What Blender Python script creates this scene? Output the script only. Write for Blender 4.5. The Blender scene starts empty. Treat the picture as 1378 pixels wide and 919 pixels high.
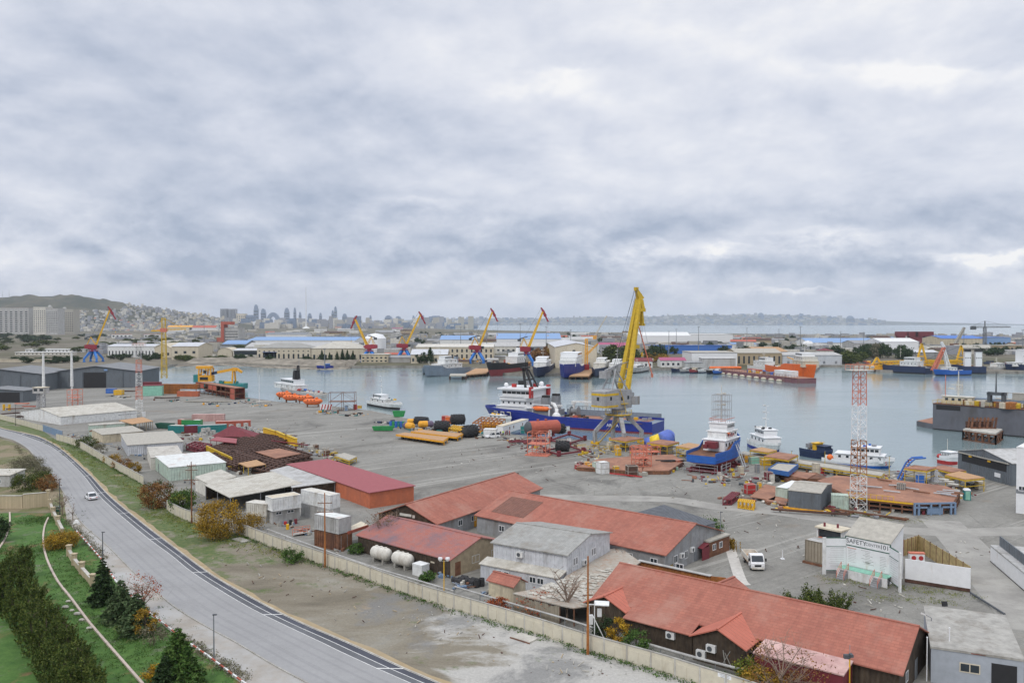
import bpy, math, random
import numpy as np
from mathutils import Vector, Matrix
from mathutils.geometry import tessellate_polygon
random.seed(11); RNG = np.random.default_rng(5)
S = bpy.context.scene; COL = S.collection
F = 1100.0; CH = 38.0; PITCH = math.atan(25.5/F); CP, SP = math.cos(PITCH), math.sin(PITCH)
R = math.radians
# ---------- photograph pixel -> point on a level plane of the place ----------
def G(px, py, z=0.0):
 u = (px-689)/F; v = (459.5-py)/F
 d = (u, CP+v*SP, -SP+v*CP); t = (z-CH)/d[2]
 return Vector((d[0]*t, d[1]*t, z))
def ZT(p, py):                      # height above p seen at row py
 v = (459.5-py)/F
 return CH + p[1]*(v*CP-SP)/(CP+v*SP)
def XD(px, d): return (px-689)/F*d  # x at distance d
# ---------- materials ----------
MATS = {}
def nn(nt, t, **k):
 n = nt.nodes.new(t)
 for a, b in k.items(): setattr(n, a, b)
 return n
def mixc(nt, a, b, fac, mode='MIX'):
 m = nn(nt, 'ShaderNodeMix', data_type='RGBA', blend_type=mode)
 for sock, val in ((m.inputs[0], fac), (m.inputs[6], a), (m.inputs[7], b)):
  if hasattr(val, 'is_linked'): nt.links.new(val, sock)
  elif isinstance(val, (tuple, list)): sock.default_value = (*val[:3], 1)
  else: sock.default_value = val
 return m.outputs[2]
def ramp(nt, fac, stops):
 r = nn(nt, 'ShaderNodeValToRGB'); e = r.color_ramp.elements
 while len(e) < len(stops): e.new(0.5)
 for q, (p, c) in zip(e, stops):
  q.position = p; q.color = (*c, 1) if isinstance(c, tuple) else (c, c, c, 1)
 nt.links.new(fac, r.inputs[0]); return r.outputs[0]
def noise(nt, vec, scale, detail=4, rough=.6, dist=0):
 n = nn(nt, 'ShaderNodeTexNoise'); n.inputs['Scale'].default_value = scale
 n.inputs['Detail'].default_value = detail; n.inputs['Roughness'].default_value = rough
 n.inputs['Distortion'].default_value = dist
 if vec is not None: nt.links.new(vec, n.inputs['Vector'])
 return n.outputs[0]
def mapping(nt, vec, sc=(1,1,1), rot=(0,0,0), loc=(0,0,0)):
 m = nn(nt, 'ShaderNodeMapping'); m.inputs['Scale'].default_value = sc
 m.inputs['Rotation'].default_value = rot; m.inputs['Location'].default_value = loc
 nt.links.new(vec, m.inputs[0]); return m.outputs[0]
def base_mat(name):
 m = bpy.data.materials.new(name); m.use_nodes = True; nt = m.node_tree
 b = nt.nodes['Principled BSDF']; tc = nn(nt, 'ShaderNodeTexCoord')
 return m, nt, b, tc
def mul(c, k): return tuple(min(1, max(0, x*k)) for x in c)
def mat(name, col, rough=.75, var=.18, sc=1.2, metal=0, stain=None, sf=.5, ss=.35, pat=None, ps=1.0, bump=.0, isl=0, col2=None):
 if name in MATS: return MATS[name]
 m, nt, b, tc = base_mat(name); o = tc.outputs['Object']
 n1 = noise(nt, o, sc, 5)
 c = ramp(nt, n1, [(.3, mul(col, 1-var)), (.7, mul(col, 1+var))])
 if pat == 'brick':              # sheets or blocks, each its own tone
  br = nn(nt, 'ShaderNodeTexBrick'); nt.links.new(o, br.inputs[0]); br.inputs['Scale'].default_value = ps
  br.inputs['Color1'].default_value = (*col, 1); br.inputs['Color2'].default_value = (*(col2 or mul(col, .75)), 1)
  br.inputs['Mortar'].default_value = (*mul(col, .6), 1); br.inputs['Mortar Size'].default_value = .012
  c = mixc(nt, c, br.outputs[0], .7)
 if pat == 'rows':               # pressed tile sheets: courses along the eaves, laps, streaks down the slope
  br = nn(nt, 'ShaderNodeTexBrick'); nt.links.new(o, br.inputs[0]); br.inputs['Scale'].default_value = ps
  br.inputs['Color1'].default_value = (*col, 1); br.inputs['Color2'].default_value = (*col2, 1); br.inputs['Mortar'].default_value = (*mul(col, .62), 1); br.inputs['Mortar Size'].default_value = .02
  c = mixc(nt, c, br.outputs[0], .62)
  c = mixc(nt, c, ramp(nt, noise(nt, mapping(nt, o, (1.6,.16,.16)), 1, 5, .65), [(.3,(.8,.8,.81)), (.7,(1.13,1.11,1.09))]), .7, 'MULTIPLY')
 if isl:
  g = nn(nt, 'ShaderNodeNewGeometry')
  c2 = ramp(nt, g.outputs['Random Per Island'], [(0, mul(col, 1-isl)), (.6, col), (1, col2 or mul(col, 1+isl))])
  c = mixc(nt, c, c2, .75)
 if stain:
  n2 = noise(nt, mapping(nt, o, (1, 1, .3)), ss, 8, .72)
  f = ramp(nt, n2, [(1-sf-.08, 0), (1-sf+.12, 1)])
  c = mixc(nt, c, stain, f)
 nt.links.new(c, b.inputs['Base Color'])
 b.inputs['Roughness'].default_value = rough; b.inputs['Metallic'].default_value = metal
 if pat in ('corrx', 'corry', 'corrz', 'rows') or bump:
  bp = nn(nt, 'ShaderNodeBump'); bp.inputs['Strength'].default_value = bump or .5; bp.inputs['Distance'].default_value = .05
  if pat and pat.startswith('corr'):
   w = nn(nt, 'ShaderNodeTexWave', wave_type='BANDS', bands_direction=pat[-1].upper())
   w.inputs['Scale'].default_value = ps*.2; bp.inputs['Strength'].default_value = bump or .9; bp.inputs['Distance'].default_value = .1; nt.links.new(o, w.inputs[0]); nt.links.new(w.outputs[1], bp.inputs['Height'])
  elif pat == 'rows':
   w = nn(nt, 'ShaderNodeTexWave', wave_type='BANDS', bands_direction='Y', wave_profile='SAW'); w.inputs['Scale'].default_value = ps*1.27; nt.links.new(o, w.inputs[0]); nt.links.new(w.outputs[1], bp.inputs['Height']); bp.inputs['Strength'].default_value = .8
  else: nt.links.new(noise(nt, o, 9, 4), bp.inputs['Height'])
  nt.links.new(bp.outputs[0], b.inputs['Normal'])
 MATS[name] = m; return m
def P(name):
 if name in MATS: return MATS[name]
 return mat(name, *PAL[name][0], **PAL[name][1])
def _p(*a, **k): return (a, k)
RUST = (.16, .07, .035); DIRT = (.2, .17, .13)
PAL = {
 'white': _p((.72,.73,.72), .6, stain=(.42,.38,.32), sf=.38), 'white_clean': _p((.78,.79,.8), .45, var=.06, stain=(.56,.49,.4), sf=.30, ss=.5),
 'offwhite': _p((.62,.6,.54), .7, stain=(.38,.34,.28), sf=.42), 'cream': _p((.6,.54,.42), .8, stain=(.45,.38,.28), sf=.4),
 'beige': _p((.58,.51,.37), .85, stain=(.36,.31,.23), sf=.45), 'tan': _p((.4,.32,.21), .9),
 'grey': _p((.3,.31,.32), .8, stain=(.2,.19,.18), sf=.45), 'light_grey': _p((.46,.46,.45), .8, stain=(.3,.29,.27), sf=.45),
 'mid_grey': _p((.21,.225,.24), .7, stain=(.13,.13,.13), sf=.42), 'dark_grey': _p((.075,.085,.095), .7),
 'hangar': _p((.135,.155,.175), .65, var=.1, pat='corrx', ps=2.2, stain=(.1,.11,.115), sf=.4),
 'hangar_roof': _p((.19,.2,.21), .7, pat='corrx', ps=1.5, stain=(.27,.27,.26), sf=.42),
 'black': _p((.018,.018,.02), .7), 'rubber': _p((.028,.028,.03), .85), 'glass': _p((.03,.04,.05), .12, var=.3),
 'steel': _p((.3,.31,.33), .5, metal=.3), 'galv': _p((.42,.43,.44), .55, metal=.2),
 'red_roof': _p((.39,.145,.10), .8, var=.16, sc=.5, pat='rows', ps=.62, col2=(.30,.10,.072), stain=(.39,.2,.15), sf=.42, ss=.16),
 'patched_roof': _p((.36,.12,.09), .75, pat='brick', ps=.9, col2=(.3,.16,.15), stain=(.17,.12,.14), sf=.46, ss=.22),
 'rose_roof': _p((.32,.085,.095), .7, var=.08, pat='corrx', ps=2), 'pink_roof': _p((.45,.27,.25), .8, stain=(.62,.42,.38), sf=.5),
 'orange_wall': _p((.52,.15,.07), .75, stain=(.42,.13,.07), sf=.5), 'brown_wall': _p((.055,.039,.026), .9, var=.45, stain=(.12,.09,.06), sf=.38, pat='corrx', ps=3),
 'grey_roof': _p((.33,.33,.31), .8, pat='corrx', ps=2.6, stain=(.24,.22,.19), sf=.42), 'pale_roof': _p((.52,.5,.44), .8, pat='corrx', ps=2, stain=(.38,.35,.29), sf=.45),
 'slate_roof': _p((.095,.105,.12), .65, pat='corrx', ps=2), 'tile_roof': _p((.42,.4,.35), .9, pat='brick', ps=1.1, col2=(.34,.24,.17), stain=(.36,.16,.08), sf=.36),
 'concrete': _p((.36,.35,.32), .9, var=.22, stain=(.22,.2,.17), sf=.42), 'pale_conc': _p((.5,.48,.43), .9, stain=(.34,.31,.27), sf=.45),
 'stone': _p((.52,.43,.29), .9, pat='brick', ps=1.3, stain=(.36,.29,.2), sf=.4), 'panel': _p((.6,.555,.44), .85, var=.08, stain=(.44,.37,.26), sf=.36),
 'rust': _p((.19,.085,.045), .9, var=.4, stain=(.1,.05,.035), sf=.45), 'rust_dark': _p((.085,.043,.03), .9, var=.45),
 'rust_deck': _p((.36,.18,.115), .9, var=.2, stain=(.24,.12,.08), sf=.5, ss=.15), 'plank': _p((.5,.3,.15), .9, var=.2, pat='brick', ps=.8, col2=(.4,.24,.14)),
 'corten': _p((.36,.13,.03), .9, var=.3, pat='corrx', ps=3, stain=(.22,.09,.03), sf=.45),
 'yellow': _p((.72,.42,.015), .6, var=.12, stain=(.5,.28,.03), sf=.33), 'amber': _p((.76,.36,.02), .6, stain=(.55,.3,.06), sf=.35),
 'crane_yellow': _p((.6,.4,.02), .6, stain=(.4,.24,.03), sf=.38), 'red': _p((.42,.03,.03), .6), 'maroon': _p((.17,.025,.035), .7),
 'orange': _p((.8,.17,.03), .55), 'coral': _p((.6,.19,.12), .7), 'primer': _p((.42,.105,.065), .8, stain=(.4,.1,.07), sf=.45),
 'blue': _p((.03,.14,.5), .55), 'navy': _p((.012,.03,.25), .5, var=.15, stain=(.05,.05,.12), sf=.36), 'tug_blue': _p((.015,.11,.43), .5, var=.15, stain=(.07,.12,.26), sf=.36),
 'sky_blue': _p((.2,.33,.55), .6, var=.15), 'roof_blue': _p((.05,.16,.5), .6), 'blue_grey': _p((.17,.25,.37), .6), 'dark_blue': _p((.015,.03,.08), .6),
 'green': _p((.03,.28,.08), .7), 'pale_green': _p((.48,.58,.5), .75, stain=(.38,.36,.28), sf=.4, pat='corrx', ps=2.5), 'teal': _p((.02,.2,.2), .6), 'mint': _p((.25,.52,.4), .7),
 'dark_green': _p((.015,.09,.06), .7), 'antifoul': _p((.3,.05,.055), .7, stain=(.22,.06,.05), sf=.4), 'sea_grey': _p((.2,.25,.31), .6, stain=(.15,.15,.16), sf=.4),
 'white_rust': _p((.66,.68,.66), .7, stain=(.4,.17,.09), sf=.36, ss=.3), 'silver': _p((.58,.6,.63), .6, pat='corrx', ps=3, stain=(.33,.33,.33), sf=.38),
 'crane_grey': _p((.33,.34,.35), .65, stain=(.23,.2,.17), sf=.4), 'bark': _p((.1,.075,.055), .95), 'twig': _p((.23,.17,.13), .95),
 'skin': _p((.45,.28,.2), .6), 'hivis': _p((.5,.75,.05), .6), 'bamboo': _p((.42,.32,.15), .9, var=.3, pat='corrx', ps=3),
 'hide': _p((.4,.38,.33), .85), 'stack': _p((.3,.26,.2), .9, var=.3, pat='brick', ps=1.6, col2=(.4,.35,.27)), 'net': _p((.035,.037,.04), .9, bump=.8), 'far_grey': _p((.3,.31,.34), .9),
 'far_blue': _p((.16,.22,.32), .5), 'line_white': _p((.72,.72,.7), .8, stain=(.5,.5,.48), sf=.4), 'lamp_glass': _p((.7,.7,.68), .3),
 'crane_blue': _p((.03,.19,.6), .55), 'crane_red': _p((.3,.025,.045), .6), 'purple': _p((.19,.085,.10), .75, stain=(.2,.12,.09), sf=.42), 'magenta_roof': _p((.36,.08,.16), .7), 'violet': _p((.13,.1,.16), .7),
}
# ---------- mesh builder ----------
class MB:
 def __init__(s): s.v = []; s.f = []; s.m = []; s.cur = 0
 def add(s, vs, fs):
  o = len(s.v); s.v += [tuple(x) for x in vs]; s.f += [tuple(i+o for i in f) for f in fs]; s.m += [s.cur]*len(fs); return s
 def box(s, x0, x1, y0, y1, z0, z1):
  return s.add([(x0,y0,z0),(x1,y0,z0),(x1,y1,z0),(x0,y1,z0),(x0,y0,z1),(x1,y0,z1),(x1,y1,z1),(x0,y1,z1)],
      [(3,2,1,0),(4,5,6,7),(0,1,5,4),(1,2,6,5),(2,3,7,6),(3,0,4,7)])
 def cbox(s, c, sx, sy, sz, rz=0, rx=0, ry=0):
  m = Matrix.Translation(c) @ Matrix.Rotation(rz,4,'Z') @ Matrix.Rotation(ry,4,'Y') @ Matrix.Rotation(rx,4,'X')
  x, y, z = sx/2, sy/2, sz/2
  return s.add([m @ Vector(p) for p in ((-x,-y,-z),(x,-y,-z),(x,y,-z),(-x,y,-z),(-x,-y,z),(x,-y,z),(x,y,z),(-x,y,z))],
      [(3,2,1,0),(4,5,6,7),(0,1,5,4),(1,2,6,5),(2,3,7,6),(3,0,4,7)])
 def beam(s, p, q, w, h=None, w2=None):
  p, q = Vector(p), Vector(q); d = (q-p)
  if d.length < 1e-6: return s
  d.normalize(); h = h or w; k = (w2 or w)/w
  up = Vector((0,0,1)) if abs(d.z) < .95 else Vector((0,1,0))
  a = d.cross(up).normalized(); b = a.cross(d)
  vs = []
  for c, g in ((p,1),(q,k)): vs += [c+(-a*w-b*h)*g/2, c+(a*w-b*h)*g/2, c+(a*w+b*h)*g/2, c+(-a*w+b*h)*g/2]
  return s.add(vs, [(3,2,1,0),(4,5,6,7),(0,1,5,4),(1,2,6,5),(2,3,7,6),(3,0,4,7)])
 def tube(s, p, q, r, r2=None, n=7):
  p, q = Vector(p), Vector(q); d = (q-p).normalized(); r2 = r if r2 is None else r2
  up = Vector((0,0,1)) if abs(d.z) < .95 else Vector((1,0,0))
  a = d.cross(up).normalized(); b = a.cross(d); vs = []
  for c, rr in ((p,r),(q,r2)):
   vs += [c+(a*math.cos(2*math.pi*i/n)+b*math.sin(2*math.pi*i/n))*rr for i in range(n)]
  return s.add(vs, [(i,(i+1)%n,n+(i+1)%n,n+i) for i in range(n)]+[tuple(range(n-1,-1,-1)), tuple(range(n,2*n))])
 def path(s, pts, r, n=5):
  for a, b in zip(pts, pts[1:]): s.tube(a, b, r, n=n)
  return s
 def prism(s, poly, z0, z1):
  n = len(poly); ar = sum(poly[i][0]*poly[(i+1)%n][1]-poly[(i+1)%n][0]*poly[i][1] for i in range(n))
  if ar < 0: poly = poly[::-1]
  vs = [(p[0],p[1],z0) for p in poly]+[(p[0],p[1],z1) for p in poly]
  tri = tessellate_polygon([[Vector((p[0],p[1],0)) for p in poly]])
  fs = []
  for t in tri:
   a, b, c = (Vector((*poly[i][:2],0)) for i in t)
   if (b-a).cross(c-a).z < 0: t = t[::-1]
   fs += [tuple(n+i for i in t), tuple(reversed(t))]
  return s.add(vs, fs+[(i,(i+1)%n,n+(i+1)%n,n+i) for i in range(n)])
 def ball(s, c, rx, ry=None, rz=None, nu=10, nv=6, zmin=-1):
  ry = ry or rx; rz = rz or rx; vs = []; fs = []
  for j in range(nv+1):
   t = math.pi*j/nv
   for i in range(nu):
    a = 2*math.pi*i/nu
    vs.append((c[0]+rx*math.sin(t)*math.cos(a), c[1]+ry*math.sin(t)*math.sin(a), c[2]+rz*max(zmin, math.cos(t))))
  for j in range(nv):
   for i in range(nu): fs.append((j*nu+i, (j+1)*nu+i, (j+1)*nu+(i+1)%nu, j*nu+(i+1)%nu))
  return s.add(vs, fs)
 def loft(s, rings, cap=True, close=True):
  n = len(rings[0]); vs = [p for r in rings for p in r]; fs = []
  for j in range(len(rings)-1):
   for i in range(n if close else n-1): fs.append((j*n+i, j*n+(i+1)%n, (j+1)*n+(i+1)%n, (j+1)*n+i))
  if cap: fs += [tuple(range(n-1,-1,-1)), tuple(range((len(rings)-1)*n, len(rings)*n))]
  return s.add(vs, fs)
 def lathe(s, c, prof, n=12):
  return s.loft([[(c[0]+r*math.cos(2*math.pi*i/n), c[1]+r*math.sin(2*math.pi*i/n), c[2]+z) for i in range(n)] for r, z in prof])
 def lattice(s, p, q, w0, w1, nseg, t, face=4):
  p, q = Vector(p), Vector(q); d = (q-p).normalized()
  up = Vector((0,1,0)) if abs(d.z) > .7 else Vector((0,0,1))
  a = d.cross(up).normalized(); b = a.cross(d); rows = []
  for k in range(nseg+1):
   f = k/nseg; w = (w0+(w1-w0)*f)/2; c = p.lerp(q, f)
   rows.append([c-a*w-b*w, c+a*w-b*w, c+a*w+b*w, c-a*w+b*w])
  for i in range(4): s.beam(rows[0][i], rows[-1][i], t*1.5)
  for k in range(nseg):
   for i in range(4):
    j = (i+1)%4
    s.beam(rows[k+1][i], rows[k+1][j], t)
    if k%2: s.beam(rows[k][i], rows[k+1][j], t)
    else: s.beam(rows[k][j], rows[k+1][i], t)
  return s
 def build(s, name, m, parent=None, smooth=False):
  me = bpy.data.meshes.new(name); me.from_pydata(s.v, [], s.f)
  ms = m if isinstance(m, (list, tuple)) else [m]
  for x in ms: me.materials.append(P(x) if isinstance(x, str) else x)
  if len(ms) > 1: me.polygons.foreach_set('material_index', s.m)
  if smooth: me.polygons.foreach_set('use_smooth', [True]*len(me.polygons))
  me.update(); o = bpy.data.objects.new(name, me); COL.objects.link(o)
  if parent: o.parent = parent
  return o
def tag(o, label, cat, group=None, kind=None):
 o['label'] = label; o['category'] = cat
 if group: o['group'] = group
 if kind: o['kind'] = kind
 return o
def struct(o, kind='structure'): o['kind'] = kind; return o
def thing(name, label, cat, loc=(0,0,0), rz=0, group=None):
 o = bpy.data.objects.new(name, None); COL.objects.link(o); o.empty_display_size = .5
 o.location = loc; o.rotation_euler = (0,0,rz); return tag(o, label, cat, group)
def kids(o): return [c for c in KIDS.get(o.name, [])]
def copy_tree(root, loc, rz=0, label=None, group=None, scale=None):
 r = root.copy(); COL.objects.link(r); r.location = loc; r.rotation_euler = (0,0,rz)
 if label: r['label'] = label
 if group: r['group'] = group
 if scale: r.scale = scale if isinstance(scale, tuple) else (scale,)*3
 for ch in list(root.children):
  c = ch.copy(); COL.objects.link(c); c.parent = r
  for g in list(ch.children):
   d = g.copy(); COL.objects.link(d); d.parent = c
 return r
def sheet(name, pts, m, z, kind='structure'):        # level polygon of world (x, y)
 b = MB(); vs = [Vector((p[0], p[1], 0)) for p in pts]
 fs = []
 for t in tessellate_polygon([vs]):
  if (vs[t[1]]-vs[t[0]]).cross(vs[t[2]]-vs[t[0]]).z < 0: t = t[::-1]
  fs.append(tuple(t))
 b.add([(p[0],p[1],z) for p in pts], fs)
 return struct(b.build(name, m), kind)
def smooth_line(pts, n=6):
 out = []; P_ = [pts[0]]+list(pts)+[pts[-1]]
 for i in range(1, len(P_)-2):
  p0, p1, p2, p3 = (np.array(P_[k][:2], float) for k in (i-1,i,i+1,i+2))
  for k in range(n):
   t = k/n; out.append(tuple(.5*((2*p1)+(-p0+p2)*t+(2*p0-5*p1+4*p2-p3)*t*t+(-p0+3*p1-3*p2+p3)*t**3)))
 out.append(tuple(pts[-1][:2])); return out
# ---------- buildings ----------
_winmesh = {}
def window(parent, face, L, w, u, z, ww, wh, glass='glass', frame='white_clean', name='window', pane=True):
 key = (round(ww,2), round(wh,2), frame, glass, name)
 if key not in _winmesh:
  b = MB(); t = max(.05, min(.1, ww*.08))
  b.box(-ww/2, ww/2, -.05, .02, 0, t).box(-ww/2, ww/2, -.05, .02, wh-t, wh).box(-ww/2, -ww/2+t, -.05, .02, t, wh-t).box(ww/2-t, ww/2, -.05, .02, t, wh-t)
  if ww > .9: b.box(-t/2, t/2, -.04, .02, t, wh-t)
  o = b.build(name, frame); g = MB().box(-ww/2+t, ww/2-t, -.025, .02, t, wh-t).build('pane', glass)
  _winmesh[key] = (o.data, g.data); bpy.data.objects.remove(o); bpy.data.objects.remove(g)
 fm, gm = _winmesh[key]
 pos, rz = {'F': ((u, 0, z), 0), 'B': ((L-u, w, z), math.pi), 'L': ((0, w-u, z), -math.pi/2), 'R': ((L, u, z), math.pi/2)}[face]
 o = bpy.data.objects.new(name, fm if pane else gm); COL.objects.link(o); o.parent = parent; o.location = pos; o.rotation_euler = (0,0,rz)
 if pane:
  g = bpy.data.objects.new('pane', gm); COL.objects.link(g); g.parent = o
 return o
def frame_of(A, B, C=None, zr=0, w=None):
 a, b = G(*A, zr), G(*B, zr); d = b-a; L = d.length; ang = math.atan2(d.y, d.x)
 if C is not None:
  c = G(*C, zr)-a; w = abs(-d.y*c.x+d.x*c.y)/L
 return a, L, w, ang
def to_local(root, p):
 v = Vector(p)-root.location; c, s = math.cos(-root.rotation_euler[2]), math.sin(-root.rotation_euler[2])
 return Vector((v.x*c-v.y*s, v.x*s+v.y*c, v.z))
def roof_part(L, w, he, rise, kind, over, t=.14):
 b = MB(); o = over
 def slab(q):      # q: 4 points of the top face counter-clockwise
  lo = [(p[0],p[1],p[2]-t) for p in q]
  b.add(q+lo, [(0,1,2,3),(7,6,5,4),(0,4,5,1),(1,5,6,2),(2,6,7,3),(3,7,4,0)])
 e = he+t+.02
 if kind == 'x':
  k = rise/(w/2)*o
  slab([(-o,-o,e-k),(L+o,-o,e-k),(L+o,w/2,e+rise),(-o,w/2,e+rise)])
  slab([(-o,w/2+.004,e+rise),(L+o,w/2+.004,e+rise),(L+o,w+o,e-k),(-o,w+o,e-k)])
  b.box(-o, L+o, w/2-.18, w/2+.18, e+rise-.1, e+rise+.06)
 elif kind == 'y':
  k = rise/(L/2)*o
  slab([(-o,-o,e-k),(L/2,-o,e+rise),(L/2,w+o,e+rise),(-o,w+o,e-k)])
  slab([(L/2+.004,-o,e+rise),(L+o,-o,e-k),(L+o,w+o,e-k),(L/2+.004,w+o,e+rise)])
  b.box(L/2-.18, L/2+.18, -o, w+o, e+rise-.1, e+rise+.06)
 elif kind == 'mono': slab([(-o,-o,e),(L+o,-o,e),(L+o,w+o,e+rise),(-o,w+o,e+rise)])
 elif kind == 'hip':
  h = min(w/2, L/2)*.98
  p = [(-o,-o,e),(L+o,-o,e),(L+o,w+o,e),(-o,w+o,e),(h,w/2,e+rise),(L-h,w/2,e+rise)]
  b.add(p, [(0,1,5,4),(1,2,5),(2,3,4,5),(3,0,4),(3,2,1,0)])
 elif kind == 'arch':          # barrel roof, ridge along y
  n = 10; ring = lambda y, d: [(L/2-(L/2+o)*math.cos(math.pi*i/n), y, e+rise*math.sin(math.pi*i/n)-d) for i in range(n+1)]
  b.loft([ring(-o,0)+ring(-o,t)[::-1], ring(w+o,0)+ring(w+o,t)[::-1]][::-1])
 else: b.box(-o, L+o, -o, w+o, he+.02, he+.02+t+.1)
 return b
def bld(name, label, cat, A, B, C=None, w=None, zr=None, he=3., rise=1.5, kind='x', wall='white', roof='grey_roof', over=.35,
  win=(), doors=(), group=None, z0=0., openf=None, glass='glass', pane=True, wframe='white_clean'):
 zr = he if zr is None else zr
 a, L, w, ang = frame_of(A, B, C, zr, w)
 r = thing(name, label, cat, (a.x, a.y, z0), ang, group)
 b = MB(); h = he
 if kind == 'x':
  b.add([(0,0,0),(L,0,0),(L,w,0),(0,w,0),(0,0,h),(L,0,h),(L,w,h),(0,w,h),(0,w/2,h+rise),(L,w/2,h+rise)],
    [(0,1,5,4),(2,3,7,6),(3,0,4,8,7),(1,2,6,9,5)])
 elif kind == 'y':
  b.add([(0,0,0),(L,0,0),(L,w,0),(0,w,0),(0,0,h),(L,0,h),(L,w,h),(0,w,h),(L/2,0,h+rise),(L/2,w,h+rise)],
    [(0,1,5,8,4),(2,3,7,9,6),(3,0,4,7),(1,2,6,5)])
 elif kind == 'arch':
  n = 10; top = [(L/2-L/2*math.cos(math.pi*i/n), h+rise*math.sin(math.pi*i/n)) for i in range(n+1)]
  f = [(x,0,z) for x, z in top]; k = [(x,w,z) for x, z in top]; m = n+1
  b.add(f+k+[(0,0,0),(L,0,0),(0,w,0),(L,w,0)], [(2*m,2*m+1)+tuple(range(m-1,-1,-1)), (2*m+3,2*m+2)+tuple(range(m,2*m)), (2*m+2,2*m,0,m), (2*m+1,2*m+3,2*m-1,m-1)])
 elif kind == 'mono':
  b.add([(0,0,0),(L,0,0),(L,w,0),(0,w,0),(0,0,h),(L,0,h),(L,w,h+rise),(0,w,h+rise)], [(0,1,5,4),(2,3,7,6),(3,0,4,7),(1,2,6,5)])
 else: b.box(0, L, 0, w, 0, h)
 if wall in ('silver','hangar','pale_green') and L < 60:      # sheet ribs stand proud of the wall
  st = .62; hh = h-.04
  for i in range(int(L/st)): x = .2+i*st; b.box(x, x+.22, -.045, 0, .02, hh)
  for i in range(int(w/st)): y = .2+i*st; b.box(-.045, 0, y, y+.22, .02, hh).box(L, L+.045, y, y+.22, .02, hh)
 b.build('wall', wall, r); roof_part(L, w, he, rise, kind, over).build('roof', roof, r)
 for q in win:
  face, u, z, ww, wh = q[:5]; n = q[5] if len(q) > 5 else 1; st = q[6] if len(q) > 6 else 0
  for i in range(n): window(r, face, L, w, u+i*st, z, ww, wh, glass, wframe, pane=pane)
 for face, u, ww, wh, m in doors:
  p, rz = {'F': ((u,0,0),0), 'L': ((0,w-u,0),-math.pi/2), 'R': ((L,u,0),math.pi/2), 'B': ((L-u,w,0),math.pi)}[face]
  o = MB().box(-ww/2,ww/2,-.04,.03,.02,wh).build('door', m, r); o.location = p; o.rotation_euler = (0,0,rz)
 r['dims'] = (L, w, he); return r
def slab_roof(name, label, cat, pts, z, m='pale_roof', t=.15, posts=True, post_m='steel', group=None, dz=None, wall=None, step=4.0):
 P3 = [G(x, y, z) for x, y in pts]; c = sum(P3, Vector())/len(P3)
 r = thing(name, label, cat, (c.x, c.y, 0), 0, group)
 q = [(p.x-c.x, p.y-c.y) for p in P3]
 MB().prism(q, z, z+t).build('roof', m, r)
 if posts:
  pm = None
  for i, a in enumerate(q):
   bq = q[(i+1)%len(q)]; n = max(1, int(math.dist(a, bq)/step))
   for k in range(n):
    x = a[0]+(bq[0]-a[0])*k/n; y = a[1]+(bq[1]-a[1])*k/n
    o = bpy.data.objects.new('post', pm) if pm else MB().tube((0,0,0), (0,0,z), .09).build('post', post_m)
    if pm: COL.objects.link(o)
    pm = o.data; o.parent = r; o.location = (x*.97, y*.97, 0)
 if wall:
  for i in wall[1]:
   a, bq = Vector((*q[i],0))*.96, Vector((*q[(i+1)%len(q)],0))*.96
   MB().beam(a+Vector((0,0,z/2)), bq+Vector((0,0,z/2)), .15, z-.02).build('wall', wall[0], r)
 return r
DA = (-.777, .63); DB = (.63, .777); AA = math.atan2(-.63, .777); AB = math.atan2(.777, .63)
def container(px, py, ang, col, label, L=6.06, w=2.44, h=2.59, z0=0., group=None, roof=None, name='shipping_container', cat='container'):
 p = G(px, py, z0); r = thing(name, label, cat, p, ang, group)
 b = MB().box(.1, L-.1, .1, w-.1, .15, h-.1)
 k = .52; n = int((L-.5)/k)
 for i in range(n):
  x = .25+i*k; b.box(x, x+k*.5, .015, .1, .2, h-.15); b.box(x, x+k*.5, w-.1, w-.015, .2, h-.15)
 b.build('body', col, r)
 f = MB()
 for x in (0, L-.12):
  for y in (0, w-.12): f.box(x, x+.12, y, y+.12, 0, h)
 for y in (0, w-.12): f.box(.12, L-.12, y, y+.12, 0, .15); f.box(.12, L-.12, y, y+.12, h-.12, h)
 for x in (0, L-.12): f.box(x, x+.12, .12, w-.12, 0, .15); f.box(x, x+.12, .12, w-.12, h-.12, h)
 f.build('frame', col, r)
 MB().box(.12, L-.12, .12, w-.12, h-.1, h-.02).build('roof', roof or col, r)
 for y in (.14, w/2+.01):
  d = MB().box(L-.1, L-.03, y, y+w/2-.15, .18, h-.14).build('door', col, r)
  MB().tube((L-.01, y+.4, .25), (L-.01, y+.4, h-.2), .025).build('handle', 'galv', d)
 return r
def reps(name, mb, m, parent, spots, smooth=False):      # the same part repeated, each an object of its own
 o = mb.build(name, m, parent, smooth); out = [o]
 for i, q in enumerate(spots):
  c = o if i == 0 else o.copy()
  if i: COL.objects.link(c); c.parent = parent; out.append(c)
  c.location = q[:3]
  if len(q) > 3: c.rotation_euler = (0,0,q[3])
 return out
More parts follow.
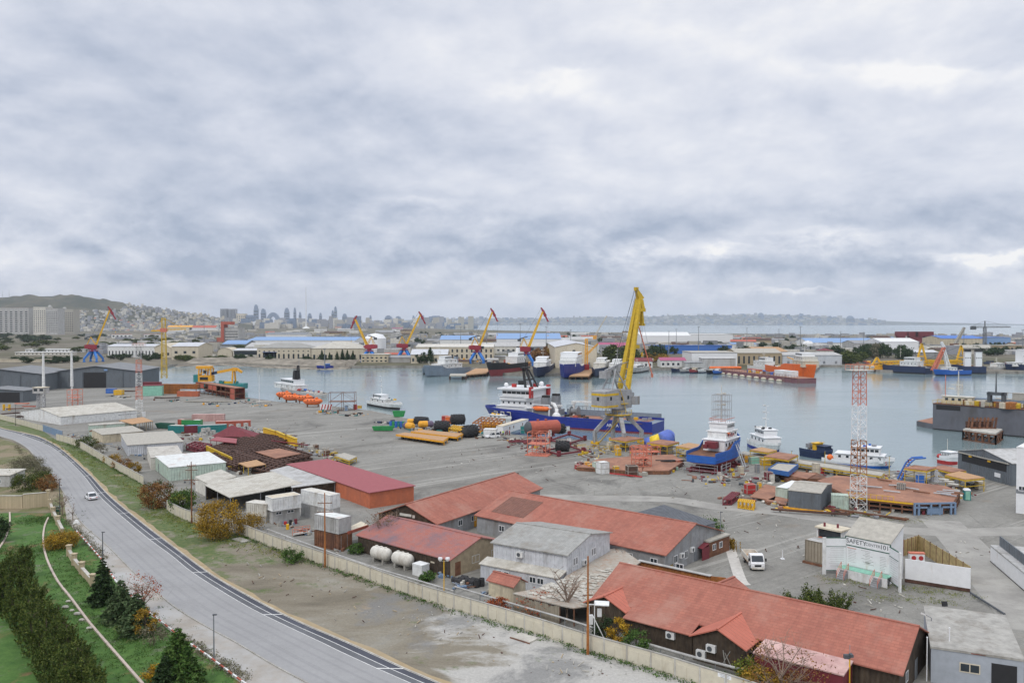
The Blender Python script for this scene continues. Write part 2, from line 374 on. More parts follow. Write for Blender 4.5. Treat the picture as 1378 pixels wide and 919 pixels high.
# ================= camera, sky, light, haze =================
cam = bpy.data.objects.new('camera', bpy.data.cameras.new('camera')); COL.objects.link(cam); S.camera = cam
cam.location = (0,0,CH); cam.rotation_euler = (math.pi/2-PITCH, 0, 0)
cam.data.lens = F/1378*36; cam.data.clip_start = .5; cam.data.clip_end = 60000
SUN_EL, SUN_AZ = R(48), R(215)      # azimuth clockwise from +Y
def make_world():
 w = bpy.data.worlds.new('World'); S.world = w; w.use_nodes = True; nt = w.node_tree; L = nt.links
 bg = nt.nodes['Background']; tc = nn(nt, 'ShaderNodeTexCoord'); d = tc.outputs['Generated']
 sky = nn(nt, 'ShaderNodeTexSky', sky_type='NISHITA', sun_disc=False, sun_elevation=SUN_EL, sun_rotation=SUN_AZ)
 sx = nn(nt, 'ShaderNodeSeparateXYZ'); L.new(d, sx.inputs[0])
 def mth(op, a, b=None, c=None):
  m = nn(nt, 'ShaderNodeMath', operation=op)
  for i, v in enumerate((a, b, c)):
   if v is None: continue
   if hasattr(v, 'is_linked'): L.new(v, m.inputs[i])
   else: m.inputs[i].default_value = v
  return m.outputs[0]
 z = mth('MAXIMUM', sx.outputs[2], 0.0); zz = mth('ADD', z, .30)
 cx = nn(nt, 'ShaderNodeCombineXYZ'); L.new(mth('DIVIDE', sx.outputs[0], zz), cx.inputs[0]); L.new(mth('DIVIDE', sx.outputs[1], zz), cx.inputs[1])
 p = cx.outputs[0]
 def vec_off(v_, dz):
  a_ = nn(nt, 'ShaderNodeVectorMath', operation='ADD'); L.new(v_, a_.inputs[0]); a_.inputs[1].default_value = dz; return a_.outputs[0]
 big = noise(nt, mapping(nt, p, (1.2,1.1,1), loc=(3.1,1.7,0)), 1, 7, .55, .15)       # broad decks
 pm = mapping(nt, p, (2.8,2.6,1), loc=(7.3,2.2,0))
 mid = noise(nt, pm, 1, 8, .55, .12); mid2 = noise(nt, vec_off(pm, (.06,-.16,0)), 1, 8, .55, .12)
 lm = mapping(nt, d, (3.4,3.4,9.5), loc=(1.3,.4,1.95))
 low = noise(nt, lm, 1, 7, .52, .1)                                              # low banks stretched along the horizon
 qm = mapping(nt, d, (9,9,17), loc=(4.9,1.1,3.3))
 puff = noise(nt, qm, 1, 9, .6, .15); puff2 = noise(nt, vec_off(qm, (-.06,0,.3)), 1, 8, .54, .12)
 v = mth('MULTIPLY_ADD', mth('SUBTRACT', big, .5), 1.25, .56)
 v = mth('MULTIPLY_ADD', mth('SUBTRACT', mid, .5), .62, v)
 v = mth('MULTIPLY_ADD', mth('SUBTRACT', mid, mid2), 1.0, v)
 lw = nn(nt, 'ShaderNodeMapRange', interpolation_type='SMOOTHSTEP'); L.new(z, lw.inputs[0]); lw.inputs[1].default_value = .21; lw.inputs[2].default_value = .08
 lo = mth('MULTIPLY_ADD', mth('SUBTRACT', low, .5), 1.7, .44); lo = mth('MULTIPLY_ADD', mth('SUBTRACT', puff, .5), .7, lo)
 lo = mth('MULTIPLY_ADD', mth('SUBTRACT', puff, puff2), 1.15, lo)
 v = mth('ADD', mth('MULTIPLY', v, mth('SUBTRACT', 1.0, lw.outputs[0])), mth('MULTIPLY', lo, lw.outputs[0]))
 up = nn(nt, 'ShaderNodeMapRange', interpolation_type='SMOOTHSTEP'); L.new(z, up.inputs[0]); up.inputs[1].default_value = .04; up.inputs[2].default_value = .30
 up.inputs[3].default_value = -.04; up.inputs[4].default_value = .10
 v = mth('ADD', v, up.outputs[0])
 bd = nn(nt, 'ShaderNodeMapRange', interpolation_type='SMOOTHSTEP'); L.new(mth('ABSOLUTE', mth('SUBTRACT', z, .085)), bd.inputs[0]); bd.inputs[1].default_value = .055; bd.inputs[2].default_value = .0
 v = mth('MULTIPLY_ADD', mth('MULTIPLY', bd.outputs[0], low), -.12, v)
 v = mth('MULTIPLY_ADD', sx.outputs[0], .16, v)
 uu = mth('DIVIDE', sx.outputs[0], mth('MAXIMUM', sx.outputs[1], .01)); ww = mth('DIVIDE', sx.outputs[2], mth('MAXIMUM', sx.outputs[1], .01))
 jit = mth('MULTIPLY', mth('SUBTRACT', puff, .5), .11)
 for u0, w0, su, sw, k_ in ((.335,.036,.055,.006,.36),(.60,.088,.09,.012,.42),(.40,.112,.075,.018,.34),(.255,.094,.045,.013,.30),(.16,.090,.05,.012,.26),(-.12,.145,.07,.018,.22),(.06,.30,.05,.025,.25),(.52,.31,.16,.03,.25)):
  a_ = mth('DIVIDE', mth('SUBTRACT', mth('ADD', uu, jit), u0), su); b_ = mth('DIVIDE', mth('SUBTRACT', mth('ADD', ww, mth('MULTIPLY', jit, .8)), w0), sw)
  b_ = mth('MULTIPLY', b_, mth('ADD', 1.0, mth('MULTIPLY', mth('GREATER_THAN', b_, 0.0), 1.8)))      # flat soft bases, firmer tops
  v = mth('MULTIPLY_ADD', mth('POWER', 2.718, mth('MULTIPLY', mth('ADD', mth('MULTIPLY', a_, a_), mth('MULTIPLY', b_, b_)), -1.0)), mth('MULTIPLY', mth('MULTIPLY_ADD', puff, 2.4, .2), k_), v)
 c = ramp(nt, v, [(.10, (.40,.465,.595)), (.34, (.56,.61,.725)), (.56, (.70,.735,.83)), (.78, (.82,.84,.905)), (1.0, (.97,.965,.97))])
 hz = nn(nt, 'ShaderNodeMapRange', interpolation_type='SMOOTHSTEP'); L.new(z, hz.inputs[0]); hz.inputs[1].default_value = .06; hz.inputs[2].default_value = 0.0
 hz.inputs[4].default_value = .6
 c = mixc(nt, c, (.62,.645,.73), hz.outputs[0])
 zen = nn(nt, 'ShaderNodeMapRange', interpolation_type='SMOOTHSTEP'); L.new(z, zen.inputs[0]); zen.inputs[1].default_value = .38; zen.inputs[2].default_value = .95
 zen.inputs[3].default_value = 10.0; zen.inputs[4].default_value = 17.5
 sc_ = nn(nt, 'ShaderNodeVectorMath', operation='SCALE'); L.new(c, sc_.inputs[0]); L.new(zen.outputs[0], sc_.inputs['Scale'])
 out = mixc(nt, sky.outputs[0], sc_.outputs[0], .95)
 L.new(out, bg.inputs[0]); bg.inputs[1].default_value = .1
make_world()
sun = bpy.data.objects.new('sun', bpy.data.lights.new('sun', 'SUN')); COL.objects.link(sun)
sun.data.energy = 1.25; sun.data.angle = R(14); sun.data.color = (1, .95, .88)
sd = Vector((math.sin(SUN_AZ)*math.cos(SUN_EL), math.cos(SUN_AZ)*math.cos(SUN_EL), math.sin(SUN_EL)))
sun.rotation_euler = (-sd).to_track_quat('-Z', 'Y').to_euler(); sun.location = (0, -50, 300)
S.view_settings.view_transform = 'Standard'; S.view_settings.look = 'None'; S.view_settings.exposure = 0; S.view_settings.gamma = 1
S.render.engine = 'CYCLES'; S.cycles.max_bounces = 5; S.cycles.diffuse_bounces = 2; S.cycles.glossy_bounces = 2; S.cycles.transparent_max_bounces = 8
S.cycles.volume_bounces = 1; S.cycles.use_denoising = True; S.cycles.caustics_reflective = False; S.cycles.caustics_refractive = False
S.cycles.sample_clamp_indirect = 4
hm = bpy.data.materials.new('haze'); hm.use_nodes = True; nt = hm.node_tree; nt.nodes.clear()
pv = nn(nt, 'ShaderNodeVolumePrincipled'); pv.inputs['Color'].default_value = (.80,.875,.985,1); pv.inputs['Density'].default_value = 4.2e-5; pv.inputs['Anisotropy'].default_value = 0.0
ot = nn(nt, 'ShaderNodeOutputMaterial'); nt.links.new(pv.outputs[0], ot.inputs['Volume'])
hz = struct(MB().box(-16000, 16000, -600, 17500, -4, 290).build('haze', hm), 'stuff')
# ================= ground =================
QUAY_NEAR = [G(*p) for p in [(1750,560),(1500,588),(1390,604),(1290,626),(1235,634),(1190,634),(1105,621),(1050,616),(1000,611),(905,600),(800,593),(745,590),(690,585),(640,578),(590,570),(540,562),(500,553),(440,546),(375,541),(330,535),(262,527),(205,519)]]
QUAY_FAR = [G(*p, -2) for p in [(196,511),(203,500),(232,493),(300,491),(360,494),(430,496.5),(470,495.5),(540,495),(575,496),(640,498),(662,505),(700,506),(790,506),(838,505),(850,500),(905,498),(972,497),(1000,503),(1060,507),(1098,500),(1104,494),(1160,495),(1180,501),(1260,503),(1378,503),(1560,503),(1750,500)]]
far_edge = [Vector(p+(0,)) for p in [(1700,1100),(2400,1500),(1900,1900),(1500,2250),(900,2700),(300,3200),(-400,4700),(-1000,7600),(-2300,10500),(-5200,13800),(-15000,14500),(-15000,-400),(15000*.06,-400),(700,-60),(560,150)]]
outline = QUAY_NEAR+QUAY_FAR+far_edge
def ground_mat():
 m, nt, b, tc = base_mat('far_ground'); o = tc.outputs['Object']
 n = noise(nt, mapping(nt, o, (.006,.0022,1)), 1, 7, .62)
 c = ramp(nt, n, [(.3,(.045,.05,.02)), (.42,(.11,.105,.05)), (.52,(.165,.145,.10)), (.66,(.225,.2,.155)), (.8,(.15,.145,.125))])
 c = mixc(nt, c, ramp(nt, noise(nt, o, .06, 5), [(.35,(.4,.4,.36)), (.65,(1,1,1))]), .8, 'MULTIPLY')
 nt.links.new(c, b.inputs['Base Color']); b.inputs['Roughness'].default_value = .95; return m
sheet('ground', outline, ground_mat(), 0.0)
def yard_mat():
 m, nt, b, tc = base_mat('yard_gravel'); o = tc.outputs['Object']
 rot = mapping(nt, o, (1,1,1), (0,0,R(-39)))
 n1 = noise(nt, mapping(nt, rot, (.022,.06,1)), 1, 9, .66, .6)
 c = ramp(nt, n1, [(.28,(.125,.121,.105)), (.45,(.215,.209,.188)), (.58,(.255,.25,.227)), (.72,(.32,.312,.283))])
 def layer(c, col, vec, s_, lo, hi, k, d=7, r_=.7, ds=1.0): return mixc(nt, c, col, ramp(nt, noise(nt, vec, s_, d, r_, ds), [(lo,0), (hi,k)]))
 c = layer(c, (.10,.097,.088), mapping(nt, o, (.05,.03,1), (0,0,R(-70))), 1, .55, .68, .75)          # damp and oil
 c = layer(c, (.43,.42,.385), mapping(nt, rot, (.012,.35,1)), 1, .56, .66, .5, 5)                      # worn wheel tracks
 c = layer(c, (.15,.145,.13), mapping(nt, rot, (.014,.6,1), loc=(4,2,0)), 1, .58, .66, .6, 5, .65, .5)
 c = layer(c, (.24,.175,.115), mapping(nt, o, loc=(7,3,0)), .05, .58, .70, .5)                         # rust dust
 c = layer(c, (.07,.07,.068), mapping(nt, o, loc=(1,9,0)), .16, .66, .74, .7, 5, .6, .4)
 vo = nn(nt, 'ShaderNodeTexVoronoi', feature='DISTANCE_TO_EDGE'); nt.links.new(mapping(nt, rot, (.11,.11,1)), vo.inputs[0]); vo.inputs['Scale'].default_value = 1
 cr = ramp(nt, vo.outputs[0], [(0,1.0), (.012,0)]); ck = mixc(nt, (0,0,0), cr, ramp(nt, noise(nt, o, .03, 3), [(.48,0), (.56,.5)])); c = mixc(nt, c, (.12,.118,.11), ck)
 c = mixc(nt, c, ramp(nt, noise(nt, o, .7, 6, .8), [(.3,(.74,.74,.74)), (.7,(1.22,1.21,1.19))]), .75, 'MULTIPLY')
 c = mixc(nt, c, ramp(nt, noise(nt, o, 3.2, 3, .8), [(.3,(.72,.72,.72)), (.7,(1.22,1.22,1.22))]), .65, 'MULTIPLY')
 nt.links.new(c, b.inputs['Base Color']); b.inputs['Roughness'].default_value = .92; return m
WALLPX = [(-60,548),(0,563),(58,580),(76,592),(103,600),(150,628),(193,651),(225,686),(258,702),(323,719),(367,736),(430,758),(477,773),(508,785),(567,806),(630,825),(697,845),(738,858),(783,873),(830,887),(890,904),(933,918),(1010,943),(1120,985)]
WALLG = [G(*p) for p in WALLPX]
sheet('yard_ground', [G(-700,520)]+[G(-500,500), G(190,511)]+QUAY_NEAR[::-1]+[Vector((560,150,0)), Vector((300,-60,0)), Vector((40,40,0))]+WALLG[::-1]+[G(-700,540)], yard_mat(), .004)
# paler compacted track across the yard and the flagged footpath
def strip(name, pts, m, z, wid=None, other=None, n=6):
 if other is None:
  c = smooth_line(pts, n); l, r_ = [], []
  for i, p in enumerate(c):
   a, q = c[max(0,i-1)], c[min(len(c)-1,i+1)]; d = Vector((q[0]-a[0], q[1]-a[1], 0)).normalized()
   l.append((p[0]-d.y*wid/2, p[1]+d.x*wid/2)); r_.append((p[0]+d.y*wid/2, p[1]-d.x*wid/2))
 else: l, r_ = smooth_line(pts, n), smooth_line(other, n)
 k = min(len(l), len(r_)); b = MB()
 vs = [(p[0],p[1],z) for p in l[:k]]+[(p[0],p[1],z) for p in r_[:k]]
 fs = []
 for i in range(k-1):
  f = (i, k+i, k+i+1, i+1); A_, B_, C_ = (Vector(vs[j]) for j in f[:3])
  fs.append(f if (B_-A_).cross(C_-A_).z > 0 else f[::-1])
 b.add(vs, fs); return b.build(name, m)
trk = mat('track_dust', (.34,.33,.30), .95, .14, .08, stain=(.26,.25,.23), sf=.5, ss=.2)
struct(strip('dust_track', [G(*p) for p in [(700,668),(800,670),(900,672),(960,681),(1040,688),(1110,698),(1200,712),(1300,716),(1420,712)]], trk, .009, 5.5))
struct(strip('footpath', [G(*p) for p in [(978,724),(986,748),(996,778),(1003,787)]], mat('path_conc', (.52,.5,.46), .9, .15, 1.5), .012, 1.7))
struct(strip('side_track', [G(*p) for p in [(1265,700),(1300,735),(1345,790),(1400,850)]], trk, .0105, 7))
# road, cycle lanes, verge
RL = [(-90,552),(-40,570),(0,587),(18.5,592.6),(37,603.5),(49,617.7),(57,629.6),(72,643),(85,661.7),(100,690),(113,706.7),(143,733),(167,757),(183,773),(213,798.5),(238,819),(283,846),(317,864),(367,894),(412,918),(480,956),(600,1020)]
LI = [(-120,547),(-60,560),(0,577),(12,580.6),(25,584),(43.5,590.5),(65,599),(82.7,611),(98,625),(113,641),(131.7,665),(150,683),(171.7,701.7),(200,725),(229.7,746.7),(253,766),(283,786),(333,816),(383,841),(430,863),(450,873),(500,896),(550,918),(640,957),(780,1015)]
LO = [(-110,545),(-50,557),(-2,575),(19.6,580.2),(49,587),(67.5,595.4),(82.7,605),(98,618),(117.5,636),(124,642),(148,668),(188,701),(229.7,733),(274,766),(300,782.7),(341.7,806),(383,827.7),(430,849),(450,857),(500,879),(541.7,898.5),(588,918),(690,962),(830,1022)]
def resample(px, n):
 c = smooth_line([G(*p) for p in px], 8); d = [0]
 for a, b in zip(c, c[1:]): d.append(d[-1]+math.dist(a, b))
 out = []; j = 0
 for i in range(n):
  t = d[-1]*i/(n-1)
  while j < len(c)-2 and d[j+1] < t: j += 1
  f = (t-d[j])/max(1e-6, d[j+1]-d[j]); out.append((c[j][0]+(c[j+1][0]-c[j][0])*f, c[j][1]+(c[j+1][1]-c[j][1])*f))
 return out
NR = 120
rl, li, lo = resample(RL, NR), resample(LI, NR), resample(LO, NR)
def near_on(line, p): return min(line, key=lambda q: (q[0]-p[0])**2+(q[1]-p[1])**2)
def asphalt(name, col, var, patch):
 m, nt, b, tc = base_mat(name); o = tc.outputs['Object']
 c = ramp(nt, noise(nt, mapping(nt, o, (.13,.13,1)), 1, 6, .6, .5), [(.3, mul(col,1-var)), (.7, mul(col,1+var))])
 c = mixc(nt, c, patch, ramp(nt, noise(nt, o, .16, 6, .7, .6), [(.56,0), (.68,.75)]))
 vo = nn(nt, 'ShaderNodeTexVoronoi', feature='DISTANCE_TO_EDGE'); nt.links.new(mapping(nt, o, (.16,.16,1)), vo.inputs[0]); vo.inputs['Scale'].default_value = 1
 c = mixc(nt, c, mul(col,.62), mixc(nt, (0,0,0), ramp(nt, vo.outputs[0], [(0,.9), (.008,0)]), ramp(nt, noise(nt, o, .05, 3), [(.5,0), (.58,.6)])))
 c = mixc(nt, c, ramp(nt, noise(nt, o, 1.4, 6, .8), [(.3,(.9,.9,.9)), (.7,(1.08,1.08,1.08))]), .8, 'MULTIPLY')
 nt.links.new(c, b.inputs['Base Color']); b.inputs['Roughness'].default_value = .85; return m
def band(name, a, b_, m, z):
 k = len(a); mb = MB(); mb.add([(p[0],p[1],z) for p in a]+[(p[0],p[1],z) for p in b_], [])
 for i in range(k-1):
  f = (i, k+i, k+i+1, i+1); A_, B_, C_ = (Vector(mb.v[j]) for j in f[:3])
  if (B_-A_).cross(C_-A_).z < 0: f = f[::-1]
  mb.f.append(f); mb.m.append(0)
 return struct(mb.build(name, m))
def off_(a, b, t): return [(p[0]+(q[0]-p[0])*t, p[1]+(q[1]-p[1])*t) for p, q in zip(a, b)]
rl2 = [near_on(rl, p) for p in li]
band('road', rl2, li, asphalt('road_asphalt', (.30,.30,.30), .07, (.265,.265,.265)), .012)
seam = asphalt('road_seam', (.25,.25,.25), .1, (.28,.28,.28))
for t0 in (.42, ): band('road_seam', off_(rl2, li, t0), off_(rl2, li, t0+.010), seam, .0155)
for t0 in (.2,.36,.62,.78): band('tyre_track', off_(rl2, li, t0), off_(rl2, li, t0+.05), asphalt('road_tyre', (.275,.275,.277), .07, (.30,.30,.30)), .0145)
band('cycle_lane', li, lo, asphalt('lane_asphalt', (.062,.067,.085), .2, (.13,.14,.155)), .016)
def off(a, b, t): return [(p[0]+(q[0]-p[0])*t, p[1]+(q[1]-p[1])*t) for p, q in zip(a, b)]
lw = P('line_white')
for t0, t1 in ((0,.045), (.47,.515), (.955,1.0)): band('lane_marking', off(li,lo,t0), off(li,lo,t1), lw, .021)
band('lane_patch', off(li,lo,.05), off(li,lo,.465), asphalt('lane_asphalt_worn', (.12,.125,.135), .2, (.18,.185,.19)), .0185)
for i in range(6, NR-4, 7):
 b = MB(); a, c = Vector((*li[i],0)), Vector((*lo[i],0)); d = (c-a).normalized(); t = Vector((-d.y,d.x,0))*.09
 b.add([(*(a-t)[:2],.025),(*(c-t)[:2],.025),(*(c+t)[:2],.025),(*(a+t)[:2],.025)], [(0,1,2,3)]); struct(b.build('lane_tick', lw))
def verge_mat():
 m, nt, b, tc = base_mat('verge_dirt'); o = tc.outputs['Object']
 c = ramp(nt, noise(nt, mapping(nt, o, (.07,.16,1), (0,0,R(39))), 1, 7, .66, .5), [(.28,(.12,.105,.078)), (.42,(.19,.165,.12)), (.55,(.235,.21,.16)), (.7,(.29,.275,.23))])
 # broken concrete towards the right, weeds towards the left
 sx = nn(nt, 'ShaderNodeSeparateXYZ'); nt.links.new(o, sx.inputs[0])
 def rng(a, b_):
  r_ = nn(nt, 'ShaderNodeMapRange', interpolation_type='SMOOTHSTEP'); nt.links.new(sx.outputs[0], r_.inputs[0]); r_.inputs[1].default_value = a; r_.inputs[2].default_value = b_; return r_.outputs[0]
 nb = noise(nt, mapping(nt, o, (.06,.13,1), (0,0,R(39))), 1, 8, .62, .4)
 def add(a, b_, k):
  m_ = nn(nt, 'ShaderNodeMath', operation='MULTIPLY_ADD'); nt.links.new(b_, m_.inputs[0]); m_.inputs[1].default_value = k; nt.links.new(a, m_.inputs[2]); return m_.outputs[0]
 c = mixc(nt, c, (.46,.45,.42), ramp(nt, add(nb, rng(-22,4), .34), [(.66,0), (.74,.9)]))
 c = mixc(nt, c, (.19,.19,.185), ramp(nt, add(noise(nt, o, .09, 7, .7, .3), rng(-34,-16), .16), [(.66,0), (.76,.75)]))
 ng = noise(nt, o, .15, 8, .74)
 gr = ramp(nt, add(ng, rng(-22,-62), .22), [(.60,0), (.70,.95)])
 c = mixc(nt, c, ramp(nt, noise(nt, o, 1.1, 4), [(.3,(.05,.105,.02)), (.7,(.14,.165,.055))]), gr)
 c = mixc(nt, c, (.36,.27,.16), ramp(nt, noise(nt, mapping(nt, o, loc=(9,3,0)), .11, 6, .66), [(.62,0), (.7,.6)]))
 c = mixc(nt, c, (.5,.49,.465), ramp(nt, noise(nt, mapping(nt, o, (.5,1,1), (0,0,R(30))), .5, 5, .7), [(.7,0), (.74,.8)]))
 c = mixc(nt, c, ramp(nt, noise(nt, o, 3, 3, .8), [(.3,(.7,.7,.7)), (.7,(1.15,1.15,1.15))]), .7, 'MULTIPLY')
 nt.links.new(c, b.inputs['Base Color']); b.inputs['Roughness'].default_value = .95; return m
lod = resample(LO, 60)
sheet('verge', [tuple(p) for p in lod]+[(60,55),(60,80)]+[(p.x,p.y) for p in WALLG[::-1]], verge_mat(), .007)
sand = mat('sand_edge', (.37,.285,.17), .95, .2, .6, stain=(.3,.25,.17), sf=.45, ss=.3)
def offs(line, d):
 out = []
 for i, p in enumerate(line):
  a, q = line[max(0,i-1)], line[min(len(line)-1,i+1)]; t = Vector((q[0]-a[0], q[1]-a[1], 0)).normalized(); out.append((p[0]-t.y*d, p[1]+t.x*d))
 return out
band('sandy_edge', lo, [(p[0]+random.uniform(-.25,.25), p[1]+random.uniform(-.25,.25)) for p in offs(lo, .9)], sand, .010)
k_ = MB(); kb = offs(lo, .15); kb2 = offs(lo, .02)
for i in range(NR-1): k_.beam((*kb2[i],.06), (*kb2[i+1],.06), .13, .14)
struct(k_.build('kerb', 'pale_conc'))
# left of the road: pavement strip, hillside lawn
pav = mat('pavement', (.33,.3,.26), .9, .15, .4, stain=(.40,.40,.39), sf=.5, ss=.12)
def grass_mat(name, g1, g2, soil, lo_, hi_):
 m, nt, b, tc = base_mat(name); o = tc.outputs['Object']
 c = ramp(nt, noise(nt, o, .8, 6, .7), [(.3, g1), (.7, g2)])
 c = mixc(nt, c, soil, ramp(nt, noise(nt, mapping(nt, o, (.16,.1,1)), 1, 7, .66, .6), [(lo_,0), (hi_,.95)]))
 c = mixc(nt, c, (.2,.19,.15), ramp(nt, noise(nt, mapping(nt, o, loc=(5,8,0)), .3, 6, .7), [(.56,0), (.68,.7)]))
 c = mixc(nt, c, ramp(nt, noise(nt, o, 4, 3, .8), [(.3,(.6,.6,.6)), (.7,(1.25,1.25,1.25))]), .7, 'MULTIPLY')
 nt.links.new(c, b.inputs['Base Color']); b.inputs['Roughness'].default_value = .95; return m
lawn = grass_mat('lawn', (.036,.105,.014), (.09,.18,.032), (.21,.115,.06), .56, .66)
rough_g = grass_mat('rough_grass', (.09,.105,.035), (.17,.17,.07), (.25,.2,.13), .45, .6)
CURB = [(90,700),(103,716),(120,735),(137,755),(156,784),(178,805),(195,822),(217,839),(236,854),(255,868),(280,885),(325,919),(400,968)]
cw = smooth_line([G(*p) for p in CURB], 5)
sheet('pavement', [tuple(G(*p)[:2]) for p in [(84,662),(100,690),(113,706.7),(143,733),(167,757),(183,773),(213,798.5),(238,819),(283,846),(317,864),(367,894),(412,918),(480,956)]]+[tuple(p) for p in cw[::-1]], pav, .008)
sheet('lawn', [(-130,60),(-130,130)]+[tuple(G(*p)[:2]) for p in [(-60,690),(0,690),(68,690)]]+[tuple(p) for p in cw]+[(0,60)], lawn, .006)
sheet('rough_grass', [tuple(G(*p)[:2]) for p in [(-150,560),(-60,566),(0,590),(18,595),(37,606),(49,620),(57,632),(72,645),(84,662),(90,700),(68,689),(0,689),(-150,690)]], rough_g, .005)
kk = MB(); ke = rl
for i in range(NR-1): kk.beam((*offs(rl,.0)[i],.05) if False else (*ke[i],.05), (*ke[i+1],.05), .16, .12)
struct(kk.build('kerb', 'concrete'))
# ================= water and shore =================
def water_mat():
 m, nt, b, tc = base_mat('water'); o = tc.outputs['Object']
 b.inputs['Base Color'].default_value = (.055,.11,.105,1); b.inputs['IOR'].default_value = 1.33
 c = ramp(nt, noise(nt, mapping(nt, o, (.004,.012,1)), 1, 5), [(.3,(.17,.235,.245)), (.7,(.205,.27,.28))]); nt.links.new(c, b.inputs['Base Color'])
 r_ = ramp(nt, noise(nt, mapping(nt, o, (.004,.018,1)), 1, 6, .6, .8), [(.35,.07), (.65,.2)]); nt.links.new(r_, b.inputs['Roughness'])
 bp = nn(nt, 'ShaderNodeBump'); bp.inputs['Strength'].default_value = .3; bp.inputs['Distance'].default_value = .1
 n = nn(nt, 'ShaderNodeMath', operation='ADD'); nt.links.new(noise(nt, mapping(nt, o, (.7,1,1)), .8, 4, .6), n.inputs[0]); nt.links.new(noise(nt, o, .22, 3), n.inputs[1])
 nt.links.new(n.outputs[0], bp.inputs['Height']); nt.links.new(bp.outputs[0], b.inputs['Normal']); return m
sheet('water', [(-15500,-500),(15500,-500),(15500,14600),(-15500,14600)], water_mat(), -2.0)
q = MB()
for line in (QUAY_NEAR, QUAY_FAR):
 for a, b in zip(line, line[1:]):
  a, b = Vector((a.x,a.y,0)), Vector((b.x,b.y,0)); d = (b-a).normalized(); nrm = Vector((-d.y,d.x,0))*.35
  q.beam(a+Vector((0,0,-1.2)), b+Vector((0,0,-1.2)), .7, 2.6)
struct(q.build('quay_edge', mat('quay_conc', (.3,.28,.25), .9, .25, .4, stain=(.13,.12,.1), sf=.45, ss=.12)))
# rubble bank along the far left shore
bank = MB(); bl = [G(*p,-2) for p in [(232,494),(300,492),(360,495),(430,497.5),(470,496.5)]]; bl = smooth_line(bl, 12)
rows = []
for i, p in enumerate(bl):
 rows.append([(p[0]+random.uniform(-1,1), p[1]+j*13+random.uniform(-2,2), -2.1+j*1.5+random.uniform(-.3,.5)) for j in range(5)])
bank.loft(rows, cap=False, close=False); bank.f = [f[::-1] for f in bank.f]
struct(bank.build('shore_bank', mat('rubble', (.28,.25,.2), .95, .5, .12, stain=(.15,.13,.1), sf=.5, ss=.05, bump=.6)))
# ================= hills =================
def hill(name, prof, r0, r1, m, steps=14, amp=.05):
 b = MB(); us = np.linspace(prof[0][0], prof[-1][0], 90); hs = np.interp(us, [p[0] for p in prof], [p[1] for p in prof]); rows = []
 for k in range(steps+1):
  t = k/steps; r_ = r0+(r1-r0)*t; s_ = t*t*(3-2*t); row = []
  for u, py in zip(us, hs):
   top = CH+r1*(434-py)/F; z = max(-2.2, top*s_*(1+amp*math.sin(u*.11+k*1.3)+amp*.6*math.sin(u*.31+k*2.1)) if k < steps else top)
   row.append(((u-689)/F*r_, r_, z))
  rows.append(row)
 rows.append([(x*1.15, y*1.15, -2.2) for x, y, z in rows[-1]])
 b.loft(rows, cap=False, close=False); b.f = [f[::-1] for f in b.f]
 return struct(b.build(name, m, smooth=True)), us, hs
HILLP = [(-130,402),(-60,403),(0,400.5),(40,399),(98,398.5),(120,400),(138,404),(165,408),(180,411.5),(200,416),(235,420),(270,425),(292,429),(315,433.5),(340,437)]
HR0, HR1 = 3900, 5400
hmat = mat('hillside', (.095,.085,.05), .95, .35, .006, stain=(.03,.038,.02), sf=.55, ss=.004)
hill('hills', HILLP, HR0, HR1, hmat)
FARP = [(430,437.5),(500,434),(560,430),(640,428.5),(720,429),(800,427),(860,427),(900,425),(960,424),(1010,423.5),(1060,424),(1110,426),(1160,430),(1200,432.5),(1260,434.2),(1330,435.5),(1390,436.6)]
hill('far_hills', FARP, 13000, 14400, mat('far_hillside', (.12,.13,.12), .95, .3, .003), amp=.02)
def hill_z(u, r_):
 py = np.interp(u, [p[0] for p in HILLP], [p[1] for p in HILLP]); t = min(1, max(0, (r_-HR0)/(HR1-HR0)))
 return (CH+HR1*(434-py)/F)*t*t*(3-2*t)
# ================= boundary walls =================
def panel_wall(label, pts, h=1.95, seg=3.0, m='panel'):
 c = smooth_line(pts, 10); a0 = c[0]; r = thing('boundary_wall', label, 'wall', (a0[0], a0[1], 0)); d = [0]
 for a, b in zip(c, c[1:]): d.append(d[-1]+math.dist(a, b))
 n = max(1, round(d[-1]/seg)); P_ = []
 for i in range(n+1):
  t = d[-1]*i/n; j = max(k for k in range(len(d)) if d[k] <= t+1e-6); j = min(j, len(c)-2); f = (t-d[j])/max(1e-6, d[j+1]-d[j])
  P_.append(Vector((c[j][0]+(c[j+1][0]-c[j][0])*f-a0[0], c[j][1]+(c[j+1][1]-c[j][1])*f-a0[1], 0)))
 panels, posts, cap = MB(), MB(), MB()
 for i in range(n):
  a, b = P_[i], P_[i+1]; e = (b-a).normalized(); nr = Vector((e.y,-e.x,0)); dz = random.uniform(-.05,.05)
  panels.beam(a+e*.1+Vector((0,0,h/2)), b-e*.1+Vector((0,0,h/2+dz*0)), .14, h)
  for k in range(2):                 # raised field and shadow groove on each slab
   p0 = a.lerp(b, .06+.47*k)+nr*.08; p1 = a.lerp(b, .47+.47*k)+nr*.08
   panels.beam(p0+Vector((0,0,h*.44)), p1+Vector((0,0,h*.44)), .05, h*.68)
  cap.beam(a+Vector((0,0,h+.05)), b+Vector((0,0,h+.05)), .22, .1)
  posts.cbox(a+Vector((0,0,h/2)), .2, .2, h, math.atan2(e.y, e.x))
 panels.build('panel', m, r); posts.build('post', 'pale_conc', r); cap.build('coping', 'concrete', r)
 return r
wg = lambda *px: [G(*p) for p in px]
panel_wall('beige panel wall left of the blue gate beside the far bend of the road', wg((-60,549),(0,564),(30,572),(58,580)))
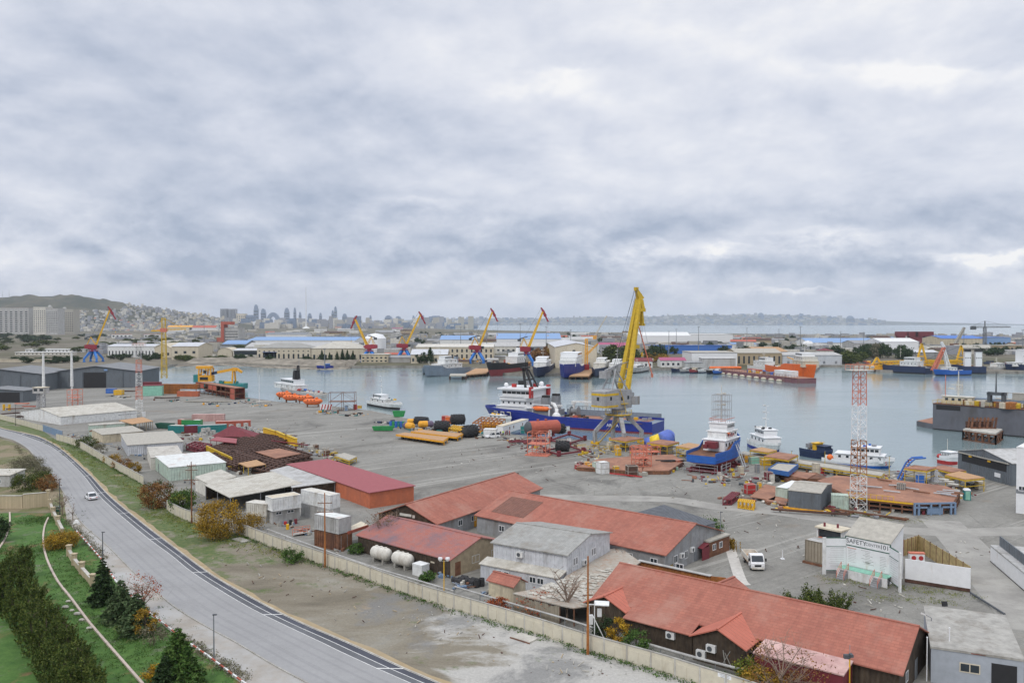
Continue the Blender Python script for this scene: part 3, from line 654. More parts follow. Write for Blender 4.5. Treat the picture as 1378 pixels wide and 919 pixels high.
panel_wall('beige panel wall right of the blue gate, curving down past green weeds', wg((76,592),(103,600),(150,628),(193,652)))
panel_wall('short beige wall between the russet tree and the rusty power pole', wg((225,686),(240,695),(258,702),(275,705)))
panel_wall('long cream panel wall in front of the red roofed sheds', wg((323,719),(367,736),(430,758),(477,773),(508,785),(567,806),(630,825),(697,845),(738,858),(783,873),(830,887),(890,904),(933,918),(1010,943),(1090,972)))
r = thing('yard_gate', 'blue sheet metal gate in the beige boundary wall', 'gate', G(58,580)); e = G(84,589)-G(58,580)
b = MB()
b.beam((0,0,1.1), e*.42+Vector((0,0,1.1)), .08, 2.2); b.build('gate_leaf', 'blue_grey', r)
MB().beam(e*.44+Vector((0,0,1.1)), e+Vector((0,0,1.1)), .08, 2.2).build('gate_leaf', 'blue_grey', r)
reps('post', MB().tube((0,0,0),(0,0,2.4),.1), 'steel', r, [tuple(e*t) for t in (-.01,.43,1.01)])
# inner pipe running along the wall
def pipe_run(label, pts, z, rad=.12, m='light_grey', name='pipe'):
 c = smooth_line([G(*p, z) for p in pts], 6); c0 = c[0]; r = thing(name, label, 'pipe', (c0[0], c0[1], 0))
 MB().path([(p[0]-c0[0], p[1]-c0[1], z) for p in c], rad, 7).build('tube', m, r)
 reps('support', MB().tube((0,0,0), (0,0,z), .06), 'steel', r, [(p[0]-c0[0], p[1]-c0[1], 0) for p in c[::3]])
pipe_run('pale lagged pipe behind the cream wall near the white tanks', [(360,712),(420,734),(500,762),(560,780),(610,795)], 1.0)
pipe_run('pale lagged pipe between cream wall and the tiled ruin', [(612,789),(690,812),(760,832),(800,845)], 1.3)
pipe_run('pale pipe in front of the brown wooden wall under the big red roof', [(868,865),(920,880),(1000,901)], 1.0, .15)
# ================= red roofed sheds and neighbours =================
bld('red_roof_shed', 'long shed with rose red roof and orange walls at the yard edge', 'shed', (387.5,625),(497.5,663.3),(551.7,653.3), he=3.2, rise=.15, kind='mono', wall='orange_wall', roof='rose_roof', over=.3,
 win=[('F',15.2,1.0,2.0,1.2)], doors=[('F',21,1.2,2.1,'orange_wall')], wframe='cream')
s2 = bld('red_roof_shed', 'red gabled shed whose dark gable end faces the patched roof', 'shed', (587.5,704),(726.7,656.7),(514,690), he=3.1, rise=2.5, wall='grey', roof='red_roof', over=.5,
 win=[('F',7,1.2,1.3,1.1,3,4.2)], doors=[('F',12,1.2,2.2,'amber')])
L, w = s2['dims'][:2]
MB().add([(-.03,0,0),(-.03,w,0),(-.03,w,3.1),(-.03,w/2,5.6),(-.03,0,3.1)], [(0,4,3,2,1)]).build('gable_cladding', 'brown_wall', s2)
MB().box(-.12,-.05, w*.42, w*.62, 3.5, 3.95).box(-.12,-.05,w*.36,w*.4,3.4,3.9).build('signboard', 'offwhite', s2)
s3 = bld('red_roof_shed', 'brown shed with patchy red and violet roof behind the white tanks', 'shed', (481.7,720),(605.8,753.3),(665,725), he=2.7, rise=2.0, wall='brown_wall', roof='patched_roof', over=.3,
 win=[('R',5.5,1.1,1.7,1.2,2,4.4)], doors=[('R',1.6,1.2,2.1,'rust')], wframe='offwhite')
L, w = s3['dims'][:2]
MB().add([(L+.03,0,0),(L+.03,w,0),(L+.03,w,2.7),(L+.03,w/2,4.7),(L+.03,0,2.7)], [(0,1,2,3,4)]).build('gable_cladding', 'tan', s3)
def aircon(parent, x, y, z, rz=0, s=1.0):
 b = MB().box(-.45*s,.45*s,-.35*s,0,0,.65*s).build('aircon_unit', 'white', parent); b.location = (x,y,z); b.rotation_euler = (0,0,rz)
 g = MB().lathe((0,0,0), [(.01,0),(.25*s,0),(.25*s,.03),(.01,.03)], 10).build('fan_grille', 'dark_grey', b); g.rotation_euler = (math.pi/2,0,0); g.location = (-.08*s,-.35*s,.32*s)
 return b
aircon(s3, L+.0, 7.2, .2, math.pi/2, 1.2); aircon(s3, L, 8.4, .2, math.pi/2, 1.2)
s4 = bld('red_roof_shed', 'longest red roofed shed with a dark brown patch near its left end', 'shed', (641.7,693),(895,746),(966,713.5), he=3.1, rise=2.9, wall='grey', roof='red_roof', over=.4,
 win=[('F',6,1.1,1.3,1.1,9,4.4),('R',3.2,1.1,1.2,1.2),('R',6.5,1.1,1.0,1.2)], doors=[('R',9.6,1.1,2.1,'mid_grey')])
L, w = s4['dims'][:2]; k = 2.9/(w/2)
def on_slope(u, v): return (u, v, 3.1+.16+v*k+.035)
pt = [on_slope(2.0,1.6), on_slope(9.6,1.6), on_slope(9.6,w*.40), on_slope(2.0,w*.40)]
MB().add(pt, [(0,1,2,3)]).build('roof_patch', mat('patch_brown', (.19,.085,.06), .8, pat='corrx', ps=2.6), s4)
aircon(s4, L, 4.8, 1.6, math.pi/2, 1.1); aircon(s4, L, 8.2, 1.8, math.pi/2, 1.1); aircon(s4, 52 if L > 60 else L*.8, 0, 1.2, 0, 1.1)
bld('hip_roof_shed', 'dark slate hipped roof shed behind the longest red shed', 'shed', (901,720),(961.7,704),(863,692), he=3.2, rise=2.9, kind='hip', wall='mid_grey', roof='slate_roof', over=.3, win=[('R',2,1,1.2,1.2,2,3)])
hut = bld('timber_hut', 'small timber hut with maroon awning beside the longest red shed', 'hut', (938,726.5),(954,730),(966,717), he=2.5, rise=.1, kind='flat', wall='rust', roof='hide', over=.15, win=[('R',1.6,1.0,1.0,1.0),('R',3.6,1.0,1.0,1.0)])
L = hut['dims'][0]
MB().add([(-.3,-2.2,2.0),(L+.2,-2.2,2.0),(L+.2,-.2,2.45),(-.3,-.2,2.45),(-.3,-2.2,1.92),(L+.2,-2.2,1.92),(L+.2,-.2,2.37),(-.3,-.2,2.37)], [(0,1,2,3),(7,6,5,4),(0,4,5,1),(3,2,6,7),(0,3,7,4),(1,5,6,2)]).build('awning', 'maroon', hut)
MB().box(L+.05,L+.15,-2.1,-.05,0,2.0).box(.2,L,-.12,-.03,0,2.3).build('awning_screen', 'maroon', hut)
# rusted corrugated fence behind the big red roof
a, b = G(859,754,2.3), G(957,775,2.3); c = G(977,777,2.3)
r = thing('corrugated_fence', 'rust orange corrugated fence between the longest red shed and big red roof', 'fence', (a.x,a.y,0))
b0 = b-a; c0 = c-a; b0.z = c0.z = 0
m_ = MB(); N = 60
for s_, e_ in ((Vector((0,0,0)), b0), (b0, c0)):
 n = int((e_-s_).length/.5)
 for i in range(n):
  p, q = s_.lerp(e_, i/n), s_.lerp(e_, (i+1)/n); m_.beam(p+Vector((0,0,1.15)), q+Vector((0,0,1.15)), .05 if i%2 else .11, 2.3)
m_.build('sheet', 'corten', r); MB().beam(Vector((0,0,2.36)), b0+Vector((0,0,2.36)), .7, .1).build('capping', 'light_grey', r)
# big red roof
big = bld('red_roof_hall', 'big red roofed brown timber hall behind the cream wall, lower right', 'hall', (803,803),(1210.5,904),(1233,850), he=3.0, rise=2.75, wall='brown_wall', roof='red_roof', over=.45,
 win=[('R',3,1,1,1.1)], doors=[('R',7,1.1,2.1,'mid_grey')])
L, w = big['dims'][:2]; kk_ = 2.75/(w/2)
lp = lambda x, y, z: to_local(big, G(x, y, z))
e0, e1 = lp(838,831,2.35), lp(928.5,855,2.35)
yy = (e0.y+e1.y)/2
ext = MB(); q = [(e0.x,yy,2.4),(e1.x,yy,2.4),(e1.x,-.2,3.10),(e0.x,-.2,3.10)]
ext.add(q+[(x,y,z-.12) for x,y,z in q], [(0,1,2,3),(7,6,5,4),(0,4,5,1),(1,5,6,2),(3,7,4,0)]); ext.build('lower_roof', 'red_roof', big)
MB().box(e0.x,e1.x,yy+.45,yy+.6,0,2.45).build('front_wall', 'brown_wall', big)
def porch(pxA, pxB, z, rise, back):
 a, b = lp(*pxA, z), lp(*pxB, z); y0 = min(a.y, b.y)
 x0, x1 = a.x, b.x; xm = (x0+x1)/2
 wl = MB().add([(x0+.3,y0+.4,0),(x1-.3,y0+.4,0),(x1-.3,y0+.4,z),(xm,y0+.4,z+rise),(x0+.3,y0+.4,z),(x0+.3,back,0),(x1-.3,back,0),(x1-.3,back,z),(xm,back,z+rise),(x0+.3,back,z)],
  [(0,1,2,3,4),(1,6,7,2),(5,0,4,9)]).build('porch_wall', 'brown_wall', big)
 rf = MB(); t = .12
 for p, q_ in (((x0,z),(xm,z+rise)), ((xm+.003,z+rise),(x1,z))):
  Q = [(p[0],y0,p[1]),(q_[0],y0,q_[1]),(q_[0],back,q_[1]),(p[0],back,p[1])]
  rf.add([(x,y,zz+.16) for x,y,zz in Q]+[(x,y,zz+.02) for x,y,zz in Q], [(0,1,2,3),(7,6,5,4),(0,4,5,1),(1,5,6,2),(2,6,7,3),(3,7,4,0)])
 rf.box(xm-.14,xm+.14,y0,back,z+rise+.08,z+rise+.22); o = rf.build('porch_roof', mat('porch_red', (.48,.15,.1), .75, .1, .6, pat='corry', ps=2.4), big)
 return x0, x1, y0
porch((787,810),(842,826), 2.6, 1.4, 4.0)
x0, x1, y0 = porch((928,856),(1004.5,877), 2.6, 1.55, 4.5)
aircon(big, x0+2.6, y0+.4, 1.5, 0, 1.2); aircon(big, x0+1.4, y0+.4, .6, 0, 1.2); aircon(big, e1.x-2.6, yy+.45, 1.3, 0, 1.2)
b = MB().add([(x0+4.2,y0+.33,.2),(x0+4.3,y0+.33,.2),(x0+4.0,y0+.33,2),(x0+3.9,y0+.33,2)],[(0,1,2,3)]); b.cbox((x0+4.3,y0+.3,1.2),.06,.06,2.0,0,0,.5); b.cbox((x0+4.6,y0+.3,1.0),.06,.06,1.8,0,0,-.5); b.build('brace', 'concrete', big)
bld('lean_to_shed', 'maroon lean to with faded pink roof against the big red roof', 'shed', (1015.5,879),(1134,909),(1143.5,884), he=2.6, rise=.5, kind='mono', wall='maroon', roof='pink_roof', over=.15)
bld('red_gable_porch', 'little red gabled porch at the end of the pale footpath', 'porch', (976,806),(1006,793), w=4.2, zr=2.3, he=2.3, rise=1.1, kind='x', wall='white', roof='red_roof', over=.2)
# grey two-storey building
g2 = bld('grey_block', 'grey corrugated two storey building with ribbed grey roof', 'building', (664,730),(762.5,746.7),(819,716.7), he=5.3, rise=1.35, wall='silver', roof='grey_roof', over=.35,
 win=[('R',2.6,3.2,1.5,1.15),('R',8.6,3.2,1.5,1.15)], wframe='white_clean')
L, w = g2['dims'][:2]; fr = 2.1
MB().box(-.9, L*.97, -fr, -.02, 0, 2.45).build('lower_wall', 'silver', g2)
MB().add([(-1.1,-fr-.2,2.47),(L,-fr-.2,2.47),(L,.0,3.0),(-1.1,.0,3.0),(-1.1,-fr-.2,2.6),(L,-fr-.2,2.6),(L,.0,3.12),(-1.1,.0,3.12)], [(3,2,1,0),(4,5,6,7),(0,1,5,4),(1,2,6,5),(3,0,4,7)]).build('lower_roof', 'pale_roof', g2)
for u, ww in ((2.4,.9),(3.6,.9),(8.0,1.1),(9.25,1.1)):
 o = window(g2, 'F', L, w, u, 1.2, ww, .9); o.location.y = -fr
aircon(g2, 4.7, 0, 3.9, 0, 1.2); aircon(g2, L, 5.2, 2.7, math.pi/2, 1.1)
st = MB()
for k in range(9): st.box(L+1.2, L+2.2, w-1.0+k*.32, w-.75+k*.32, 2.3-k*.26, 2.36-k*.26)
for x in (L+1.2, L+2.2): st.beam((x,w-1,2.35),(x,w+1.9,.1),.08,.2); st.beam((x,w-1,3.3),(x,w+1.9,1.1),.05);
st.build('stair', 'galv', g2)
bld('red_gable_porch', 'little red gabled porch in front of the grey two storey building', 'porch', (657.5,780),(691,789), w=2.6, zr=2.3, he=2.3, rise=.75, wall='beige', roof='red_roof', over=.25)
# ruined tile roof
rr = slab_roof('tiled_ruin', 'sagging roof of broken grey tiles between grey block and big red roof', 'ruin', [(690,799),(752,815),(772,819),(800,815),(806,795),(862,757),(834,737),(820,740),(763,774),(752,787)], 2.3, 'tile_roof', .14, posts=True, post_m='rust')
b = MB(); ctr = rr.location
for i in range(130):                        # loose and slipped tiles
 t = random.random(); s_ = random.random()
 p = G(*(np.array((700,800))*(1-t)*(1-s_)+np.array((790,814))*(t)*(1-s_)+np.array((765,776))*(1-t)*s_+np.array((852,757))*t*s_), 2.5)
 b.cbox((p.x-ctr.x, p.y-ctr.y, 2.48+random.uniform(0,.06)), random.uniform(.5,1.3), random.uniform(.3,.8), .05, random.uniform(-.3,.3)+AA, random.uniform(-.1,.1), random.uniform(-.1,.1))
b.build('loose_tile', 'pale_roof', rr).__setitem__('kind', 'stuff')
a, c = G(690,799,2.3)-ctr, G(752,815,2.3)-ctr; a.z = c.z = 0
b = MB()
for i in range(26):
 p, q = a.lerp(c, i/26), a.lerp(c, (i+.9)/26); h = random.uniform(1.9,2.25); b.beam(p+Vector((.1,.15,h/2)), q+Vector((.1,.15,h/2)), .06, h)
b.build('plank_wall', 'stack', rr)
r = thing('drain_pipe', 'fat white pipe lying between tiled ruin and the big red roof', 'pipe', (0,0,0))
MB().tube(G(797,799,1.9), G(822,778,2.1), .38, n=10).build('tube', 'white', r); MB().tube(G(797,799,0), G(797,799,1.9), .1).tube(G(822,778,0), G(822,778,2.1), .1).build('support', 'steel', r)
# steel frame court between the sheds
r = thing('pergola_frame', 'white steel pergola frame with green sheets between red sheds', 'frame', G(648,712)); o0 = G(648,712)
b, g_ = MB(), MB(); ang = AA
def loc2(u, v, z=0): return Vector((u*math.cos(ang)-v*math.sin(ang), u*math.sin(ang)+v*math.cos(ang), z))
for i in range(6): b.beam(loc2(i*2,0,2.4), loc2(i*2,8,2.4), .12); b.tube(loc2(i*2,0), loc2(i*2,0,2.4), .06); b.tube(loc2(i*2,8), loc2(i*2,8,2.4), .06)
for j in range(5): b.beam(loc2(0,j*2,2.5), loc2(10,j*2,2.5), .12)
for i, j in ((0,1),(1,2),(2,0),(1,0),(3,2),(0,3),(2,3)): p = loc2(i*2+1,j*2+1,1.9); g_.cbox(p, 1.9, 1.7, .03, ang)
b.build('frame', 'white_clean', r); g_.build('sheet', 'dark_green', r)
# ================= left cluster: sheds, containers =================
bld('white_shed', 'long white shed with pale roof beyond the blue gate', 'shed', (81.7,561),(184,552),(53,551), he=3.0, rise=2.0, wall='white', roof='pale_roof', over=.25, win=[('F',26,1.6,9,.35)], doors=[('F',32,1.4,2.2,'white')])
bld('flat_block', 'low pale green flat roofed block in front of the white shed', 'building', (121,573),(183.5,569), w=4.0, zr=2.6, he=2.6, kind='flat', wall='pale_green', roof='pale_conc', over=.1)
bld('flat_block', 'small pale green cabin beside the bush behind the wall', 'cabin', (120,581),(138.5,580.5), w=4, zr=2.6, he=2.6, kind='flat', wall='pale_green', roof='rust', over=.05)
bld('tin_shed', 'low shed with brown tin roof behind the pale green cabin', 'shed', (138,585),(193,580), w=10, zr=2.6, he=2.5, rise=.8, kind='mono', wall='beige', roof='hide', over=.2)
bld('brown_roof_shed', 'pale grey shed under wide brownish sheet roof', 'shed', (172,599.5),(246,594.5), C=(149,587), he=3.0, rise=.4, kind='mono', wall='silver', roof='hide', over=.25, win=[('L',3,1.6,1.2,.7)])
bld('flat_block', 'white flat roofed block below the brown roof shed', 'building', (203,617),(247,614), C=(177,604), he=2.9, kind='flat', wall='offwhite', roof='pale_conc', over=.05)
bld('rusty_top_shed', 'pale green ribbed shed with white rust stained roof', 'shed', (228,629.5),(304,622.5), C=(203,616), he=3.2, rise=.25, kind='mono', wall='pale_green', roof='white_rust', over=.12, doors=[('L',4.5,1.2,2.2,'dark_grey')])
r = slab_roof('open_shed', 'open sided shed with cream sheet roof behind the rusty power pole', 'shed', [(262,642),(297,632),(319,642),(281,652.5)], 3.0, 'pale_roof', wall=('offwhite', [1,3]), step=6)
r = slab_roof('open_shed', 'wide cream roofed open shed behind the yellow autumn tree', 'shed', [(275,653),(317,643.5),(367,635),(407,651),(351,662.5),(309,670)], 3.1, 'pale_roof', wall=('brown_wall', [2,0]), step=6)
r = slab_roof('open_shed', 'flat grey concrete roof between cream shed and rose red roof', 'shed', [(363,633.5),(388,627),(452,649),(393,656.5)], 3.0, 'light_grey', wall=('brown_wall', [0,2]), step=7)
# stacked site containers
blk = bld('block_base', 'pale stained block storey carrying the cream topped container', 'building', (367,705),(403.5,699), w=3.4, zr=0, he=2.4, kind='flat', wall='light_grey', roof='pale_conc', over=.03, win=[('F',1.2,1.6,1.2,.6),('F',3.6,1.6,1.4,.6)])
container(366.5,688.5, blk.rotation_euler[2], 'white', 'white container with cream roof set on the pale block storey', L=5.8, w=3.2, h=2.5, z0=2.56, roof='cream')
container(331,692, AA+.25, 'offwhite', 'cream container end beside the yellow autumn tree', L=5, z0=1.2, h=2.4)
bld('block_base', 'low stained masonry base under the cream container end', 'building', (331,699),(358,704), w=2.6, zr=0, he=1.1, kind='flat', wall='concrete', roof='concrete', over=.02)
c1 = G(404.5,690,0)
container(405,676, AA, 'white', 'white container with pale roof standing on a grey container', L=9.0, z0=2.6, roof='offwhite')
container(405,694, AA, 'light_grey', 'grey container carrying a white one beside the orange shed', L=9.0)
container(423,734, AA+.05, 'rust', 'rusty red container under the grey white one by the wall', L=6.1, h=2.7, w=3)
t_ = container(423,711.5, AA+.05, 'light_grey', 'grey white container with rusted roof on the rusty red container', L=6.1, z0=2.85, w=2.8, roof='white_rust')
r = thing('balcony_deck', 'ochre deck with red fascia beside the raised grey white container', 'deck', G(460,738));
p = [G(457,717,2.7)-r.location, G(469,716.5,2.7)-r.location, G(495,707.5,2.7)-r.location, G(486,703,2.7)-r.location]
MB().prism([(v.x,v.y) for v in p], 2.7, 2.95).build('deck', 'cream', r); MB().beam(p[0]+Vector((0,-.08,.0)), p[1]+Vector((0,-.08,.0)), .1, .5).beam(p[1]+Vector((0,-.08,.0)), p[2]+Vector((.05,-.08,.0)), .1, .5).build('fascia', 'primer', r)
reps('post', MB().tube((0,0,0),(0,0,2.7),.1), 'rust', r, [(v.x*.95,v.y*.95,0) for v in p[:3]])
r = thing('handrail_stair', 'coral red handrails of the ramp below the raised white containers', 'stair', G(405,722))
b = MB()
for k in range(3):
 for d in (0, 1.6): b.beam((k*1.2-1.5,d+k*.6,.2),(k*1.2-1.5,d+k*.6,1.3),.07);
for d in (0,1.6): b.beam((-1.5,d,1.3),(.9,d+1.2,1.3),.07); b.beam((-1.5,d,.75),(.9,d+1.2,.75),.07)
b.build('handrail', 'coral', r); MB().add([(-1.5,-.1,.25),(1.2,1.1,.5),(1.0,2.8,.5),(-1.6,1.7,.25)], [(0,1,2,3)]).build('ramp', 'concrete', r)
for i, (px, py, m) in enumerate([(384,708,'red'),(391,706,'black'),(398,704.5,'maroon'),(387,712,'yellow')]):
 o = MB().lathe((0,0,0), [(.01,0),(.3,0),(.3,.9),(.28,.92),(.01,.92)], 10).build('gas_drum', m); o.location = G(px,py)
 tag(o, ['red drum','black drum','maroon drum','yellow drum'][i]+' standing below the cream topped container', 'drum', 'drums below the raised containers')
# ================= white tanks etc behind the wall =================
for i, (px, py) in enumerate([(513,756),(542,764)]):
 r = thing('storage_tank', ['left white weathered horizontal tank behind the cream wall', 'right white tank beside the small white box, behind the cream wall'][i], 'tank', G(px,py), AA, 'white tanks behind the wall')
 sh = MB(); prof = [(-1.75,.05),(-1.7,.5),(-1.45,.85),(-1.1,.98),(1.1,.98),(1.45,.85),(1.7,.5),(1.75,.05)]
 sh.loft([[(x, rr_*math.cos(2*math.pi*k/14), 1.35+rr_*math.sin(2*math.pi*k/14)) for k in range(14)] for x, rr_ in prof]); sh.build('shell', 'offwhite', r, True); r.scale = (1.15,1.05,1.05)
 b = MB()
 for x in (-.9,0,.9): b.lathe((x,0,2.3),[(.01,.1),(.22,.1),(.22,0),(.22,.0)],8)
 b.build('hatch', 'offwhite', r); MB().box(-1.1,-.8,-.7,.7,0,.7).box(.8,1.1,-.7,.7,0,.7).build('saddle', 'concrete', r)
bld('white_locker', 'small white steel box right of the white tanks', 'box', (555,773),(567.5,776.5), w=1.6, zr=0, he=1.5, kind='flat', wall='white', roof='white', over=.03)
bld('sentry_box', 'tiny cream booth with pitched cap near the double lamp', 'booth', (581,770),(588.5,772), w=.8, zr=0, he=1.5, rise=.25, kind='flat', wall='white', roof='cream', over=.12)
for i, (dx, dy) in enumerate([(0,0),(.9,-.1),(1.9,-.3),(.4,.8),(1.3,.7),(2.3,.6),(.8,1.6),(-.5,.7),(3.4,-.8),(2.7,-1.3)]):
 p = G(617,786); up = i > 7
 o = MB();
 if up: o.lathe((0,0,0), [(.01,0),(.42,0),(.45,.5),(.42,1.15),(.38,1.15),(.38,1.05),(.01,1.05)], 12)
 else: o.loft([[(x, rr_*math.cos(2*math.pi*k/12), .42+rr_*math.sin(2*math.pi*k/12)) for k in range(12)] for x, rr_ in ((-.5,.05),(-.5,.4),(.5,.4),(.5,.05))])
 o = o.build('tar_drum', 'rubber'); o.location = p+Vector((dx,dy,0)); o.rotation_euler = (0,0,AA+ (0 if up else random.uniform(-.2,.2)))
 tag(o, 'black open drum standing upright in front of the drum pile' if up else 'black drum lying in the pile beside the patched roof shed', 'drum', 'upright black drums' if up else 'black drums by the sheds')
# ================= foreground right: concrete building and safety board =================
fb = bld('concrete_block', 'grey concrete building with stained flat roof, bottom right corner', 'building', (1253,872),(1378,890),(1270,820), he=3.6, kind='flat', wall='blue_grey', roof='concrete', over=.08,
 win=[('F',3.6,1.6,1.9,1.0)], wframe='cream')
L, w = fb['dims'][:2]
[o for o in fb.children if o.name.startswith('wall')][0].data.materials[0] = mat('pale_blue_wall', (.36,.39,.43), .8, .1)
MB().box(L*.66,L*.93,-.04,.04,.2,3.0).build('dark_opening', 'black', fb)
MB().box(L*.44,L*.60,-.08,.6,3.64,3.74).box(L*.47,L*.55,.6,1.0,3.64,3.74).build('brick_patch', 'primer', fb)
MB().box(L*.75,L*.98,1.2,4,3.66,3.8).build('pebble_patch', mat('pebble', (.3,.28,.22), .95, .9, 5), fb)
b = MB().beam((.6,w-.3,3.7),(L,.5,3.75),.03); b.build('cable', 'black', fb)
r = thing('flood_light', 'black floodlight on the far roof edge of the concrete building', 'lamp', G(1271,816,3.7)); MB().cbox((0,0,.35),.6,.25,.6,0,-.3).build('lamp_head', 'black', r); MB().tube((0,0,0),(0,0,.2),.05).build('bracket', 'steel', r)
for i, px in enumerate((1247,1277,1318)):
 p = G(px,(890,884,899)[i]+26); r = thing('mast_pole', ['white pole in the gap left of the concrete building','white pole before the blue grey wall near its window','short white pole at the dark opening'][i], 'pole', (p.x,p.y,0));
 MB().tube((0,0,0),(0,0,(4.6,5.2,3.4)[i]),.06).build('shaft', 'white_clean', r); MB().lathe((0,0,(4.6,5.2,3.4)[i]),[(.09,0),(.09,.12),(.01,.14)],8).build('cap', 'white_clean', r)
p = G(1253,880); r = thing('wall_lamp', 'white street lamp arm at the concrete building corner', 'lamp', (p.x,p.y,0)); MB().tube((0,0,0),(0,0,4.2),.06).tube((0,0,4.2),(-.7,.1,4.6),.05).build('arm', 'steel', r); MB().cbox((-.9,.1,4.62),.5,.2,.14,0,0,.4).build('lamp_head', 'lamp_glass', r)
# safety board
sb = bld('safety_board', 'white safety notice building with green base and folding boards', 'notice building', (1139,721),(1198,733), w=4.3, he=5.8, rise=2.1, kind='mono', wall='white_clean', roof='hide', over=.12)
L, w = sb['dims'][:2]
def text(parent, body, size, loc, rz, m='dark_grey', sx=1, name='lettering', bold=False):
 c = bpy.data.curves.new(name, 'FONT'); c.body = body; c.size = size; c.align_x = 'CENTER'; c.align_y = 'CENTER'; c.extrude = .012
 t_ = bpy.data.objects.new(name, c); me = bpy.data.meshes.new_from_object(t_); bpy.data.objects.remove(t_)
 o = bpy.data.objects.new(name, me); COL.objects.link(o); o.parent = parent; o.location = loc; o.rotation_euler = (math.pi/2,0,rz); o.scale = (sx,1,1); me.materials.clear(); me.materials.append(P(m)); return o
HB = 5.8
MB().box(0,L,-.07,-.005,1.5,HB).build('notice_board', 'white_clean', sb)
MB().box(-.1,L+.1,-.12,-.075,HB-1.32,HB-1.2).box(-.1,L+.1,-.12,-.075,HB-.02,HB+.08).box(-.12,0,-.12,-.005,1,HB).box(L,L+.12,-.12,-.005,1,HB).build('board_frame', 'dark_green', sb)
MB().box(-.4,L+.4,-1.9,-.13,1.3,1.42).build('platform', 'mint', sb); MB().box(-.5,L+.5,-1.96,-1.88,0,1.32).build('plinth', 'white', sb)
text(sb, 'SAFETY', .92, (L*.24,-.08,HB-.6), 0, 'dark_grey', 1.0); text(sb, 'CENTER', .60, (L*.62,-.08,HB-.6), 0, 'mid_grey', 1.0); text(sb, '101', .92, (L*.88,-.08,HB-.6), 0, 'dark_grey')
lines = MB()
for k in range(9):
 z = 4.1-k*.24
 lines.box(L*.05, L*(.05+.2*random.uniform(.6,1)), -.078,-.071,z-.1,z-.05); lines.box(L*.78, L*(.78+.15*random.uniform(.5,1)),-.078,-.071,z-.35,z-.30)
 lines.box(L*(.5-.16*random.uniform(.3,1)),L*(.5+.16*random.uniform(.3,1)),-.078,-.071,z+.05,z+.11)
lines.box(L*.45,L*.55,-.078,-.071,2.35,2.6); lines.build('notice_text', 'light_grey', sb)
MB().box(L*.03,L*.24,-.078,-.071,4.12,4.2).build('notice_heading', 'coral', sb)
for s_, x0_ in ((-1, 0), (1, L)):
 ang = R(180+48) if s_ < 0 else R(-42)
 wg_ = MB().box(0,3.0,-.05,.05,.6,HB-.3).build('wing_board', 'white_clean', sb); wg_.location = (x0_,-.1,0); wg_.rotation_euler = (0,0,ang)
 MB().box(3.0,3.5,-.12,.12,0,HB-.2).build('end_post', 'white', wg_); f2 = MB()
 for z in (HB-.3, HB-1.6, .6): f2.box(0,3.0,-.08,.08,z,z+.08)
 f2.build('wing_frame', 'dark_green', wg_)
 t2 = MB(); yy_ = -.055 if s_ > 0 else .055
 for k in range(9): t2.box(.3,2.8*random.uniform(.8,1),min(yy_,yy_*1.3),max(yy_,yy_*1.3),3.95-k*.33,3.98-k*.33)
 t2.build('wing_text', 'light_grey', wg_)
for x in (.2, L-1.4):
 st = MB()
 for k in range(5): st.box(x,x+1.1,-2.24-k*.28,-1.97-k*.28,0,1.15-k*.22)
 st.build('steps', 'grey', sb); hr = MB()
 for xx in (x,x+1.1):
  hr.tube((xx,-1.9,1.3),(xx,-1.9,2.3),.04).tube((xx,-3.3,.1),(xx,-3.3,1.1),.04).tube((xx,-1.9,2.3),(xx,-3.3,1.1),.04).tube((xx,-1.9,1.8),(xx,-3.3,.6),.03)
 hr.build('handrail', 'coral', sb)
# container kiosk left of the board
BA = sb.rotation_euler[2]; BN = Vector((-math.sin(BA),math.cos(BA),0)); BX = Vector((math.cos(BA),math.sin(BA),0)); k0 = G(1083,757)
ck = container(1083,757, BA, 'stack', 'brick patterned container left of the safety board', L=4.6, w=2.8, h=3.4, roof='light_grey'); ck.location.z = .35
bp_ = MB().box(-.3,4.9,-.2,3,0,.34).build('rusty_plinth', 'rust', ck); bp_.location.z = -.35
container(1083,757, BA, 'white', 'white container behind the brick patterned one, under the cream cabin', L=5, w=2.6, h=3.0, roof='offwhite').location = k0+BN*3.2+BX*.1
kc = thing('control_cabin', 'cream roofed cabin with dark window above the brick patterned container', 'cabin', k0+BN*3.3+BX*.2+Vector((0,0,3.05)), BA)
MB().box(0,4.2,0,2.6,0,.5).box(0,.2,0,2.6,.5,2.1).box(4.0,4.2,0,2.6,.5,2.1).box(.2,4.0,2.4,2.6,.5,2.1).build('wall', 'white', kc); MB().box(-.15,4.35,-.4,2.8,2.1,2.35).build('roof', 'cream', kc); MB().box(.25,3.95,.3,.36,.6,2.0).build('window', 'glass', kc); MB().box(.3,3.9,-.25,.25,.52,.65).build('sill', 'coral', kc)
reps('vent', MB().lathe((0,0,0),[(.18,0),(.18,.6),(.01,.65)],8), 'maroon', kc, [(1.0,.6,2.35),(2.9,1.2,2.35)])
container(1106,742, BA, 'maroon', 'red container with blue grey top behind the safety board', L=5, w=2.4, h=3.4, roof='blue_grey').location = k0+BN*7+BX*2
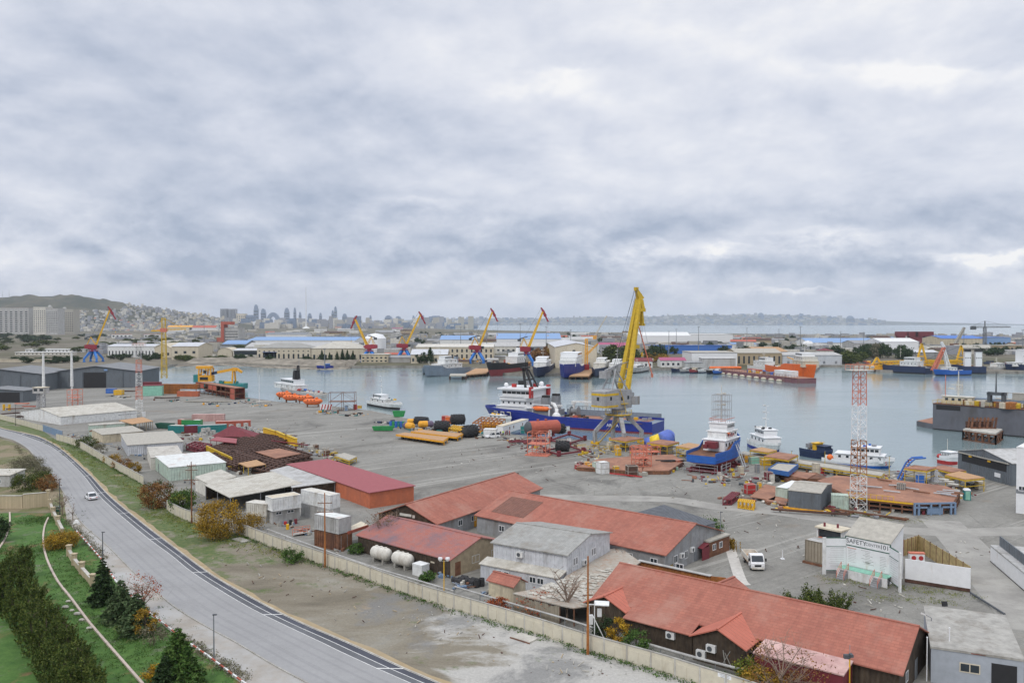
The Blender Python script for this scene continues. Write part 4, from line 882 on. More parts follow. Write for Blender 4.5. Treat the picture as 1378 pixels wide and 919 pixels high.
# white screen, bamboo fence
r = thing('screen_wall', 'long white screen panel right of the safety board', 'wall', G(1218,783)); e = G(1306,797)-G(1218,783)
MB().beam((0,0,2.0), e+Vector((0,0,2.0)), .15, 2.9).build('panel', 'white_clean', r); MB().beam((0,.1,.28), e+Vector((0,.1,.28)), .3, .45).build('skid', 'rust_dark', r)
r = thing('bamboo_fence', 'tan bamboo fence running back behind the white screen', 'fence', G(1216,748)); pts_ = [Vector((0,0,0)), G(1236,741)-G(1216,748), G(1306,786)-G(1216,748)]
fm = MB(); fp = MB()
for a, c in zip(pts_, pts_[1:]):
 fm.beam(a+Vector((0,0,1.3)), c+Vector((0,0,1.3)), .06, 2.6); n = 4 if a.length < .1 else 8
 for i in range(n): fp.beam(a.lerp(c,i/n), a.lerp(c,i/n)+Vector((0,0,2.7)), .12)
fm.build('mat', 'bamboo', r); fp.build('post', 'rust', r)
r = thing('hose_cabinet', 'white fire cabinet with two red rings inside bamboo fence', 'cabinet', G(1233,770), -.1); MB().box(-1.1,1.1,-.3,.3,.2,2.9).build('body', 'white', r); MB().box(-1.15,1.15,-.36,.36,2.9,3.1).build('cap', 'coral', r)
for x in (-.5,.55): o = MB().lathe((0,0,0),[(.2,0),(.34,0),(.34,.08),(.2,.08)],12).build('hose_ring', 'red', r); o.rotation_euler = (math.pi/2,0,0); o.location = (x,-.3,2.3)
pipe_run('dark pipe running from the white screen to the concrete building', [(1306,797),(1330,812),(1352,826)], .35, .14, 'dark_grey')
gb = bld('grey_annex', 'grey and white annex cut by the right picture edge', 'building', (1333,735),(1400,790), w=10, zr=2.4, he=2.4, rise=.3, kind='flat', wall='white_clean', roof='light_grey', over=.05)
MB().box(.2,16,1.2,1.35,2.5,4.2).build('upper_wall', 'hangar', gb); MB().box(0,17,-.06,.1,0,.12).build('skid', 'black', gb)
wb = bld('white_tower_block', 'white windowless block at the right edge beside the dark shed', 'building', (1367,690),(1440,700), w=9, zr=0, he=13, kind='flat', wall='white_clean', roof='white', over=.05, win=[('F',1,4.5,1.2,1)])
MB().box(-.03,3,-.05,9,4.0,4.8).build('dark_band', 'mid_grey', wb)
# vehicles ------------------------------------------------------
def car(name, label, px, py, rz, suv=False, m='white_clean'):
 r = thing(name, label, 'car', G(px,py), rz); L, W, H = (4.9,1.92,1.85) if suv else (4.6,1.8,1.45)
 def ring(x, w, z0, z1, n=0): return [(x,-w/2,z0),(x,w/2,z0),(x,w/2*1.0,(z0+z1)*.55),(x,w/2*.93,z1),(x,-w/2*.93,z1),(x,-w/2,(z0+z1)*.55)]
 hb = H*.56
 body = MB().loft([ring(-L/2,W*.86,.42,hb*.86), ring(-L/2+.12,W*.97,.28,hb*.98), ring(-L*.2,W,.25,hb), ring(L*.18,W,.25,hb*.98), ring(L*.38,W*.97,.25,hb*.86), ring(L/2-.1,W*.92,.28,hb*.74), ring(L/2,W*.8,.4,hb*.6)]).build('body', m, r)
 x0, x1, x2, x3 = (-L*.48,-L*.43,L*.06,L*.24) if suv else (-L*.40,-L*.24,L*.04,L*.22)
 g = [(x0,hb*.96),(x1,H-.06),(x2,H-.06),(x3,hb*.95)]
 gb_ = MB().loft([[(x,-W*.46,z0),(x,W*.46,z0)] + [(xx,W*.38*1,z1),(xx,-W*.38,z1)] for x, z0, xx, z1 in ((g[0][0],g[0][1],g[1][0],g[1][1]),(g[3][0],g[3][1],g[2][0],g[2][1]))]).build('windows', 'glass', r)
 MB().add([(x1-.03,-W*.385,H-.05),(x2+.05,-W*.385,H-.05),(x2+.05,W*.385,H-.05),(x1-.03,W*.385,H-.05),(x1+.1,-W*.33,H),(x2-.1,-W*.33,H),(x2-.1,W*.33,H),(x1+.1,W*.33,H)], [(4,5,6,7),(0,1,5,4),(1,2,6,5),(2,3,7,6),(3,0,4,7)]).build('roof', m, r)
 pl = MB()
 for s_ in (-1,1):
  pl.beam((x0,s_*W*.46,hb),(x1,s_*W*.385,H-.04),.09); pl.beam((x3,s_*W*.46,hb),(x2,s_*W*.385,H-.04),.07); pl.beam(((x1+x2)/2,s_*W*.465,hb),((x1+x2)/2,s_*W*.39,H-.04),.08)
 pl.build('pillar', m, r)
 for x in (-L*.3, L*.31):
  for s_ in (-1,1):
   wl = MB().tube((0,-.11,0),(0,.11,0),.33,n=14).build('wheel', 'rubber', r); wl.location = (x,s_*(W/2-.1),.33)
   MB().tube((0,-.12,0),(0,.12,0),.2,n=10).build('rim', 'galv', wl)
 for s_ in (-1,1):
  MB().cbox((-L/2+.04,s_*W*.34,hb*.78),.1,.36,.16).build('tail_light', 'red', r); MB().cbox((L/2-.12,s_*W*.33,hb*.62),.14,.34,.14).build('headlight', 'lamp_glass', r)
  MB().cbox((L*.16,s_*(W/2+.08),hb+.03),.12,.18,.12).build('mirror', m, r)
 MB().cbox((-L/2-.0,0,hb*.55),.05,.5,.12).build('number_plate', 'white_clean', r)
 return r
car('parked_car' if 0 else 'white_sedan', 'white sedan driving away along the grey road', 122.5, 671, math.atan2(.83,-.55)+.1)
car('white_suv', 'white station wagon parked by the people near the white box', 663, 589, R(205), True)
tr = thing('box_truck', 'white flatbed truck with wooden sides parked near the footpath', 'truck', G(1016,764), R(-92));
MB().loft([[(x,-1,z0),(x,1,z0),(x,1,z1),(x,-1,z1)] for x, z0, z1 in ((.0,.45,2.35),(.25,.45,2.4),(1.05,.45,2.35),(1.6,.45,1.35),(1.75,.5,1.2))]).build('cab', 'white_clean', tr)
MB().add([(1.09,-.86,2.22),(1.57,-.9,1.42),(1.57,.9,1.42),(1.09,.86,2.22)],[(0,1,2,3)]).build('windscreen', 'glass', tr).location = (.03,0,.02)
for s_ in (-1,1): MB().cbox((.75,s_*1.0,1.75),.8,.03,.6).build('side_window', 'glass', tr); MB().cbox((1.45,s_*1.25,1.7),.1,.25,.45).build('mirror', 'black', tr); MB().cbox((1.78,s_*.75,.75),.05,.3,.2).build('headlight', 'lamp_glass', tr)
MB().box(1.72,1.8,-.5,.5,.7,1.0).build('grille', 'black', tr); MB().box(1.7,1.85,-.95,.95,.35,.58).build('bumper', 'offwhite', tr)
MB().box(-4.3,-.1,-1.05,1.05,.85,1.0).build('load_bed', 'plank', tr); sd_ = MB()
for s_ in (-1,1): sd_.box(-4.3,-.1,s_*1.05-.04,s_*1.05+.04,1.0,1.75)
sd_.box(-4.34,-4.26,-1.05,1.05,1,1.75).box(-.2,-.1,-1.05,1.05,1.0,2.2).build('side_board', 'offwhite', tr)
MB().box(-4.2,1.4,-.4,.4,.5,.7).build('chassis', 'black', tr)
for x in (1.0,-3.0):
 for s_ in (-1,1): wl = MB().tube((0,-.14,0),(0,.14,0),.42,n=14).build('wheel', 'rubber', tr); wl.location = (x,s_*.86,.42); MB().tube((0,-.15,0),(0,.15,0),.2,n=8).build('rim', 'galv', wl)
o = MB().box(-.3,.3,-.3,.3,0,.1).lathe((0,0,.1),[(.1,0),(.05,1.3),(.01,1.35)],8).build('white_marker', 'white_clean'); o.location = G(1053,752); tag(o, 'small white marker post standing on the gravel near the truck', 'post')
# people by the white wall ---------------------------------------------------
def person(label, px, py, top, legs, rz=0, h=1.76, lean=0):
 p = G(px,py); r = thing('person', label, 'person', p, rz, 'people by the white wall'); k = h/1.76
 me = bpy.data.meshes.new('body'); V_ = [(0,0,.95),(0,0,1.2),(0,0,1.44),(0,.02,1.56),(0,.03,1.68),(-.10,0,.9),(-.12,.03,.5),(-.13,0,.09),(-.13,.14,.04),(.10,0,.9),(.12,.06,.5),(.13,0,.09),(.13,.14,.04),(-.2,0,1.42),(-.27,.0,1.12),(-.22,.14,.92),(.2,0,1.42),(.28,-.02,1.12),(.26,.1,.88)]
 E = [(0,1),(1,2),(2,3),(3,4),(0,5),(5,6),(6,7),(7,8),(0,9),(9,10),(10,11),(11,12),(2,13),(13,14),(14,15),(2,16),(16,17),(17,18)]
 Rr = [.17,.16,.15,.065,.105,.1,.075,.05,.045,.1,.075,.05,.045,.075,.055,.04,.075,.055,.04]
 me.from_pydata([(x*k,y*k,z*k) for x,y,z in V_], E, []); o = bpy.data.objects.new('body', me); COL.objects.link(o); o.parent = r
 md = o.modifiers.new('skin', 'SKIN'); md.use_smooth_shade = True
 for i, v in enumerate(me.skin_vertices[0].data): v.radius = (Rr[i]*k, Rr[i]*k*.85); v.use_root = (i == 0)
 o.modifiers.new('sub', 'SUBSURF').levels = 1; me.materials.append(P('skin'))
 def cloth(name, rings, m):
  MB().loft([[(cx*k+rx*k*math.cos(a*math.pi/5), cy*k+ry*k*math.sin(a*math.pi/5), z*k) for a in range(10)] for cx, cy, z, rx, ry in rings]).build(name, m, r, True)
 cloth('jacket', [(0,0,.86,.21,.16),(0,0,1.1,.2,.16),(0,0,1.35,.22,.16),(0,0,1.5,.12,.1)], top)
 for s_ in (-1,1):
  cloth('sleeve', [(s_*.21,0,1.44,.09,.09),(s_*.28,0,1.12,.075,.075),(s_*.24,.11,.96,.06,.06)], top); cloth('trouser_leg', [(s_*.1,0,.93,.12,.13),(s_*.12,.04,.5,.095,.1),(s_*.13,0,.1,.085,.09)], legs)
 MB().ball((0,.02*k,1.71*k),.115*k,.125*k,.1*k,10,6,-.1).build('hard_hat', 'orange' if top != 'hivis' else 'white_clean', r, True); return r
person('person in dark navy jacket, leftmost of the group by the white wall', 673.5,586.5,'dark_blue','maroon',.4)
person('person in yellow green jacket beside the white wall', 677,586,'hivis','dark_blue',-.5)
person('person in maroon overalls nearest the green jacket', 680.5,586.3,'maroon','maroon',1.2)
person('person in dark coat, tallest of the group by the white wall', 682.5,585.2,'violet','maroon',2.4,1.84)
person('person in maroon overalls standing apart at the right of the group', 685.5,585.5,'red','maroon',-1.0,1.7)
# poles and lamps -----------------------------------------------
def power_pole(label, px, py, top, arms, m='rust', lean=0):
 p = G(px,py); h = ZT(p, top); r = thing('power_pole', label, 'pole', (p.x,p.y,0)); MB().tube((0,0,0),(0,0,h*.3),.17,.15).tube((0,0,h*.3),(0,0,h),.14,.08).build('shaft', m, r)
 for z, w in arms:
  MB().beam((-w/2,0,h*z),(w/2,.2,h*z),.1).build('crossarm', 'rust', r)
  i_ = MB()
  for t in (-.46,-.2,.2,.46): i_.lathe((w*t,.1+.2*t,h*z+.05),[(.05,0),(.09,.1),(.05,.25),(.01,.27)],6)
  i_.build('insulator', 'offwhite', r)
 return r
power_pole('rusty power pole between russet tree and yellow tree', 258,704, 621, [(.93,1.6),(.86,2.2),(.70,2.8)], 'rust')
power_pole('rust red power pole before the stacked white containers', 437.5,763, 663, [(.86,2.2),(.74,2.4)], 'corten')
power_pole('tall rusty pole at the cream wall before the tiled ruin', 791,880, 748, [(.6,1.2)], 'corten')
def lamp_post(label, px, py, top, m='mid_grey', arm=None, h_=None):
 p = G(px,py); h = ZT(p, top); r = thing('lamp_post', label, 'lamp post', (p.x,p.y,0)); MB().tube((0,0,0),(0,0,h),.09,.06).build('shaft', m, r); MB().lathe((0,0,0),[(.18,0),(.18,.12),(.1,.2)],8).build('base', m, r)
 MB().cbox((.12,0,h+.03),.45,.2,.1).build('lamp_head', 'dark_grey', r); return r
lamp_post('grey lamp post on the pavement nearest the picture bottom', 288,889, 827); lamp_post('dark lamp post by the pavement above the spire conifer', 138.5,764, 716, 'dark_grey'); lamp_post('dark lamp post beside the bare tree at the stone wall', 80.5,692, 645, 'dark_grey'); lamp_post('black lamp post in front of the far beige wall', 21,572.5, 545, 'black')
lamp_post('thin grey post at the end of the footpath by the timber hut', 969.5,725, 689, 'mid_grey')
p = G(597.5,806); h = ZT(p,754); r = thing('double_lamp', 'yellow lamp post with two white floodlights by the patched shed', 'lamp post', (p.x,p.y,0)); MB().tube((0,0,0),(0,0,h),.07).build('shaft', 'yellow', r)
for s_ in (-1,1): MB().lathe((0,0,0),[(.12,0),(.3,.25),(.3,.5),(.28,.5)],10).build('flood_light', 'white_clean', r).location = (s_*.5,0,h-.1); MB().tube((0,0,h-.15),(s_*.5,0,h),.04).build('arm', 'steel', r)
p = G(1112+38,915); r = thing('camera_pole', 'yellow pole with dark camera boxes at the lean to corner', 'pole', G(1143,935)); MB().tube((0,0,0),(0,0,3.9),.07).build('shaft', 'yellow', r); MB().cbox((-.3,0,4.0),.6,.35,.4).cbox((.1,-.1,4.15),.3,.5,.3).build('camera_box', 'dark_grey', r); MB().tube((0,0,3.9),(0,0,5.2),.03).build('aerial', 'steel', r)
r = thing('switch_frame', 'white electrical boxes on a braced frame beside the left gable porch', 'frame', G(800,864)); b = MB().tube((0,0,0),(0,0,5),.06).tube((1.4,-.3,0),(-.2,0,3.2),.06).tube((-.6,.6,0),(-.6,.6,4.4),.06).beam((-.8,.5,4.4),(1.3,.2,4.4),.1); b.build('brace', 'white', r); MB().cbox((.9,.2,4.6),1.7,1.0,.12,-.15,.2).build('canopy', 'white', r); MB().cbox((.6,.2,3.5),.5,.35,.9).cbox((-.4,.4,2.6),.5,.35,1.1).build('switch_box', 'white', r)
r = thing('wall_notice', 'white notice with dark printed lines on the cream wall', 'sign', G(976,931)); p = G(976,931); e = (G(1010,943)-G(933,918)).normalized()
rz = math.atan2(e.y,e.x); r.rotation_euler = (0,0,rz); MB().box(-.75,.75,-.2,-.16,.75,2.0).build('board', 'white_clean', r); b = MB()
for k in range(7): b.box(-.6*random.uniform(.7,1),.6*random.uniform(.7,1),-.206,-.201,1.8-k*.14,1.84-k*.14)
b.build('notice_text', 'mid_grey', r)
# ================= portal cranes =================
def portal_crane(label, loc, az, cols, g=10.5, rz_=9.6, reach=11., top=47., jx=4.5, jz=-8.5, hl=9., group=None, legk=3.5, jibcol=None, hb_=2.5, name='portal_crane', big=False):
 legm, housem, boomm, jibm, ringm = cols; r = thing(name, label, 'crane', loc, az, group); la = -az+ (R(-39) if big else 0)
 ca, sa = math.cos(la), math.sin(la); rot = lambda x, y, z: (x*ca-y*sa, x*sa+y*ca, z)
 for sx in (-1,1):
  for sy in (-1,1):
   l = MB(); k = 2.2
   lt = 1.0 if big else 1.6; l.beam(rot(sx*g/2,sy*g/2,.5), rot(sx*g/2,sy*g/2,legk), lt, lt).beam(rot(sx*g/2,sy*g/2,legk-.2), rot(sx*k*.7,sy*k*.7,rz_-.1), lt*1.05, lt, w2=lt*1.35)
   lo_ = l.build('leg', legm, r); bg = MB(); p = rot(sx*g/2,sy*g/2,.45); bg.cbox(p, 2.6, .9, .8, la); bg.build('bogie', 'yellow' if big else legm, lo_)
 MB().lathe((0,0,rz_-.35), [(.01,0),(4.2,0),(4.2,.35),(2.2,.5),(2.2,1.9),(.01,1.9)], 20).build('turntable', housem if not big else legm, r)
 rg = MB()
 for i in range(20):
  a, b = 2*math.pi*i/20, 2*math.pi*(i+1)/20; p, q = (4.15*math.cos(a),4.15*math.sin(a)), (4.15*math.cos(b),4.15*math.sin(b))
  rg.beam((*p,rz_+1.1),(*q,rz_+1.1),.07).beam((*p,rz_-.2),(*q,rz_-.2),.12,.4).beam((*p,rz_),(*p,rz_+1.1),.06)
 rg.build('ring_rail', ringm, r)
 z0 = rz_+1.7; z1 = z0+(6.2 if big else 4.6); W = 2.7
 h = MB(); h.add([(-hl,-W,z0+.8),(-hl,W,z0+.8),(-hl,W,z1-.6),(-hl,-W,z1-.6),(-3,-W,z0),(-3,W,z0),(-3,W,z1),(-3,-W,z1)], [(0,3,2,1),(4,5,6,7),(0,1,5,4),(1,2,6,5),(2,3,7,6),(3,0,4,7)])
 h.box(-2.99,3.2,-W,W,z0,z1-.4); h.add([(3.2,-W,z0+.6),(3.2,W,z0+.6),(3.2,W,z1-1.2),(3.2,-W,z1-1.2),(5.4,-W*.7,z0+2),(5.4,W*.7,z0+2),(5.4,W*.7,z1-1.6),(5.4,-W*.7,z1-1.6)], [(0,3,2,1),(4,5,6,7),(0,1,5,4),(1,2,6,5),(2,3,7,6),(3,0,4,7)])
 ho = h.build('machine_house', housem, r)
 if big:
  b = MB()
  b.box(-hl-.03,-3,-W-.04,W+.04,z1-1.9,z1-1.2).box(-hl-.03,-3.2,-W-.04,W+.04,z0+.75,z0+1.3); b.build('stripe', 'crane_yellow', ho)
  for x, zz in ((-6.6,z0+2.9),(-1.5,z0+2.6),(1.5,z0+2.8)): MB().box(x-.4,x+.4,-W-.05,-W+.02,zz,zz+1.1).build('window', 'glass', ho)
  MB().box(-hl-.05,-hl+.02,-.5,.5,z0+2.8,z0+3.9).build('window', 'glass', ho)
 MB().box(3.4,5.6,-W-1.3,-W+.2,z0+1,z0+3.6).build('operator_cab', housem if big else 'glass', r)
 bb = 1.6; bt = .55; x0, zb = hb_, z1-.5
 bm = MB(); tip = Vector((x0+reach,0,top))
 for s in (-1,1): bm.beam((x0,s*bb,zb), (tip.x,s*bt,tip.z), 1.0 if big else .9, 1.5 if big else 1.3, w2=.85)
 for k in range(1,9):
  t = k/9; c = Vector((x0,0,zb)).lerp(tip,t); y = bb+(bt-bb)*t; bm.beam(c+Vector((0,-y,0)), c+Vector((0,y,0)), .35)
 bo = bm.build('boom', boomm, r)
 if big:
  for t in (.45, .86):
   c = Vector((x0,0,zb)).lerp(tip,t); MB().cbox(c+Vector((1.4,0,0)), 3.2, 2.6, .12).cbox(c+Vector((3,0,.55)), .06, 2.6, 1).cbox(c+Vector((1.4,-1.3,.55)), 3.2,.05, 1).build('platform', boomm, bo)
 # jib (beak): short back arm above the pivot, long arm hanging from it
 j0 = tip+Vector((-1.2,0,3.2)); j1 = tip+Vector((jx,0,jz)); mid = tip+Vector((.9,0,-.2)); jb = MB()
 jb.beam(j0, mid, .6, .9, w2=1.6).beam(mid, tip.lerp(j1,.45)+Vector((.4,0,0)), .95, 1.7, w2=1.4).beam(tip.lerp(j1,.45)+Vector((.4,0,0)), j1, .8, 1.3, w2=.8)
 jb.cbox(j0, 1.2, 1.0, 1.1).cbox(j1, 1.6, 1.3, .7)
 jb.build('jib', jibm, r)
 # stay mast, levers and counterweight
 m = MB(); ap = Vector((-2.2,0,z1+ (6.0 if big else 7.0)))
 for s in (-1,1): m.beam((2.0,s*2,z1-.5), ap+Vector((0,s*.8,0)), .4).beam((-5.5,s*2,z1-.6), ap+Vector((0,s*.8,0)), .4)
 for k in (.3,.6): m.beam(Vector((2,-2,z1)).lerp(ap,k), Vector((2,2,z1)).lerp(ap,k), .25).beam(Vector((-5.5,-2,z1)).lerp(ap,k), Vector((-5.5,2,z1)).lerp(ap,k), .25)
 m.build('mast_frame', boomm if not big else legm, r)
 c = MB(); c.beam(ap+Vector((3.5,0,1.5)), ap+Vector((-4,0,-.5)), .6, .8); c.cbox(ap+Vector((-4.2,0,-1.6)), 2.4, 2.6, 2.2); c.beam(ap+Vector((3.5,0,1.5)), Vector((x0,0,zb)).lerp(tip,.30), .25)
 c.build('counterweight', legm if big else 'dark_grey', r)
 rp = MB()
 for s in (-1,1): rp.tube(ap+Vector((0,s*.5,0)), j0+Vector((0,s*.4,0)), .07 if big else .05, n=4)
 rp.tube(j1, (j1.x,0,j1.z-(9 if big else 12)), .06, n=4)
 if big:
  for s in (-.7,.7): rp.tube((-4,s,z1), j0+Vector((0,s,0)), .06, n=4).tube(j1+Vector((0,s,0)), j0+Vector((5,s*2,-20)), .04, n=4)
 rp.build('rope', 'dark_grey', r); MB().cbox((j1.x,0,j1.z-(9 if big else 12)-.6), .5,.4,1.3).build('hook_block', 'yellow', r)
 st = MB()
 if big:
  p, q = Vector(rot(-g/2+1,-g/2,.3)), Vector((-1.5,-3.4,rz_)); st.beam(p,q,.16).beam(p+Vector((.8,0,0)),q+Vector((.8,0,0)),.16).beam(p+Vector((0,0,1)),q+Vector((0,0,1)),.08)
  for k in range(24): st.cbox(p.lerp(q,k/24)+Vector((.4,0,0)),.8,.3,.05)
  st.beam((0,-W-.5,rz_+.5),(-1.5,-W-.5,z0+3.2),.15).beam((-1.5,-W-.5,z0+3.2),(-3.8,-W-.3,z1+2),.15).box(-2.2,1,-W-1,-W-.05,z0+1.5,z0+1.6)
  st.build('stair', 'crane_yellow', r)
 return r
bigc = portal_crane('tall grey portal crane with a yellow boom standing on the quay', G(832,597), R(42), ('crane_grey','crane_grey','crane_yellow','crane_yellow','crane_yellow'), top=45.5, reach=7.2, jx=1.8, jz=-8.2, hl=9.5, legk=4.2, big=True)
MB().beam((9.5,0,37.5),(13.5,-2.5,21.5),.25).cbox((13.6,-2.5,21),.5,.5,1.2).build('red_spreader', 'coral', bigc)
CC = ('crane_blue','crane_red','yellow','crane_red','crane_red')
CL = 'portal cranes on the far quays'
for px, py, az, top, reach, jx, lab in [(126,487,R(20),417.5,12,5,'far left blue legged portal crane beyond the grey hangars'),(497,487,R(165),430,12,4.5,'portal crane whose thin boom leans left, on the far quay'),(544,485,R(20),424,14,5,'portal crane left of the grey ships, boom leaning right'),(642,489,R(15),420,12,5,'portal crane behind the grey ships beside the black and red freighter'),(708,492,R(18),419.5,13,5,'portal crane behind the offshore ship, right of the freighter')]:
 p = G(px,py); portal_crane(lab, p, az, CC, rz_=10.8, g=12, hl=7.5, top=ZT(p,top), reach=reach, jx=jx, group=CL)
# ================= towers and masts =================
def tower(name, label, cat, px, py, top, w0, w1, bands, nseg, t=.12, head=None):
 p = G(px,py); h = ZT(p,top); r = thing(name, label, cat, (p.x,p.y,0), .2); n = len(bands)
 for i, m in enumerate(bands):
  a, b = i/n, (i+1)/n; MB().lattice((0,0,h*a),(0,0,h*b), w0+(w1-w0)*a, w0+(w1-w0)*b, max(2,nseg//n), t).build('mast_section', m, r)
 if head: head(r, h)
 return r
def floodhead(r, h):
 b = MB().box(-2.3,2.3,-1.4,1.4,h,h+.12); b.build('gallery', 'offwhite', r); q = MB()
 for x in (-2.3,2.3): q.beam((x,-1.4,h+1.2),(x,1.4,h+1.2),.07)
 for y in (-1.4,1.4): q.beam((-2.3,y,h+1.2),(2.3,y,h+1.2),.07); q.beam((-2.3,y,h+.6),(2.3,y,h+.6),.05)
 for x in (-2.3,-1.15,0,1.15,2.3):
  for y in (-1.4,1.4): q.beam((x,y,h),(x,y,h+1.2),.06)
 q.build('railing', 'coral', r); reps('flood_light', MB().cbox((0,0,.0),.7,.3,.5,0,.3), 'offwhite', r, [(x,-1.5,h+.7) for x in (-1.8,-.6,.6,1.8)])
tower('lattice_mast', 'tall red and white lattice floodlight mast at the rusty barge', 'mast', 1155,686,498.5, 2.3,1.8,['white','corten','white_clean','coral'],22,.075,floodhead)
tower('lattice_mast', 'red and white lattice mast right of the open hangar', 'mast', 187.5,556,466, 2.4,1.7,['white','coral','white','coral','galv'],20,.075,floodhead)
for px, py, top, lab in [(59,546,475,'white smooth mast with square cabin in front of the left hangar'),(97,540,473,'white smooth mast above the coral frame by the open hangar')]:
 p = G(px,py); h = ZT(p,top); r = thing('white_mast', lab, 'mast', p); MB().tube((0,0,0),(0,0,h*.3),.45,.45,10).tube((0,0,h*.3),(0,0,h),.7,.45,10).build('shaft', 'white', r)
 MB().lathe((0,0,h),[(.5,0),(.6,.1),(.6,.4),(.01,.5)],10).build('cap', 'offwhite', r)
p = G(58,548); r = thing('watch_cabin', 'grey elevated watch cabin on lattice legs before the left hangar', 'cabin', p+Vector((0,-1.5,0)))
MB().lattice((0,0,0),(0,0,6.5),2.6,2.2,6,.14).build('legs', 'galv', r); MB().box(-2.6,2.6,-2,2,6.5,9.0).build('cabin', 'light_grey', r); MB().box(-2.8,2.8,-2.2,2.2,9.0,9.25).build('roof', 'cream', r)
for x in (-1.3,1.3): MB().box(x-.8,x+.8,-2.05,-1.98,7.5,8.6).build('window', 'glass', r)
tower('tower_crane', 'yellow lattice tower of a crane at the head of the basin', 'crane', 221,509,428, 3.4,2.2,['crane_yellow','crane_yellow','crane_yellow'],15,.2, lambda r, h: (MB().lattice((0,0,h*.80),(14,0,h*.82),1.4,.9,6,.14).build('jib','yellow',r), MB().cbox((0,0,h*.8),4,3,2.6).build('cab','coral',r), MB().beam((0,0,h),(12,0,h*.83),.2).beam((0,0,h),(-7,0,h*.8),.2).beam((-1,0,h*.79),(-8,0,h*.79),.9).build('tie','yellow',r)))
# ================= hangars =================
hg = bld('hangar', 'grey hangar with a wide open black doorway', 'hangar', (70.5,500.5),(186,499.5), w=45, zr=9.5, he=9.5, rise=3.2, kind='y', wall='hangar', roof='hangar_roof', over=.8)
L, w = hg['dims'][:2]
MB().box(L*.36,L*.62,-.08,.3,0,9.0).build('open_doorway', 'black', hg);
for a, c in ((.165,.35),(.63,.82),(.83,.995)): MB().box(L*a,L*c,-.35,-.1,.1,9.1).build('sliding_door', 'hangar', hg)
MB().box(L*.6,L*.64,-.5,-.36,9.9,10.9).build('sign_plate', 'sky_blue', hg)
hg2 = bld('hangar', 'grey hangar cut by the left picture edge, doors closed', 'hangar', (-60,504.5),(57,503.5), w=40, zr=9.5, he=9.5, rise=3, kind='y', wall='hangar', roof='hangar_roof', over=.8)
L2 = hg2['dims'][0]
for a in (.05,.28,.52,.76): MB().box(L2*a,L2*(a+.22),-.3,-.05,.1,9.1).build('sliding_door', 'hangar', hg2)
sm = bld('hangar', 'small dark open fronted shed at the far left edge', 'shed', (-60,526),(31,526), w=14, zr=5.5, he=5.5, rise=1.2, kind='y', wall='hangar', roof='hangar_roof', over=.5)
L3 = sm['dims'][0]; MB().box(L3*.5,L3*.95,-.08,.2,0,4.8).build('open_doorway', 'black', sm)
# ================= yard bits: builders =================
def crate(label, px, py, s, m='offwhite', ang=AA, z0=0, group=None, name='crate', cat='crate', bat='hide'):
 sx, sy, sz = s if isinstance(s, tuple) else (s,s,s); r = thing(name, label, cat, G(px,py,z0) if z0 == 0 else G(px,py,0)+Vector((0,0,z0)), ang, group)
 MB().box(-sx/2+.04,sx/2-.04,-sy/2+.04,sy/2-.04,.06,sz-.05).build('body', m, r); b = MB()
 for x in (-sx/2,sx/2-.1):
  for y in (-sy/2,sy/2-.1): b.box(x,x+.1,y,y+.1,0,sz)
 for y in (-sy/2-.01,sy/2-.09): b.box(-sx/2+.1,sx/2-.1,y,y+.1,sz-.12,sz).box(-sx/2+.1,sx/2-.1,y,y+.1,sz*.45,sz*.45+.08)
 for x in (-sx/2-.01,sx/2-.09): b.box(x,x+.1,-sy/2+.1,sy/2-.1,sz-.12,sz).box(x,x+.1,-sy/2+.1,sy/2-.1,sz*.45,sz*.45+.08)
 b.build('frame', bat, r); return r
def drum(label, px, py, m, group=None, h=1.1, rad=.38):
 o = MB().lathe((0,0,0),[(.01,0),(rad,0),(rad,h*.3),(rad*1.05,h*.33),(rad,h*.36),(rad,h*.65),(rad*1.05,h*.68),(rad,h*.71),(rad,h),(rad*.9,h),(rad*.9,h-.04),(.01,h-.04)],10).build('drum', m); o.location = G(px,py); return tag(o, label, 'drum', group)
def skip(label, px, py, m, L=5, W=2.2, H=1.3, ang=AA):
 r = thing('skip', label, 'skip', G(px,py), ang); b = MB(); t = .1
 o = [(-L/2*.75,-W/2*.8),(L/2*.75,-W/2*.8),(L/2*.75,W/2*.8),(-L/2*.75,W/2*.8)]; u = [(-L/2,-W/2),(L/2,-W/2),(L/2,W/2),(-L/2,W/2)]
 b.loft([[(x,y,.15) for x,y in o],[(x,y,H) for x,y in u],[(x*.95,y*.92,H) for x,y in u],[(x*.93,y*.9,.3) for x,y in o]]); b.build('tub', m, r)
 k = MB()
 for x in (-L*.25,L*.25): k.box(x-.1,x+.1,-W/2*.8,W/2*.8,0,.16)
 k.build('runner', 'rust', r); return r
def fender(label, px, py, L, rad, ang, group='black net fenders on the quay'):
 r = thing('ship_fender', label, 'fender', G(px,py), ang, group); b = MB(); prof = [(-L/2,.1),(-L/2*.93,rad*.55),(-L/2*.75,rad*.92),(-L/4,rad),(L/4,rad),(L/2*.75,rad*.92),(L/2*.93,rad*.55),(L/2,.1)]
 b.loft([[(x,q*math.cos(2*math.pi*k/14),rad+q*math.sin(2*math.pi*k/14)) for k in range(14)] for x,q in prof]); b.build('body', 'net', r, True)
 t = MB(); n = max(4,int(L/.9))
 for i in range(n):
  x = -L*.38+L*.76*i/(n-1)
  for k in range(10):
   a = 2*math.pi*k/10+(i%2)*.3; rr_ = rad*(.98 if abs(x) > L*.3 else 1.04); t.cbox((x,rr_*math.cos(a),rad+rr_*math.sin(a)), .55,.55,.22, 0, a-math.pi/2)
 t.build('tyre_net', 'rubber', r); return r
